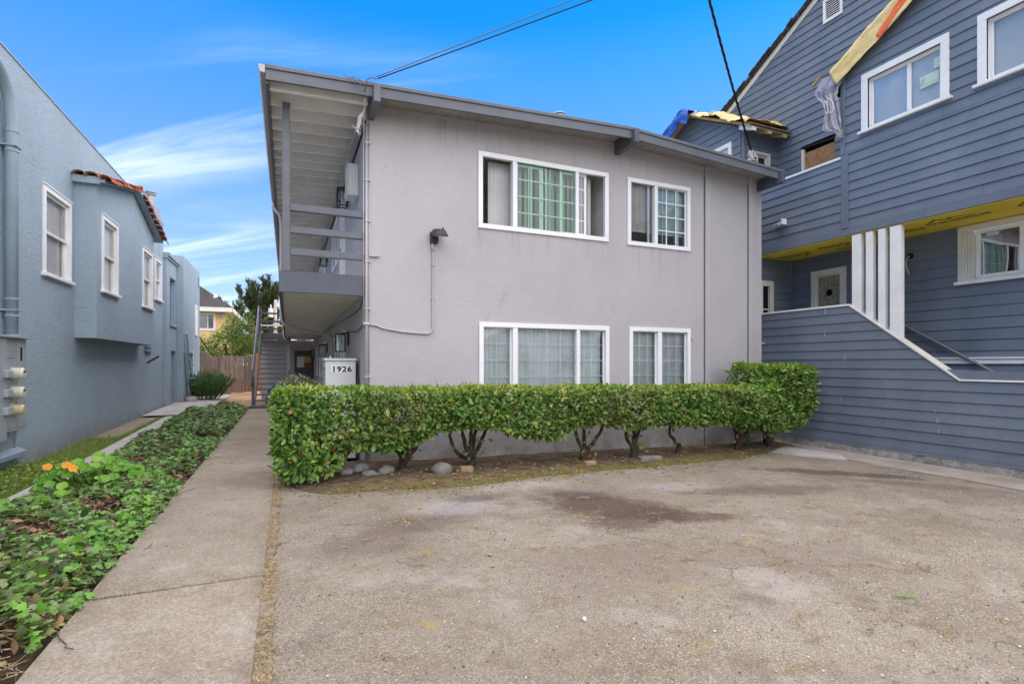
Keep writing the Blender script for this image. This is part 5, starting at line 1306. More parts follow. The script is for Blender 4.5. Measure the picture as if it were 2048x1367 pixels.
# bay
V2 = (12.80, 13.68, 2.98, 4.40); V3 = (15.93, 16.84, 3.0, 4.40)
pk = 15.0; bt = lambda u: 5.02 + (5.58 - 5.02) * (u - BY0) / (pk - BY0) if u < pk else 5.58 - (u - pk) * (5.58 - 4.98) / (BY1 - pk)
m = MB(FB); wall(m, bt, [BY0, pk, BY1], 2.0, [], [V2, V3], .10)
for y in (BY0, BY1): m.poly([(y, 0, 2.0), (y, -.36, 2.0), (y, -.36, bt(y)), (y, 0, bt(y))])
m.poly([(BY0, 0, 2.0), (BY1, 0, 2.0), (BY1, -.36, 2.06), (BY0, -.36, 2.06)]); m.build('bay', 'blue_stucco', lh)
m = MB(); m.box(-3.76, -3.32, BY0 - .11, BY0 - .003, 4.96, 5.10); m.build('eave_box', 'blue_trim', lh, bevel=.006)
for (a, za, c, zc) in ((BY0 - .1, 5.0, pk, 5.60), (pk, 5.60, 17.45, 4.92)):
    m = MB(); m.prism([(-3.76, a, za), (-3.24, a, za), (-3.24, c, zc), (-3.76, c, zc)], [(-3.76, a, za + .055), (-3.24, a, za + .055), (-3.24, c, zc + .055), (-3.76, c, zc + .055)]); m.build('bay_roof', 'blue_trim', lh)
# barrel tiles
def tile_mesh(name, r0, r1, L):
    vs_, fs = [], []
    for i, (y, r) in enumerate(((0, r0), (L, r1))):
        for k in range(9):
            a = math.pi * k / 8; vs_.append((r * math.cos(a), y, r * .72 * math.sin(a)))
    for i, (y, r) in enumerate(((0, r0 - .014), (L, r1 - .014))):
        for k in range(9):
            a = math.pi * k / 8; vs_.append((r * math.cos(a), y, r * .72 * math.sin(a)))
    for k in range(8):
        fs += [(k, k + 1, 9 + k + 1, 9 + k), (18 + k, 27 + k, 27 + k + 1, 18 + k + 1), (k, 18 + k, 18 + k + 1, k + 1), (9 + k, 9 + k + 1, 27 + k + 1, 27 + k)]
    me = bpy.data.meshes.new(name); me.from_pydata(vs_, [], fs); me.shade_smooth(); me.materials.append(M['terracotta']); return me
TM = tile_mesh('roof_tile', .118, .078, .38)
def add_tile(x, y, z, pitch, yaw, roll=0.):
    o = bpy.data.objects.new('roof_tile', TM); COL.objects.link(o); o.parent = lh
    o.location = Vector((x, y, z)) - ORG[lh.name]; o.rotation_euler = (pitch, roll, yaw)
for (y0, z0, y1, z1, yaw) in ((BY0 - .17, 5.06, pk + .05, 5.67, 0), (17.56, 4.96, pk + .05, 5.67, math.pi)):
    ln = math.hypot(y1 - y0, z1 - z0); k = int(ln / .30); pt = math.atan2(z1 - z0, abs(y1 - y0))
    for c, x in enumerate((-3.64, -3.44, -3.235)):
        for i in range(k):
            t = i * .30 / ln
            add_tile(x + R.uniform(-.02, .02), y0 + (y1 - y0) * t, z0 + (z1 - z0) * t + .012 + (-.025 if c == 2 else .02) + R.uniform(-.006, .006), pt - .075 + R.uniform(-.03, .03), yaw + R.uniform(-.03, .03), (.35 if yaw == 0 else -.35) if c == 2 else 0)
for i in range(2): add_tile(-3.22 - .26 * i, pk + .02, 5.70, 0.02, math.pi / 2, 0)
# chimney with flue
m = MB(); q = [(18.55, 6.0), (18.55, 6.36), (18.75, 6.42), (19.75, 6.42), (20.05, 6.28), (20.1, 6.0)]
m.prism([(-3.76, y, z) for y, z in q], [(-4.4, y, z) for y, z in q]); m.build('chimney', 'blue_stucco', lh)
m = MB(); m.tube([(-3.82, 18.85, 6.3), (-3.82, 18.85, 6.62)], .09, 12); m.tube([(-3.82, 18.85, 6.63), (-3.82, 18.85, 6.66)], .14, 12); m.tube([(-3.82, 18.85, 6.69), (-3.82, 18.85, 6.73)], .15, 12); m.build('flue', 'rust_pipe', lh)

def sash_window(fr, h, blind, label=None):
    u0, u1, z0, z1 = h
    m = MB(fr); m.ring(u0 - .085, u1 + .085, z0, z1 + .085, .085, -.01, .028, wb=.001); m.box(u0 - .10, u1 + .10, -.01, .045, z1 + .086, z1 + .105); o = m.build('window', 'white_paint', lh, bevel=.004, label=label)
    m = MB(fr); m.box(u0 - .13, u1 + .13, -.01, .075, z0 - .06, z0); m.build('sill', 'white_paint', o, bevel=.006)
    zm = z0 + (z1 - z0) * .52
    m = MB(fr); m.ring(u0, u1, zm - .03, z1, .05, -.055, -.02); m.build('upper_sash', 'cream_paint', o, bevel=.003)
    m = MB(fr); m.ring(u0, u1, z0, zm + .03, .05, -.095, -.058); m.build('lower_sash', 'cream_paint', o, bevel=.003)
    m = MB(fr); a_, b_, t_ = u0 + .003, u1 - .003, z1 - .003
    m.poly([(a_, .0, z0), (a_, -.17, z0), (a_, -.17, z1), (a_, 0, z1)]); m.poly([(b_, .0, z0), (b_, -.17, z0), (b_, -.17, z1), (b_, 0, z1)]); m.poly([(u0, .0, t_), (u0, -.17, t_), (u1, -.17, t_), (u1, 0, t_)]); m.build('jamb', 'white_paint', o)
    pane(fr, u0 + .05, u1 - .05, zm + .02, z1 - .05, -.04, 'glass_left', o); pane(fr, u0 + .05, u1 - .05, z0 + .05, zm - .02, -.078, 'glass_left', o)
    if blind: miniblind(fr, u0 + .01, u1 - .01, z0 + .04, z1 - .02, -.10, o, 'blind_white', 1.2)
    else:
        m = MB(fr); m.poly([(u0, -.105, z0), (u1, -.105, z0), (u1, -.105, z1), (u0, -.105, z1)]); m.build('curtain', 'blind_white', o)
    m = MB(fr); m.poly([(u0 - .1, -.16, z0 - .1), (u1 + .1, -.16, z0 - .1), (u1 + .1, -.16, z1 + .1), (u0 - .1, -.16, z1 + .1)]); m.build('interior', 'room_dark', o)
sash_window(FL, V1, True, 'white sash window with blind nearest the meter cabinet'); sash_window(FB, V2, False, 'white sash window at the near end of the bay'); sash_window(FB, V3, False, 'white sash window at the far end of the bay'); sash_window(FL, V4, False, 'small white sash window beyond the bay')
# porch bay behind and rear wing
XP, XW = -3.66, -3.45
FP = Fr((XP, 0, 0), (0, 1, 0), (1, 0, 0)); FWg = Fr((XW, 0, 0), (0, 1, 0), (1, 0, 0))
m = MB(FP); wall(m, lambda u: 5.12, [20.2, 22.1], -.3, [], [(20.75, 21.75, 2.85, 4.45), (20.75, 21.75, -.25, 1.95)], .16); m.poly([(20.2, 0, -.3), (20.2, -.5, -.3), (20.2, -.5, 5.12), (20.2, 0, 5.12)]); m.build('porch_wall', 'blue_stucco', lh)
m = MB(FP); m.poly([(20.5, -.17, -.3), (22, -.17, -.3), (22, -.17, 2.4), (20.5, -.17, 2.4)]); m.build('doorway', 'dark_void', lh)
m = MB(FP); m.poly([(20.5, -.17, 2.4), (22, -.17, 2.4), (22, -.17, 4.8), (20.5, -.17, 4.8)]); m.build('porch_recess', 'blue_trim', lh)
m = MB(FP); m.box(20.75, 20.9, -.15, .01, -.2, 1.95); m.build('door', 'blue_trim', lh)
m = MB(FP); m.box(20.15, 22.05, -.1, .10, 5.05, 5.17); m.box(20.15, 22.05, -.1, .05, 4.98, 5.05); m.build('cornice', 'blue_trim', lh, bevel=.006)
m = MB(FP); m.box(20.70, 21.80, 0, .06, 2.78, 2.85); m.build('ledge', 'blue_trim', lh, bevel=.004)
m = MB(FP); m.tube([(21.98, .05, .0), (21.98, .05, 4.98)], .04, 8); m.build('downspout', 'blue_trim', lh, smooth=True)
V5 = (24.35, 24.95, 2.65, 3.90); VD = (23.0, 23.95, .1, 1.95)
m = MB(FWg); wall(m, lambda u: 5.39, [21.9, 25.65], -.3, [], [VD], .15); m.poly([(21.9, 0, -.3), (21.9, -1, -.3), (21.9, -1, 5.39), (21.9, 0, 5.39)]); m.poly([(21.9, 0, 5.39), (25.65, 0, 5.39), (25.65, -4, 5.39), (21.9, -4, 5.39)]); m.poly([(25.65, 0, -.3), (25.65, -4, -.3), (25.65, -4, 5.39), (25.65, 0, 5.39)])
m.build('rear_wing', 'blue_stucco', lh)
m = MB(FWg); m.ring(V5[0], V5[1], V5[2], V5[3], .08, 0, .035); o = m.build('window', 'white_paint', lh)
m = MB(FWg); m.box(V5[0] + .08, V5[1] - .08, 0, .02, 3.25, 3.30); m.poly([(V5[0], .008, V5[2]), (V5[1], .008, V5[2]), (V5[1], .008, V5[3]), (V5[0], .008, V5[3])]); m.build('sash', 'blind_white', o)
m = MB(FWg); m.ring(VD[0] - .03, VD[1] + .03, VD[2], VD[3] + .03, .07, 0, .02, wb=.001); o = m.build('door', 'white_paint', lh)
m = MB(FWg); m.box(VD[0], VD[1], -.12, -.10, VD[2], VD[3]); m.build('door_panel', 'white_paint', o)
m = MB(FWg); [m.box(VD[1] - .12, VD[1] - .02, -.095, -.06, z, z + .09) for z in (.8, 1.2)]; m.build('handle', 'black_metal', o)
for k in range(4):
    m = MB(FWg); m.box(25.28, 25.42, -.002, .01, 4.72 + k * .11, 4.78 + k * .11); m.build('vent_slot', 'dark_void', lh)
m = MB(FWg); m.box(22.8, 24.1, 0, .45, -.1, .12); m.build('door_step', 'plain_concrete', lh, bevel=.01)
# side stairs seen on edge: stringer, treads, rail
ls = thing('side_stairs', 'steep narrow blue stairs seen edge on beside the rear doorway', 'stairs', (-3.4, 22.3, 0))
m = MB(); m.prism([(-3.42, 22.75, .05), (-3.42, 22.98, .05), (-3.42, 22.1, 1.95), (-3.42, 21.95, 1.95)], [(-3.36, 22.75, .05), (-3.36, 22.98, .05), (-3.36, 22.1, 1.95), (-3.36, 21.95, 1.95)]); m.build('stringer', 'blue_trim', ls)
m = MB(); m.prism([(-3.40, 22.95, 1.0), (-3.40, 23.05, 1.0), (-3.40, 22.05, 2.65), (-3.40, 21.95, 2.6)], [(-3.34, 22.95, 1.0), (-3.34, 23.05, 1.0), (-3.34, 22.05, 2.65), (-3.34, 21.95, 2.6)]); m.build('handrail', 'blue_trim', ls)
m = MB(); m.box(-3.41, -3.35, 22.93, 23.01, .05, 1.05); m.build('post', 'blue_trim', ls)
for k in range(8):
    m = MB(); y = 22.86 - k * .115; z = .22 + k * .24; m.box(-3.355, -3.20, y - .02, y + .16, z, z + .04); m.build('tread', 'blue_trim', ls)
m = MB(); m.tube([(-3.25, 22.2, .02), (-3.25, 22.2, .10), (-3.25, 22.2, .26), (-3.25, 22.2, .30)], [.15, .19, .19, .12], 14)
single(m, 'flower_pot', 'plain_concrete', 'round grey pot on the back path below the side stairs', 'pot', smooth=True)
# small vent hood and strut on the wall
t = thing('dryer_vent', 'small louvred vent box on the blue wall past the bay', 'vent', (-3.6, 17.9, 1.7))
m = MB(FL)
for k in range(3): m.box(17.75, 18.45, .0, .12 - .02 * k, 2.08 - k * .11, 2.14 - k * .11)
m.box(17.85, 18.35, 0, .05, 1.82, 2.08); m.build('louvre', 'blue_trim', t)
m = MB(FL); m.tube([(17.8, .05, 1.52), (17.8, .34, 1.72)], .028, 6); m.build('strut', 'dark_metal', t)

# meter cabinet with three meters, riser conduit
t = thing('meter_cabinet', 'grey electric meter cabinet with three round meters on the blue wall', 'meter cabinet', (-3.6, 9.4, .45))
FL0 = FL; FL = Fr((XL, -.47, .02), (0, 1, 0), (1, 0, 0))
m = MB(FL); m.box(8.6, 9.80, 0, .20, .42, 1.84); m.box(9.81, 10.45, 0, .17, .52, 1.84); m.build('case', 'meter_grey', t, bevel=.006)
m = MB(FL); m.box(8.55, 10.49, 0, .235, 1.842, 1.872); m.build('hood', 'meter_grey', t, bevel=.004)
m = MB(FL)
for (a, b_, c, d__) in ((9.845, 10.10, 1.56, 1.80), (9.845, 10.10, .56, .80), (10.15, 10.42, .56, 1.80)): m.box(a, b_, .17, .177, c, d__)
m.build('cover', 'meter_grey', t, bevel=.003)
m = MB(FL); m.box(10.25, 10.30, .1775, .180, 1.52, 1.72); m.build('slot', 'dark_void', t)
m = MB(FL); m.tube([(9.86, .175, 1.36), (9.86, .21, 1.36)], .03, 8); m.box(9.85, 9.88, .17, .2, 1.28, 1.36); m.build('lock', 'dark_metal', t)
FL = Fr((XL, -.62, .0), (0, 1, 0), (1, 0, 0))
for k, z in enumerate((1.365, 1.10, .855)):
    m = MB(FL); m.tube([(10.13, .177, z), (10.13, .20, z)], [.098, .098], 20); o = m.build('meter', 'meter_grey', t)
    m = MB(FL); m.tube([(10.13, .2, z), (10.13, .30, z), (10.13, .325, z)], [.084, .080, .066] if k < 2 else [.075, .07, .05], 20); m.build('meter_cover', 'meter_cream' if k < 2 else 'meter_amber', o, smooth=False)
    m = MB(FL); m.box(9.84, 9.99, .177, .25, z - .06, z + .05); m.build('meter_lug', 'meter_grey', o, bevel=.01)
    if k < 2:
        m = MB(FL); m.box(10.095, 10.165, .3262, .3275, z + .012, z + .034); m.build('display', 'dark_void', o)
FL = Fr((XL, -.30, 0), (0, 1, 0), (1, 0, 0))
t = thing('riser_conduit', 'thick blue painted conduit rising from the meter cabinet and bending at the top', 'conduit', (-3.6, 10.0, 1.87))
cpt = [(10.02, .10, 1.87), (10.02, .10, 4.9)] + [(10.02 - .55 * (1 - math.cos(a)), .10, 4.9 + .75 * math.sin(a)) for a in [i * math.pi / 2 / 8 for i in range(1, 9)]] + [(9.0, .10, 5.66)]
m = MB(FL); m.tube(cpt, .073, 14); m.build('pipe', 'blue_trim', t, smooth=True)
m = MB(FL)
for z in (1.89, 2.18, 2.42, 4.55, 4.83):
    m = MB(FL); m.tube([(10.02, .10, z), (10.02, .10, z + .03)], .083, 14); m.build('coupling', 'blue_trim', t)
m = MB(FL)
for z in (2.26, 4.62): m.box(9.93, 10.11, 0, .188, z, z + .022)
m.build('strap', 'blue_trim', t)
FL = Fr((XL, -.25, 0), (0, 1, 0), (1, 0, 0))
m = MB(FL); m.prism([(8, 0, .10), (10.40, 0, .10), (10.40, 0, .26), (8, 0, .26)], [(8, .12, .12), (10.32, .12, .12), (10.36, .13, .20), (8, .13, .20)]); m.build('wall_ledge', 'blue_trim', lh, bevel=.008)
m = MB(FL); m.tube([(10.28, .03, .25), (10.28, .03, .55)], .014, 6); m.build('ground_wire', 'meter_grey', t)

# ================================================================== background
yh = thing('yellow_house', 'yellow stucco house with dark hipped roof behind the wooden fence', 'house', (-8, 46, 0))
m = MB(); m.box(-14, -3.95, 40.4, 52, -.5, 5.0); m.build('wall', 'cream_stucco', yh)
FY = Fr((0, 40.4, 0), (1, 0, 0), (0, -1, 0))
m = MB(); m.box(-14.5, -3.42, 39.75, 52.6, 5.0, 5.06); m.build('eave_soffit', 'cream_paint', yh)
m = MB(); m.box(-14.5, -3.40, 39.72, 39.749, 5.0, 5.30); m.box(-3.419, -3.39, 39.72, 52.6, 5.0, 5.30); m.build('fascia', 'cream_paint', yh)
m = MB(); m.poly([(-14.6, 39.7, 5.30), (-3.37, 39.7, 5.30), (-6.9, 43.9, 7.9), (-10, 43.9, 7.9)]); m.poly([(-3.37, 39.7, 5.30), (-3.37, 52.7, 5.30), (-6.9, 48, 7.9), (-6.9, 43.9, 7.9)]); m.poly([(-6.9, 43.9, 7.9), (-6.9, 48, 7.9), (-10, 48, 7.9), (-10, 43.9, 7.9)]); m.build('roof', 'shingles', yh)
m = MB(); m.box(-6.75, -6.4, 43.2, 43.6, 7.2, 8.1); m.build('chimney', 'meter_grey', yh)
m = MB(); m.prism([(-4.75, 40.9, 5.95), (-4.45, 40.9, 5.95), (-4.6, 40.9, 6.2)], [(-4.75, 41.5, 6.35), (-4.45, 41.5, 6.35), (-4.6, 41.3, 6.35)]); m.build('roof_vent', 'cream_paint', yh)
m = MB(FY); m.ring(-6.5, -4.5, 3.75, 5.0 - .05, .12, 0, .05, wb=.15); o = m.build('window', 'cream_paint', yh)
m = MB(FY); m.box(-5.53, -5.47, 0, .05, 3.91, 4.82); m.box(-4.97, -4.93, 0, .03, 3.91, 4.82); m.build('mullion', 'white_paint', o)
m = MB(FY); m.poly([(-6.4, .01, 3.85), (-4.6, .01, 3.85), (-4.6, .01, 4.85), (-6.4, .01, 4.85)]); m.build('curtain', 'room_dark', o)
m = MB(FY); m.poly([(-5.45, .015, 3.9), (-5.0, .015, 3.9), (-5.0, .015, 4.8), (-5.45, .015, 4.8)]); m.build('curtain', 'blind_grey', o)
pane(FY, -6.4, -4.6, 3.85, 4.85, .02, 'glass_clear', o)
m = MB(FY); m.box(-4.2, -4.05, -.01, .1, 4.6, 5.28); m.build('downspout', 'meter_grey', yh)

# house across the street behind the camera: it shows only as a reflection in the panes
for hx, wd, pkz, lab in ((20.5, 6.5, 5.6, 'pale gabled house across the street, reflected in the wide lower window'), (34.5, 6.0, 6.2, 'second pale gabled house across the street, right of the first')):
    oh = thing('gabled_house', lab, 'house', (hx, -26, 0)); ez = pkz - 2.4
    m = MB(); m.prism([(hx - wd, -24, -.2), (hx + wd, -24, -.2), (hx + wd, -24, ez), (hx, -24, pkz), (hx - wd, -24, ez)], [(hx - wd, -34, -.2), (hx + wd, -34, -.2), (hx + wd, -34, ez), (hx, -34, pkz), (hx - wd, -34, ez)]); m.build('wall', 'siding_far', oh)
    for sg in (-1, 1):
        m = MB(); m.prism([(hx + sg * (wd + .5), -23.4, ez - .2), (hx, -23.4, pkz + .02), (hx, -23.4, pkz + .26), (hx + sg * (wd + .5), -23.4, ez + .05)], [(hx + sg * (wd + .5), -34, ez - .2), (hx, -34, pkz + .02), (hx, -34, pkz + .26), (hx + sg * (wd + .5), -34, ez + .05)]); m.build('roof', 'white_paint', oh)
    for x in (hx - 4, hx + 1.6): m = MB(); m.box(x, x + 2.2, -23.99, -23.93, 1.0, 2.4); m.build('window', 'dark_metal', oh)
# wooden fence boards, stepped; reddish newer fence further right
fe = thing('board_fence', 'weathered brown board fence with dog eared tops across the back', 'fence', (-2.6, 27, .1))
x = -4.0; i = 0
while x < -1.42:
    w_ = .145; top = (2.02 if x < -3.32 else 1.86) + R.uniform(-.025, .025); bot = .18 + R.uniform(-.02, .03); ln = R.uniform(-.006, .006)
    yy = 27 + R.uniform(-.01, .01) + (.06 if x < -3.32 else 0)
    pr = [(x, bot), (x + w_, bot), (x + w_ + ln, top - .05), (x + w_ - .035 + ln, top), (x + .035 + ln, top), (x + ln, top - .05)]
    m = MB(); m.prism([(a, yy, c) for a, c in pr], [(a, yy + .02, c) for a, c in pr]); m.build('fence_board', 'fence_wood', fe)
    x += w_ + .007; i += 1
for zz in (.6, 1.55): m = MB(); m.box(-4.0, -1.44, 27.09, 27.13, zz, zz + .09); m.build('fence_rail', 'fence_wood', fe)
for xx in (-1.42, -1.16): m = MB(); m.box(xx, xx + .09, 26.9, 26.99, .05, 1.84); m.build('fence_post', 'fence_wood', fe)
m = MB(); [m.box(-1.43, -1.38, 26.86, 26.9, z, z + .06) for z in (.5, 1.0, 1.65)]; m.build('hinge', 'raw_wood', fe)
rf = thing('red_board_fence', 'short run of reddish newer fence boards left of the grey stairs', 'fence', (-1.0, 29, .1))
x = -1.75
while x < .6:
    m = MB(); m.box(x, x + .14, 29, 29.02, .1, 1.96 + R.uniform(-.02, .02)); m.build('fence_board', 'red_fence', rf); x += .148
# things under the stairs
m = MB(); rows = []
for i in range(9):
    t_ = i / 8.; r_ = .22 * math.sin(math.pi * (t_ * .82 + .14)); rows.append([(-.45 + (r_ + .03 * fbm(i * .9, k * .8)) * math.cos(k * .5236), 20.9 + r_ * math.sin(k * .5236), .28 + .42 * t_) for k in range(13)])
m.grid(rows); single(m, 'plastic_bag', 'bag_blue', 'crumpled blue plastic bag under the grey stairs', 'bag', smooth=True)
m = MB(); m.box(-.72, -.2, 20.7, 21.15, .02, .28); single(m, 'storage_crate', 'dark_metal', 'dark low crate under the grey stairs below the blue bag', 'crate', bevel=.01)

# utility pole with transformer behind
t = thing('utility_pole', 'wooden utility pole with a grey transformer beyond the stairs', 'utility pole', (-.87, 45, 0))
m = MB(); m.tube([(-.87, 45, -.3), (-.87, 45, 6.55)], [.15, .11], 10); m.build('pole', 'wood_pole', t, smooth=True)
m = MB(); m.tube([(-1.2, 44.9, 5.15), (-1.2, 44.9, 5.85)], .19, 12); m.tube([(-1.2, 44.9, 5.85), (-1.2, 44.9, 6.15)], .05, 6); m.build('transformer', 'cabinet_white', t)
m = MB(); m.box(-1.9, .2, 44.92, 45.0, 4.45, 4.56); m.build('crossarm', 'wood_pole', t)
for sx in (-1, 1): m = MB(); m.tube([(-.87, 44.9, 4.2), (-.87 + sx * .9, 44.9, 2.6)], .03, 5); m.build('brace', 'wood_pole', t)
def wire_thing(name, mat, a, b_, sag, r, label, n_=30):
    a, b_ = Vector(a), Vector(b_); m = MB()
    m.tube([a + (b_ - a) * (i / n_) - Vector((0, 0, 4 * sag * (i / n_) * (1 - i / n_))) for i in range(n_ + 1)], r, 5)
    tt = thing(name, label, 'cable', tuple(a)); m.build('strand', mat, tt, smooth=True); return tt
wire_thing('power_line', 'wire_black', (-9, 45, 4.6), (6, 45, 4.6), .15, .02, 'upper thin line crossing behind the stairs at the utility pole')
wire_thing('power_line', 'wire_black', (-9, 45, 4.3), (6, 45, 4.35), .15, .018, 'lower thin line crossing behind the stairs at the utility pole')
# two lines from the left roof beam up over the drive
def over(a, b_, ext, sag): a, b_ = Vector(a), Vector(b_); return a + (b_ - a) * ext
s0 = (1.14, 7.28, 5.42)
wire_thing('overhead_line', 'wire_black', s0, over(s0, (3.51, 5.56, 6.105), 3.2, 0), .05, .0085, 'lower, thicker overhead line from the left roof beam out of the photo', 50)
s0 = (1.12, 7.28, 5.44)
wire_thing('overhead_line', 'wire_grey', s0, over(s0, (3.26, 5.56, 6.05), 3.2, 0), .05, .006, 'upper, thinner overhead line from the left roof beam out of the photo', 50)
t = thing('cable_tangle', 'tangle of loose white and grey wires hanging at the left roof corner', 'cable', (1.05, 7.4, 4.9))
m = MB()
m.tube([(1.12, 7.28, 5.41), (1.05, 7.27, 5.42), (1.0, 7.28, 5.38), (.98, 7.32, 5.30), (.985, 7.45, 5.2)], .008, 5); m.tube([(.80, 7.36, 5.42), (.88, 7.30, 5.38), (.96, 7.28, 5.30)], .007, 5); m.tube([(.70, 7.36, 5.42), (.82, 7.3, 5.36), (.95, 7.29, 5.28)], .006, 5)
m.build('grey_wire', 'wire_grey', t, smooth=True)
m = MB()
m.tube([(.985, 7.42, 5.23), (1.0, 7.55, 5.12), (1.01, 7.7, 5.05), (1.03, 7.84, 4.9)], .012, 6)
for k in range(5): m.tube([(1.0, 7.56, 5.12 - .01 * k), (.97 - .012 * k, 7.6, 5.0), (.95 - .015 * k, 7.62, 4.90 - .03 * k), (.92 - .02 * (k % 3), 7.62, 4.82 - .03 * (k % 2)), (.93 + .03 * (k % 2), 7.62, 4.74 + .015 * k)], .0055, 5)
m.tube([(.95, 7.62, 4.84), (.88, 7.6, 4.83), (.83, 7.6, 4.86)], .007, 5); m.build('white_wire', 'wire_white', t, smooth=True)

# ================================================================== planting
def up(n): return np.tile([0, 0, 1.], (n, 1))
# ---- clipped hedge
HX0, HX1, HY0, HY1 = -.14, 8.35, 6.72, 7.34
HBX = [-.25, 0, .37, .60, .74, .95, 1.22, 1.5, 1.7, 1.95, 2.3, 2.75, 3.0, 3.3, 3.6, 3.85, 4.1, 4.5, 4.9, 5.3, 5.7, 6.2, 6.6, 7.1, 7.6, 8.1, 8.4]
HBZ = [.22, .13, .10, .24, .40, .43, .36, .42, .50, .58, .60, .58, .50, .42, .38, .44, .54, .55, .50, .46, .50, .48, .45, .47, .42, .32, .30]
def htop(x): return 1.185 - .012 * np.maximum(x, 0) + .012 * np.sin(x * 3.1) + .008 * np.sin(x * 8.3)
def hbot(x): return np.interp(x, HBX, HBZ)
def hedge_points(n, x0, x1, y0, y1, topf, botf, depth=.05, wts=(.5, .24, .1, .08, .08)):
    face = NP.choice(5, n, p=wts); x = NP.uniform(x0, x1, n); d_ = np.abs(NP.exponential(depth, n))
    zb, zt = botf(x), topf(x); y = NP.uniform(y0, y1, n); z = zb + (zt - zb) * NP.uniform(0, 1, n); nrm = np.zeros((n, 3))
    f = face == 0; y[f] = y0 + d_[f]; nrm[f] = (0, -1, .15)
    f = face == 1; z[f] = zt[f] - d_[f] * .6; nrm[f] = (0, 0, 1)
    f = face == 2; y[f] = y1 - d_[f]; nrm[f] = (0, 1, .1)
    f = face == 3; e = NP.uniform(0, 1, n) < .5; x[f & e] = x0 + d_[f & e]; x[f & ~e] = x1 - d_[f & ~e]; nrm[f & e] = (-1, 0, .1); nrm[f & ~e] = (1, 0, .1)
    f = face == 4; z[f] = zb[f] + d_[f]; nrm[f] = (0, -.5, -.6)
    # rounded shoulders and bulges
    sh = np.clip((z - (zt - .10)) / .10, 0, 1); y += .06 * sh ** 2 * np.where(y < (y0 + y1) / 2, 1, -1)
    y += np.where(y < (y0 + y1) / 2, -1, 1) * .035 * np.sin(x * 2.3 + z * 4) + .02 * np.sin(x * 7.1 + z * 9)
    zl = np.clip((zb + .22 - z) / .22, 0, 1); y += np.where(y < (y0 + y1) / 2, 1, -1) * .10 * zl * np.where(x < .6, .2, 1)
    return np.stack([x, y, z], 1), nrm
def gap_mask(P, th, seed=0.):
    g_ = np.sin(P[:, 0] * 5.3 + seed) * np.sin(P[:, 2] * 8.1 + 1.3 + seed) + .7 * np.sin(P[:, 0] * 11.7 + 2.1) * np.sin(P[:, 2] * 14.3 + seed) + .5 * np.sin(P[:, 0] * 2.1 + P[:, 2] * 6)
    return g_ < th
def hedge_axes(n, nrm):
    A = nrm * .55 + rndv(n, .62) + np.array([0, 0, .12]); low = nrm[:, 2] < 0; A[low] += np.array([0, 0, -.5])
    Nn = nrm * .9 + up(n) * .55 + rndv(n, .45); return A, Nn
hd = thing('clipped_hedge', 'long clipped glossy leaved hedge in front of the grey building on twisted trunks', 'hedge', (4, 7.05, 0))
def add_foliage(root, P, nrm, L, W, mat, name='foliage', tpl=LAUREL):
    A, Nn = hedge_axes(len(P), nrm); P = P - np.array(ORG[root.name]); me = leaf_mesh(P, A, Nn, L, W, tpl, name); return leaf_obj(name, me, mat, root)
P, nr = hedge_points(20500, HX0, HX1, HY0, HY1, htop, hbot)
thin = 1.45 - .70 * np.exp(-((P[:, 0] - 5.9) / 1.0) ** 2) - .35 * np.exp(-((P[:, 0] - 3.6) / .9) ** 2)
k = gap_mask(P, thin) | (nr[:, 2] > .8)
P, nr = P[k], nr[k]; L = NP.uniform(.048, .102, len(P)) * np.where(P[:, 2] < .5, 1.22, 1.0); L = np.where(nr[:, 2] > .8, L * .8, L)
tip = (P[:, 2] > htop(P[:, 0]) - .07)
add_foliage(hd, P[~tip], nr[~tip], L[~tip], L[~tip] * NP.uniform(.42, .56, (~tip).sum()), 'hedge_leaf')
add_foliage(hd, P[tip], nr[tip] + [0, 0, .5], L[tip] * .9, L[tip] * .42, 'hedge_tip', 'new_growth')
P, nr = hedge_points(6500, HX0 + .08, HX1 - .1, HY0 + .10, HY1 - .1, lambda x: htop(x) - .1, lambda x: hbot(x) + .06, .12)
L = NP.uniform(.06, .10, len(P)); add_foliage(hd, P, nr, L, L * .5, 'hedge_leaf', 'inner_foliage')
# separate large leaves on the front
LM = []
for q in range(4):
    b_ = .02 * q; tv = [(x, y, z + b_ * math.sin(y * 3)) for x, y, z in LAUREL[0]]
    me = bpy.data.meshes.new('leaf'); me.from_pydata(tv, [], LAUREL[1]); me.shade_smooth(); me.materials.append(M['hedge_leaf']); LM.append(me)
def single_leaves(root, n, P, nr, l0, l1):
    A, Nn = hedge_axes(n, nr)
    for i in range(n):
        o = bpy.data.objects.new('leaf', LM[i % 4]); COL.objects.link(o); o.parent = root
        L_ = R.uniform(l0, l1); o.matrix_local = basis_matrix(Vector(P[i]) - ORG[root.name], A[i], Nn[i], L_, L_ * R.uniform(.42, .54))
P, nr = hedge_points(290, HX0, 5.5, HY0 - .015, HY1, lambda x: htop(x) - .08, hbot, .012, (.86, .0, .0, .04, .10)); single_leaves(hd, 290, P, nr, .075, .125)
def trunk_mesh(paths, parent, name='trunk'):
    m = MB()
    for pts, r0, r1 in paths:
        n_ = len(pts); fine = []
        for i in range(n_ - 1):
            for s_ in range(4): t_ = s_ / 4.; fine.append(Vector(pts[i]).lerp(Vector(pts[i + 1]), t_))
        fine.append(Vector(pts[-1])); mm = len(fine)
        fine = [p + Vector((fbm(p.z * 6, p.x * 3, 1.), fbm(p.z * 6, p.x * 3, 8.), 0)) * .022 for p in fine]
        m.tube(fine, [(r0 + (r1 - r0) * i / (mm - 1)) * (1 + .18 * fbm(i * .8, r0 * 90)) for i in range(mm)], 8)
    return m.build(name, 'bark', parent, smooth=True, fix=False)
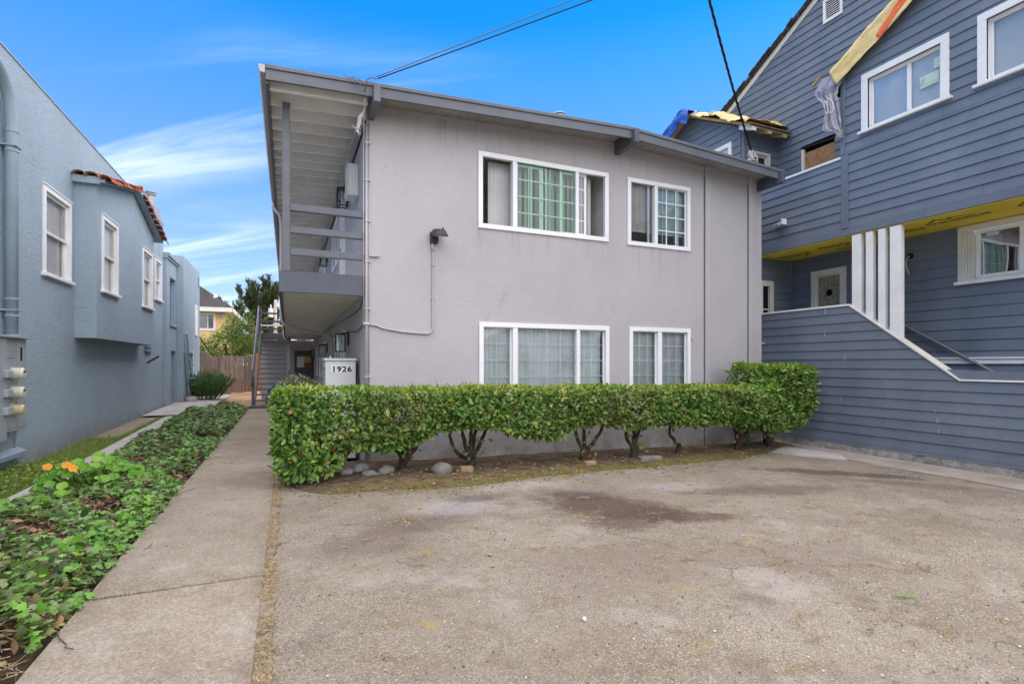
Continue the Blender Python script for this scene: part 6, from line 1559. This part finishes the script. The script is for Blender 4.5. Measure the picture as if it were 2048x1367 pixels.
def shrub_trunk(root, x, y, kind):
    z = zbed(x, y) - .04; S = [((x, y, z), (x + .01, y, z + .14), (x + .015, y, z + .22))]
    br = {0: [(-.02, .55, .30), (.28, .30, .26), (.38, .40, .18), (-.16, .12, .24), (.08, .02, .3)],
          1: [(-.40, .10, .16, 'kink'), (-.14, .06, .3), (.0, .0, .33), (.10, .1, .28), (.24, .04, .24)],
          2: [(-.20, .0, .32), (.36, .05, .20), (.06, .1, .3)], 3: [(-.22, .02, .30), (.04, .06, .35), (.1, -.05, .33)],
          4: [(-.30, .04, .42, 'crook')], 5: [(-.10, .05, .36), (.26, .06, .26), (.40, .1, .22), (-.02, -.04, .3)], 6: [(-.12, .0, .40), (.05, .05, .42)]}[kind]
    paths = [((S[0][0], S[0][1], S[0][2]), .075 if kind != 4 else .05, .062 if kind != 4 else .04)]
    for b_ in br:
        dx, dy, st_ = b_[0], b_[1], b_[2]
        if 'kink' in b_: pts = [(x - .03, y, z + .14), (x - .16, y, z + .20), (x - .25, y, z + .30), (x - .34, y, z + .52)]
        elif 'crook' in b_: pts = [(x, y, z + .18), (x - .07, y, z + .30), (x - .16, y, z + .36), (x - .17, y, z + .50), (x - .13, y, z + .72)]
        else: pts = [(x + .01 + dx * .1, y, z + .18), (x + dx * .55, y + dy * .4, z + .18 + st_ * .6), (x + dx, y + dy, z + .24 + st_ * 1.2), (x + dx * 1.25, y + dy, z + .3 + st_ * 1.9)]
        paths.append((pts, .036, .018))
    trunk_mesh(paths, root)
for (x, y, kd) in ((.55, 7.15, 0), (1.47, 7.22, 0), (2.46, 7.18, 1), (4.32, 7.1, 2), (5.25, 7.05, 3), (6.25, 7.15, 4), (7.72, 7.2, 5)): shrub_trunk(hd, x, y, kd)
# twigs inside the hedge
m = MB()
for i in range(420):
    x = R.uniform(HX0 + .1, HX1 - .1); zb = float(hbot(x)); y = R.uniform(HY0 + .05, HY1 - .05); z = R.uniform(zb + .02, float(htop(x)) - .12)
    p = Vector((x, y, z)); d_ = Vector((R.gauss(0, .5), R.gauss(0, .4), R.uniform(.3, 1))).normalized() * R.uniform(.15, .32)
    m.tube([p, p + d_ * .5 + Vector((R.gauss(0, .02), 0, 0)), p + d_], [.007, .005, .003], 4, False)
m.build('twigs', 'bark', hd, kind='stuff', fix=False)
# small suckers at the trunks
P = []; 
for (x, y) in ((4.2, 7.0), (4.45, 7.02), (5.1, 6.95), (5.3, 6.95), (6.05, 7.05), (7.6, 7.1), (7.85, 7.1), (2.3, 7.1), (2.62, 7.1), (1.55, 7.1)):
    for i in range(9): P.append((x + R.gauss(0, .07), y + R.gauss(0, .05), zbed(x, y) + R.uniform(.12, .42)))
P = np.array(P); nr = np.tile([0, -.5, .5], (len(P), 1)); add_foliage(hd, P, nr, .085, .045, 'hedge_leaf', 'sucker_leaves')

# ---- taller clipped shrub at the right end
ts = thing('tall_clipped_shrub', 'taller square clipped shrub at the right end of the hedge', 'shrub', (8.75, 7.3, -.17))
tz = lambda x: 1.455 - .008 * (x - 8) + .015 * np.sin(x * 5)
tb_ = lambda x: np.interp(x, [7.5, 8.0, 8.4, 8.8, 9.2, 9.6, 9.8], [1.12, .55, .24, .20, .26, .40, .55])
P, nr = hedge_points(5200, 7.78, 9.56, 7.0, 7.55, tz, tb_, .05, (.48, .2, .08, .16, .08)); k = gap_mask(P, 1.25, 3.) | (nr[:, 2] > .8); P, nr = P[k], nr[k]
L = NP.uniform(.06, .11, len(P)); tip = P[:, 2] > tz(P[:, 0]) - .08
add_foliage(ts, P[~tip], nr[~tip], L[~tip], L[~tip] * .5, 'hedge_leaf'); add_foliage(ts, P[tip], nr[tip] + [0, 0, .4], L[tip] * .9, L[tip] * .45, 'hedge_tip', 'new_growth')
P, nr = hedge_points(1500, 7.9, 9.45, 7.08, 7.5, lambda x: tz(x) - .1, lambda x: tb_(x) + .08, .12); add_foliage(ts, P, nr, .09, .045, 'hedge_leaf', 'inner_foliage')
P, nr = hedge_points(140, 7.8, 9.54, 6.985, 7.55, lambda x: tz(x) - .08, tb_, .01, (.85, 0, 0, .08, .07)); single_leaves(ts, 140, P, nr, .09, .13)
x, y = 8.66, 7.35; z = zbed(x, y) - .03
trunk_mesh([([(x + .16, y, z), (x + .05, y, z + .12), (x - .02, y, z + .28), (x + .02, y, z + .48)], .115, .075), ([(x - .02, y, z + .3), (x - .15, y, z + .5), (x - .35, y, z + .8)], .05, .02), ([(x + .02, y, z + .42), (x + .25, y, z + .6), (x + .5, y, z + .85)], .05, .02), ([(x, y, z + .45), (x + .03, y, z + 1.1)], .05, .02)], ts)
# ---- low variegated shrub under the walkway
vsb = thing('variegated_shrub', 'low rounded pale variegated shrub behind the left end of the hedge', 'shrub', (.15, 9.1, 0))
n_ = 2600; D_ = unit(rndv(n_)); D_[:, 2] = np.abs(D_[:, 2]); rr = 1 - np.abs(NP.exponential(.10, n_))
P = np.array([.15, 9.15, .75]) + D_ * np.array([.45, .5, .56]) * rr[:, None]
add_foliage(vsb, P, D_, NP.uniform(.035, .06, n_), .022, 'variegated'); trunk_mesh([([(.15, 9.15, -.03), (.16, 9.15, .4), (.1, 9.15, .9)], .04, .02), ([(.16, 9.15, .3), (.35, 9.2, .8)], .025, .012)], vsb)

# ---- ivy bed
def ivy_h(x, y):
    e = np.clip((x + 2.62 + .012 * y) / .25, 0, 1) * np.clip((-1.20 - x) / .25, 0, 1)
    return np.sqrt(e) * (.10 + .05 * np.sin(x * 3 + y * 1.3) + .05 * np.sin(y * 2.2 + x * 5))
def zgv(x, y): return np.array([zg(a, c) for a, c in zip(x, y)])
def ivy_pts(n, y0, y1, pw=1.0):
    y = y0 + (y1 - y0) * NP.uniform(0, 1, n) ** pw; x = NP.uniform(-2.60, -1.16, n) - .010 * y * ((NP.uniform(0, 1, n)) < .6)
    return x, y
iv_P, iv_A, iv_N, iv_L = [], [], [], []
for (n_, y0, y1, l0, l1, cov) in ((3800, 2.0, 4.5, .035, .10, -.25), (6200, 4.5, 8.5, .038, .092, -.2), (4600, 8.5, 13, .045, .095, -.45), (4600, 13, 19.6, .06, .11, -.6)):
    x, y = ivy_pts(n_, y0, y1)
    k = (np.sin(x * 4.1 + y * 1.7) * np.sin(y * 2.9 + 1) + .6 * np.sin(x * 9 + y * 5.1)) > cov - .35; x, y = x[k], y[k]
    h = ivy_h(x, y); z = zgv(x, y) + h * NP.uniform(.35, 1.15, len(x)) + .015
    iv_P.append(np.stack([x, y, z], 1)); a = rndv(len(x), 1.); a[:, 2] *= .25; a += np.array([.15, -.35, -.05]); iv_A.append(a)
    iv_N.append(up(len(x)) + rndv(len(x), .62) + np.array([.1, -.25, 0])); iv_L.append(NP.uniform(l0, l1, len(x)))
P = np.concatenate(iv_P); A = np.concatenate(iv_A); Nn = np.concatenate(iv_N); L = np.concatenate(iv_L)
fr = NP.uniform(0, 1, len(P)) < .12 + .14 * (P[:, 0] > -1.6)
leaf_obj('ivy', leaf_mesh(P[~fr], A[~fr], Nn[~fr], L[~fr], L[~fr] * .95, IVY, 'ivy'), 'ivy_leaf', None)
leaf_obj('ivy_new_leaves', leaf_mesh(P[fr] + [0, 0, .02], A[fr], Nn[fr], L[fr] * .9, L[fr] * .9, IVY, 'ivy_new_leaves'), 'ivy_fresh', None)
# dead leaves, straw and runners between the ivy
x, y = ivy_pts(4600, 2.0, 12, 1.5); z = zgv(x, y) + ivy_h(x, y) * NP.uniform(.10, .95, len(x)); n_ = len(x)
a = rndv(n_); a[:, 2] *= .3; leaf_obj('dead_leaves', leaf_mesh(np.stack([x, y, z], 1), a, up(n_) + rndv(n_, .5), NP.uniform(.04, .09, n_), NP.uniform(.02, .05, n_), LAUREL, 'dead_leaves'), 'dead_leaf', None)
x, y = ivy_pts(5200, 2.0, 11, 1.4); z = zgv(x, y) + ivy_h(x, y) * NP.uniform(.1, .7, len(x)); n_ = len(x)
a = rndv(n_); a[:, 2] *= .35; leaf_obj('dry_stalks', leaf_mesh(np.stack([x, y, z], 1), a, up(n_) + rndv(n_, .5), NP.uniform(.05, .16, n_), .0045, BLADE, 'dry_stalks'), 'dry_grass', None)
m = MB()
for i in range(130):
    y = 2.2 + 8 * R.random() ** 1.5; x = R.uniform(-2.5, -1.2); a = R.uniform(0, 6.28); p = [Vector((x, y, zg(x, y) + .05))]
    for s_ in range(7): a += R.gauss(0, .45); q = p[-1] + Vector((math.cos(a) * .07, math.sin(a) * .07, 0)); q.z = zg(q.x, q.y) + float(ivy_h(q.x, q.y)) * .75 + .02 + R.gauss(0, .012); p.append(q)
    m.tube(p, .0035, 4, False)
m.build('ivy_runners', 'twig', kind='stuff', fix=False)

# ---- nasturtium with round leaves and three orange flowers
ns = thing('nasturtium', 'bright green round leaved nasturtium with orange flowers beside the concrete edging', 'plant', (-2.25, 7.9, 0))
RM = []
for q in range(3):
    me = bpy.data.meshes.new('round_leaf'); me.from_pydata([(x, y, z * (1 + q)) for x, y, z in ROUND[0]], [], ROUND[1]); me.shade_smooth(); me.materials.append(M['round_leaf']); RM.append(me)
m = MB()
for i in range(95):
    a = R.uniform(0, 6.28); r_ = math.sqrt(R.random()); x = -2.22 + .50 * r_ * math.cos(a); y = 8.0 + .62 * r_ * math.sin(a); h = .10 + .26 * (1 - r_ * r_) + R.uniform(-.03, .04)
    if i > 78: x, y, h = -2.45 + R.uniform(-.25, .15), 6.9 + R.uniform(-.6, .4), R.uniform(.08, .16)
    z0_ = zg(x, y); L_ = R.uniform(.10, .17)
    o = bpy.data.objects.new('leaf', RM[i % 3]); COL.objects.link(o); o.parent = ns
    nn = Vector((.35 * r_ * math.cos(a) + R.gauss(0, .18) + .1, .35 * r_ * math.sin(a) + R.gauss(0, .18) - .35, 1)); ax = Vector((R.gauss(0, 1), R.gauss(0, 1), 0))
    o.matrix_local = basis_matrix(Vector((x, y, z0_ + h)) - ORG[ns.name] , ax - nn * (ax.dot(nn) / nn.length_squared), nn, L_, L_)
    m.tube([(x, y, z0_ + h), (x * .6 - 2.22 * .4, y * .6 + 8 * .4, z0_ + h * .4), (-2.22 + R.gauss(0, .05), 8 + R.gauss(0, .05), z0_)] if i <= 78 else [(x, y, z0_ + h), (x, y + .03, z0_)], .005, 4, False)
for (x, y) in ((-2.1, 7.45), (-2.0, 7.6)): m.tube([(x, y, .12), (x - .06, y - .02, .26), (x, y - .05, .32), (x + .08, y - .05, .28), (x + .12, y - .05, .12)], .006, 5)
m.build('stems', 'round_leaf', ns, kind='stuff', fix=False)
PM = bpy.data.meshes.new('petal'); pv = [(0, 0, 0), (-.28, .45, .12), (0, .5, .04), (.28, .45, .12), (-.36, .85, .02), (0, 1, -.06), (.36, .85, .02)]
PM.from_pydata(pv, [], [(0, 2, 1), (0, 3, 2), (1, 2, 5, 4), (2, 3, 6, 5)]); PM.shade_smooth(); PM.materials.append(M['petal'])
for (x, y, z) in ((-2.62, 7.85, .27), (-2.40, 7.72, .30), (-2.31, 7.63, .27)):
    fm = MB(); fm.tube([(x, y, z - .01), (x + .01, y + .02, z - .1), (x + .05, y + .1, .06)], .005, 5); fo = fm.build('flower', 'round_leaf', ns, fix=False)
    for k in range(5):
        o = bpy.data.objects.new('petal', PM); COL.objects.link(o); o.parent = fo; a = k * 1.2566
        f_ = Vector((.30, -.75, .58)).normalized(); e1 = f_.orthogonal().normalized(); e2 = f_.cross(e1); ax = e1 * math.cos(a) + e2 * math.sin(a) + f_ * .25
        o.matrix_local = basis_matrix(Vector((x, y, z)) - ORG[ns.name], ax, f_, .050, .062)

# ---- lawn strip, dry grass along the walk, litter
def grass(name, n, xf, yf, l0, l1, w_, mat, lean=.45, zoff=0.):
    x, y = xf(n), yf(n); z = zgv(x, y) + zoff - .03; a = up(n) + rndv(n, lean); nn = rndv(n); nn[:, 2] = .2
    leaf_obj(name, leaf_mesh(np.stack([x, y, z], 1), a, nn, NP.uniform(l0, l1, n), w_, BLADE, name), mat, None)
def patchy(n, y0, y1, gap):
    out = []
    while len(out) < n:
        y = NP.uniform(y0, y1); 
        if gap(y): out.append(y)
    return np.array(out)
grass('lawn_strip', 15000, lambda n: NP.uniform(-3.72, -2.98, n), lambda n: patchy(n, 6.2, 13.2, lambda y: (y < 9.8) or (NP.uniform() < .35)), .04, .13, .008, 'grass_blade', .75)
grass('lawn_edge_grass', 5000, lambda n: NP.uniform(-3.25, -2.98, n), lambda n: NP.uniform(9.5, 18.5, n), .03, .09, .008, 'grass_blade', .75)
x = NP.uniform(-3.72, -3.05, 900); y = NP.uniform(6.5, 10.2, 900); z = zgv(x, y) + NP.uniform(.01, .10, 900); a = rndv(900); a[:, 2] = np.abs(a[:, 2]) * .5
leaf_obj('lawn_weeds', leaf_mesh(np.stack([x, y, z], 1), a, up(900) + rndv(900, .4), NP.uniform(.04, .09, 900), NP.uniform(.015, .03, 900), LAUREL, 'lawn_weeds'), 'grass_blade', None)
def near(n): return 1.2 + 6.2 * NP.uniform(0, 1, n) ** 1.5
n_ = 9000; x = -.125 + NP.normal(0, .030, n_) + .05 * (NP.uniform(0, 1, n_) ** 3); y = near(n_); k = (np.sin(y * 5.1) + np.sin(y * 13.7) * .6 > -.75); x, y = x[k], y[k]; n_ = len(x)
a = rndv(n_); a[:, 2] *= .35; leaf_obj('dry_grass_seam', leaf_mesh(np.stack([x, y, np.full(n_, .002) + NP.uniform(0, .016, n_)], 1), a, up(n_) + rndv(n_, .4), NP.uniform(.012, .035, n_), .004, BLADE, 'dry_grass_seam'), 'dry_grass', None)
n_ = 1600; jy = NP.choice([1.15, 4.05, 4.95, 7.9, 10.85], n_); x = NP.uniform(-1.15, -.16, n_); k = NP.uniform(0, 1, n_) < (.25 + .75 * (x + 1.15)); x, jy = x[k], jy[k]; n_ = len(x); a = rndv(n_); a[:, 2] *= .3
leaf_obj('joint_straw', leaf_mesh(np.stack([x, jy + NP.normal(0, .012, n_), np.full(n_, .010) + NP.uniform(0, .010, n_)], 1), a, up(n_) + rndv(n_, .4), NP.uniform(.010, .03, n_), .004, BLADE, 'joint_straw'), 'dry_grass', None)
# moss and straw tufts on the drive where it is cracked
tu = [(3.75, 3.36), (4.18, 3.11), (4.6, 3.10), (5.0, 3.2), (5.3, 3.4), (5.64, 3.56), (6.37, 3.25), (3.39, 1.96), (3.5, 1.85), (2.76, 1.99), (2.36, 1.81), (3.5, 1.73), (2.5, 3.1), (2.9, 3.2), (3.2, 3.3), (4.3, 2.4), (4.7, 2.2), (5.4, 2.6), (1.9, 1.75), (4.0, 1.7), (.55, 3.0), (.42, 2.7), (.33, 2.4)] + [(R.uniform(.4, 8), 1.6 + 4.2 * R.random() ** 1.3) for _ in range(55)]
P = []
for (x, y) in tu:
    a_ = R.uniform(-.5, .4); w_ = R.uniform(.03, .12)
    for i in range(R.randint(50, 190)): u_ = R.gauss(0, w_); P.append((x + u_ * math.cos(a_), y + u_ * math.sin(a_) + R.gauss(0, .022)))
P = np.array(P); n_ = len(P); z = np.array([zg(a_, 0) for a_ in P[:, 0]]) + .002; a = rndv(n_); a[:, 2] = np.abs(a[:, 2]) * .5
leaf_obj('straw_tufts', leaf_mesh(np.stack([P[:, 0], P[:, 1], z], 1), a, up(n_) + rndv(n_, .4), NP.uniform(.008, .026, n_), .0035, BLADE, 'straw_tufts'), 'dry_grass', None)
# loose grit and crumbs lying on the drive
GRIT = ([(-.5, -.4, 0), (.5, -.5, 0), (.45, .5, 0), (-.5, .45, 0), (.05, 0, .55)], [(0, 1, 4), (1, 2, 4), (2, 3, 4), (3, 0, 4)])
n_ = 11000; x = NP.uniform(.0, 9.0, n_); y = 1.3 + 5.2 * NP.uniform(0, 1, n_) ** 1.35; k = y < np.array([bed_y(min(a_, 9.1)) for a_ in x]); x, y = x[k], y[k]; n_ = len(x); s_ = .004 + .010 * NP.uniform(0, 1, n_) ** 4
a = rndv(n_); a[:, 2] = 0; leaf_obj('loose_grit', leaf_mesh(np.stack([x, y, np.array([zg(a_, 0) for a_ in x]) + .001 + .012 * np.array([fbm(a_ * .6, 3.) for a_ in x]) * 0], 1), a, up(n_), s_, s_, GRIT, 'loose_grit'), 'grit', None)
# leaf litter in the bed
n_ = 1500; x = NP.uniform(-.1, 9.0, n_); yy = np.array([bed_y(min(a_, 9.1)) for a_ in x]) + np.where(NP.uniform(0, 1, n_) < .3, -np.abs(NP.normal(0, .18, n_)), NP.uniform(0, 1.0, n_)); z = np.array([zbed(a_, c_) for a_, c_ in zip(x, yy)]) + .025
a = rndv(n_); a[:, 2] *= .15; leaf_obj('leaf_litter', leaf_mesh(np.stack([x, yy, z], 1), a, up(n_) + rndv(n_, .35), NP.uniform(.02, .06, n_), NP.uniform(.012, .03, n_), LAUREL, 'leaf_litter'), 'litter_leaf', None)
n_ = 2600; x = NP.uniform(.6, 8.5, n_); yy = np.array([bed_y(a_) for a_ in x]) + NP.normal(.10, .08, n_); z = np.array([zbed(a_, c_) for a_, c_ in zip(x, yy)]) + .012
a = rndv(n_); a[:, 2] = np.abs(a[:, 2]) * .6; leaf_obj('bed_moss', leaf_mesh(np.stack([x, yy, z], 1), a, up(n_) + rndv(n_, .4), NP.uniform(.012, .035, n_), .006, BLADE, 'bed_moss'), 'grass_blade', None)

# ---- stones and bricks along the bed
def rock(x, y, rx, ry, rz_, mat, name, label, cat, rot=0., seed=0.):
    bm = bmesh.new(); bmesh.ops.create_icosphere(bm, subdivisions=3, radius=1)
    for v in bm.verts:
        k_ = 1 + .16 * fbm(v.co.x * 1.1, v.co.y * 1.1, v.co.z * 1.1 + seed * 7); v.co = Vector((v.co.x * rx * k_ * .88, v.co.y * ry * k_ * .88, (v.co.z * k_ + .38) * rz_ * .92))
    me = bpy.data.meshes.new(name); bm.to_mesh(me); bm.free(); me.shade_smooth(); me.materials.append(M[mat])
    o = bpy.data.objects.new(name, me); COL.objects.link(o); o.location = (x, y, zbed(x, y) - .01); o.rotation_euler = (0, R.uniform(-.1, .1), rot); tag(o, label, cat)
rock(1.93, 6.86, .165, .13, .115, 'river_rock', 'river_stone', 'large smooth oval grey stone in front of the hedge, left of a brick', 'stone', .1, 1)
rock(1.22, 7.05, .125, .10, .09, 'river_rock', 'river_stone', 'smooth grey brown stone touching the second hedge trunk', 'stone', .2, 2)
rock(.98, 6.95, .12, .09, .065, 'river_rock', 'river_stone', 'flat low grey stone between the pale stone and the second trunk', 'stone', -.2, 3)
rock(.92, 7.35, .135, .10, .08, 'pale_rock', 'river_stone', 'pale whitish stone behind the hedge foliage near its left end', 'stone', .4, 4)
rock(.72, 7.22, .10, .085, .06, 'pale_rock', 'river_stone', 'small pale stone nearest the left hedge foliage', 'stone', 0, 5)
def brick(x, y, a, l, w_, h, mat, name, label):
    m = MB(); m.box(-l / 2, l / 2, -w_ / 2, w_ / 2, -.03, h); o = m.build(name, mat, bevel=.012); o.location = (x, y, zbed(x, y)); o.rotation_euler = (.06, .03, a); tag(o, label, 'brick')
brick(2.27, 6.83, .05, .19, .09, .07, 'brick_clay', 'brick', 'brownish brick half sunk in the bed beside the large oval stone')
brick(4.25, 6.80, .1, .20, .09, .05, 'brick_clay', 'brick', 'orange brown brick in the bed below the fourth hedge trunk')
brick(5.42, 6.85, -.1, .40, .12, .06, 'grey_block', 'concrete_block', 'long grey block in the bed right of the two thin trunks')
# fallen leaves on the drive
def fleaf(x, y, mat, L_, a, label, z=None):
    me = bpy.data.meshes.new('fallen_leaf'); me.from_pydata([(p[0] * L_ * .55, p[1] * L_, (p[2] + .10 * math.sin(p[1] * 4)) * L_) for p in LAUREL[0]], [], LAUREL[1]); me.shade_smooth(); me.materials.append(M[mat])
    o = bpy.data.objects.new('fallen_leaf', me); COL.objects.link(o); o.location = (x, y, (zg(x, 0) if z is None else z) + .015); o.rotation_euler = (R.uniform(-.2, .2), R.uniform(-.2, .2), a); tag(o, label, 'leaf', 'fallen leaves on the drive')
fleaf(1.29, 5.33, 'litter_leaf', .075, 1.4, 'brown curled leaf on the drive below the large oval stone')
fleaf(1.47, 3.78, 'dry_grass', .06, .3, 'pale dry leaf on the drive, upper of two in the middle')
fleaf(1.42, 3.6, 'litter_leaf', .05, 2.0, 'small brown leaf on the drive, lower of two in the middle')
fleaf(4.6, 5.0, 'litter_leaf', .06, 2.0, 'small tan leaf on the drive right of the dark stain')
fleaf(-.9, 2.55, 'dead_leaf', .17, 2.4, 'large dry tan leaf on the near left edge of the walkway', .02)
fleaf(3.1, 1.9, 'litter_leaf', .05, .6, 'brown leaf on the drive near the bottom edge of the photo')
m = MB()
sp = thing('weed_sprig', 'small fresh green weed sprig lying on the drive at lower right', 'weed', (3.775, 2.118, zg(3.775, 0)))
m.tube([(3.70, 2.16, zg(3.7, 0) + .012), (3.76, 2.13, zg(3.7, 0) + .016), (3.82, 2.11, zg(3.7, 0) + .014)], .003, 5); m.build('stem', 'ivy_fresh', sp, fix=False)
P = np.array([[.0, .0, .015], [.02, 0, .015], [.04, -.01, .015], [-.02, .01, .015]]); leaf_obj('leaves', leaf_mesh(P, [[1, .8, .1], [1, -.6, .1], [.9, .1, .1], [.3, 1, .1]], up(4), .05, .018, LAUREL, 'leaves'), 'ivy_fresh', sp, None)
m = MB(); m.tube([(1.605, 2.63, zg(1.6, 0) + .004), (1.605, 2.63, zg(1.6, 0) + .022)], [.016, .010], 9)
single(m, 'pebble', 'cream_paint', 'single white pebble lying on the open asphalt', 'pebble', smooth=True)

# ---- background planting
rs = thing('rosemary_bush', 'dense dark green upright rosemary bush against the blue house', 'shrub', (-2.85, 23.2, .1))
n_ = 520; a = NP.uniform(0, 6.28, n_); r_ = np.sqrt(NP.uniform(0, 1, n_)); base = np.stack([-2.85 + .35 * r_ * np.cos(a), 23.2 + .35 * r_ * np.sin(a), np.full(n_, .1)], 1)
tipv = np.stack([.62 * r_ * np.cos(a), .62 * r_ * np.sin(a), .55 + .62 * (1 - r_ * .55) * NP.uniform(.6, 1.1, n_)], 1) + rndv(n_, .05)
t_ = NP.uniform(.15, 1, (n_, 26)); P = (base[:, None, :] + tipv[:, None, :] * t_[:, :, None]).reshape(-1, 3); A = np.repeat(tipv, 26, 0) + rndv(len(P), .38)
leaf_obj('foliage', leaf_mesh(P - np.array(ORG[rs.name]), A, rndv(len(P)), NP.uniform(.06, .12, len(P)), .016, SCALE_, 'foliage'), 'rosemary', rs)
m = MB()
for i in range(0, n_, 12): m.tube([base[i], base[i] + tipv[i] * .8], .012, 4, False)
m.build('stems', 'twig', rs, kind='stuff', fix=False)

lt = thing('leafy_tree', 'bright green bushy tree behind the wooden fence in front of the yellow house', 'tree', (-3.0, 32, .1))
P, D_ = [], []
for (cx_, cy_, cz_, rx, rz_, n_) in ((-2.9, 32, 2.55, 1.0, 1.0, 4600), (-2.0, 32.3, 2.4, .8, .9, 2800), (-4.2, 32.5, 2.2, .8, .75, 1900), (-2.9, 32, 3.6, .5, .55, 620), (-2.2, 32, 3.5, .45, .5, 420), (-1.6, 32.5, 2.9, .5, .6, 600), (-1.3, 32.2, 2.3, .6, .8, 900)):
    nc = max(8, n_ // 55); cd = unit(rndv(nc)); cr = NP.uniform(.35, 1.0, (nc, 1)); cc_ = np.array([cx_, cy_, cz_]) + cd * cr * np.array([rx, rx, rz_])
    q = cc_[NP.integers(0, nc, n_)] + rndv(n_, .14); P.append(q); D_.append(unit(q - np.array([cx_, cy_, cz_ - .4])))
P = np.concatenate(P); D_ = np.concatenate(D_); n_ = len(P)
leaf_obj('foliage', leaf_mesh(P - np.array(ORG[lt.name]), D_ + rndv(n_, .7), up(n_) + rndv(n_, .6), NP.uniform(.06, .13, n_), NP.uniform(.035, .06, n_), LAUREL, 'foliage'), 'tree_leaf', lt)
trunk_mesh([([(-3.0, 32, -.1), (-3.0, 32, 1.2), (-3.1, 32, 2.6)], .12, .05), ([(-3.0, 32, 1.0), (-2.3, 32.2, 2.2), (-1.9, 32.2, 3.2)], .07, .03), ([(-3.0, 32, 1.1), (-3.9, 32.3, 2.2), (-4.4, 32.4, 3.0)], .07, .03)], lt)
m = MB(); PP, AA = [], []
for i in range(16):
    x0, z0_ = R.uniform(-3.5, -1.5), R.uniform(2.8, 3.7); p = Vector((x0, 31.6, z0_)); q = p + Vector((R.gauss(.25, .3), R.gauss(0, .2), R.uniform(.5, 1.2))); m.tube([p, (p + q) / 2 + Vector((.05, 0, .05)), q], [.014, .01, .005], 4, False)
    for s_ in range(22): PP.append(p.lerp(q, .25 + .75 * s_ / 21.)); AA.append((R.gauss(0, 1), R.gauss(0, .6), R.uniform(0, .8)))
m.build('shoots', 'twig', lt, kind='stuff', fix=False)
n_ = len(PP); leaf_obj('shoot_leaves', leaf_mesh(np.array([tuple(p) for p in PP]) - np.array(ORG[lt.name]), AA, up(n_) + rndv(n_, .5), NP.uniform(.07, .13, n_), .05, LAUREL, 'shoot_leaves'), 'tree_leaf', lt)

def cypress(name, label, x0, y0, h, spread, seed, lean=0.):
    rr = random.Random(seed); np_ = np.random.default_rng(seed); root = thing(name, label, 'tree', (x0, y0, 0)); o_ = Vector((x0, y0, 0))
    m = MB(); paths = []; PP, AA = [], []
    def limb(p, d, ln, r, depth):
        pts = [p]; k_ = 6
        for i in range(k_):
            d = (d + Vector((rr.gauss(0, .13), rr.gauss(0, .13), .16 if depth else .10))).normalized(); p = p + d * ln / k_; pts.append(p)
        m.tube(pts, [r * (1 - .8 * i / k_) for i in range(k_ + 1)], 6, False)
        if depth < 2:
            for i in range(2, k_ + 1):
                for q in range(2 if depth == 0 else 1):
                    a = rr.uniform(0, 6.28); dd = (d * .9 + Vector((math.cos(a), math.sin(a), rr.uniform(-.25, .35))) * .75).normalized()
                    limb(pts[i], dd, ln * rr.uniform(.24, .40), r * .45, depth + 1)
        if depth >= 1:
            for i in range(1, k_ + 1):
                for q in range(2 if depth == 2 else 1):
                    PP.append(pts[i - 1].lerp(pts[i], rr.random()) + Vector((rr.gauss(0, .06), rr.gauss(0, .06), rr.gauss(0, .05)))); AA.append(d * 1.2 + Vector((rr.gauss(0, .42), rr.gauss(0, .42), rr.gauss(.18, .3))))
    m.tube([(x0, y0, -.5), (x0 + lean * .3, y0, h * .35), (x0 + lean * .7, y0, h * .7), (x0 + lean, y0, h * .86)], [.5, .38, .22, .08], 10)
    NL = 25
    for i in range(NL):
        t_ = .18 + .80 * i / NL; a = i * 2.399 + rr.uniform(-.4, .4); zz_ = h * t_ * .88; rad = spread * (1 - .55 * t_) * rr.uniform(.75, 1.2)
        limb(Vector((x0 + lean * t_, y0, zz_)), Vector((math.cos(a), math.sin(a), .22 + .75 * t_ * t_)).normalized(), rad, .12 * (1.2 - t_), 0)
    m.build('trunk', 'bark', root, smooth=True, fix=False)
    PP = np.array([tuple(p - o_) for p in PP]); n_ = len(PP)
    leaf_obj('crown', leaf_mesh(PP, np.array([tuple(a) for a in AA]), np_.normal(0, 1, (n_, 3)), np_.uniform(.25, .65, n_), np_.uniform(.045, .09, n_), SCALE_, 'crown'), 'cypress_leaf', root)
cypress('cypress_tree', 'large dark cypress with ragged spreading crown beyond the yellow house', -2.2, 60, 9.2, 5.2, 5)
for tx, ty, th_, lab in ((12, -40, 9.5, 'broad street tree behind the camera, left of the first gabled house'), (27, -42, 10.5, 'broad street tree behind the two gabled houses'), (43, -40, 9.5, 'broad street tree right of the second gabled house')):
    tr = thing('street_tree', lab, 'tree', (tx, ty, 0)); m = MB(); m.tube([(tx, ty, -.3), (tx + .1, ty, 3), (tx, ty, 6)], [.3, .22, .1], 8); m.build('trunk', 'bark', tr, smooth=True)
    n_ = 2600; cd = unit(rndv(40)) * NP.uniform(.3, 1, (40, 1)) * np.array([5.5, 3.5, th_ * .36]) + np.array([0, 0, th_ * .62]); q_ = cd[NP.integers(0, 40, n_)] + rndv(n_, .7)
    leaf_obj('crown', leaf_mesh(q_, rndv(n_), up(n_) + rndv(n_, .5), NP.uniform(.4, .8, n_), .35, LAUREL, 'crown'), 'hedge_leaf', tr)
print('OBJECTS', len(bpy.data.objects))
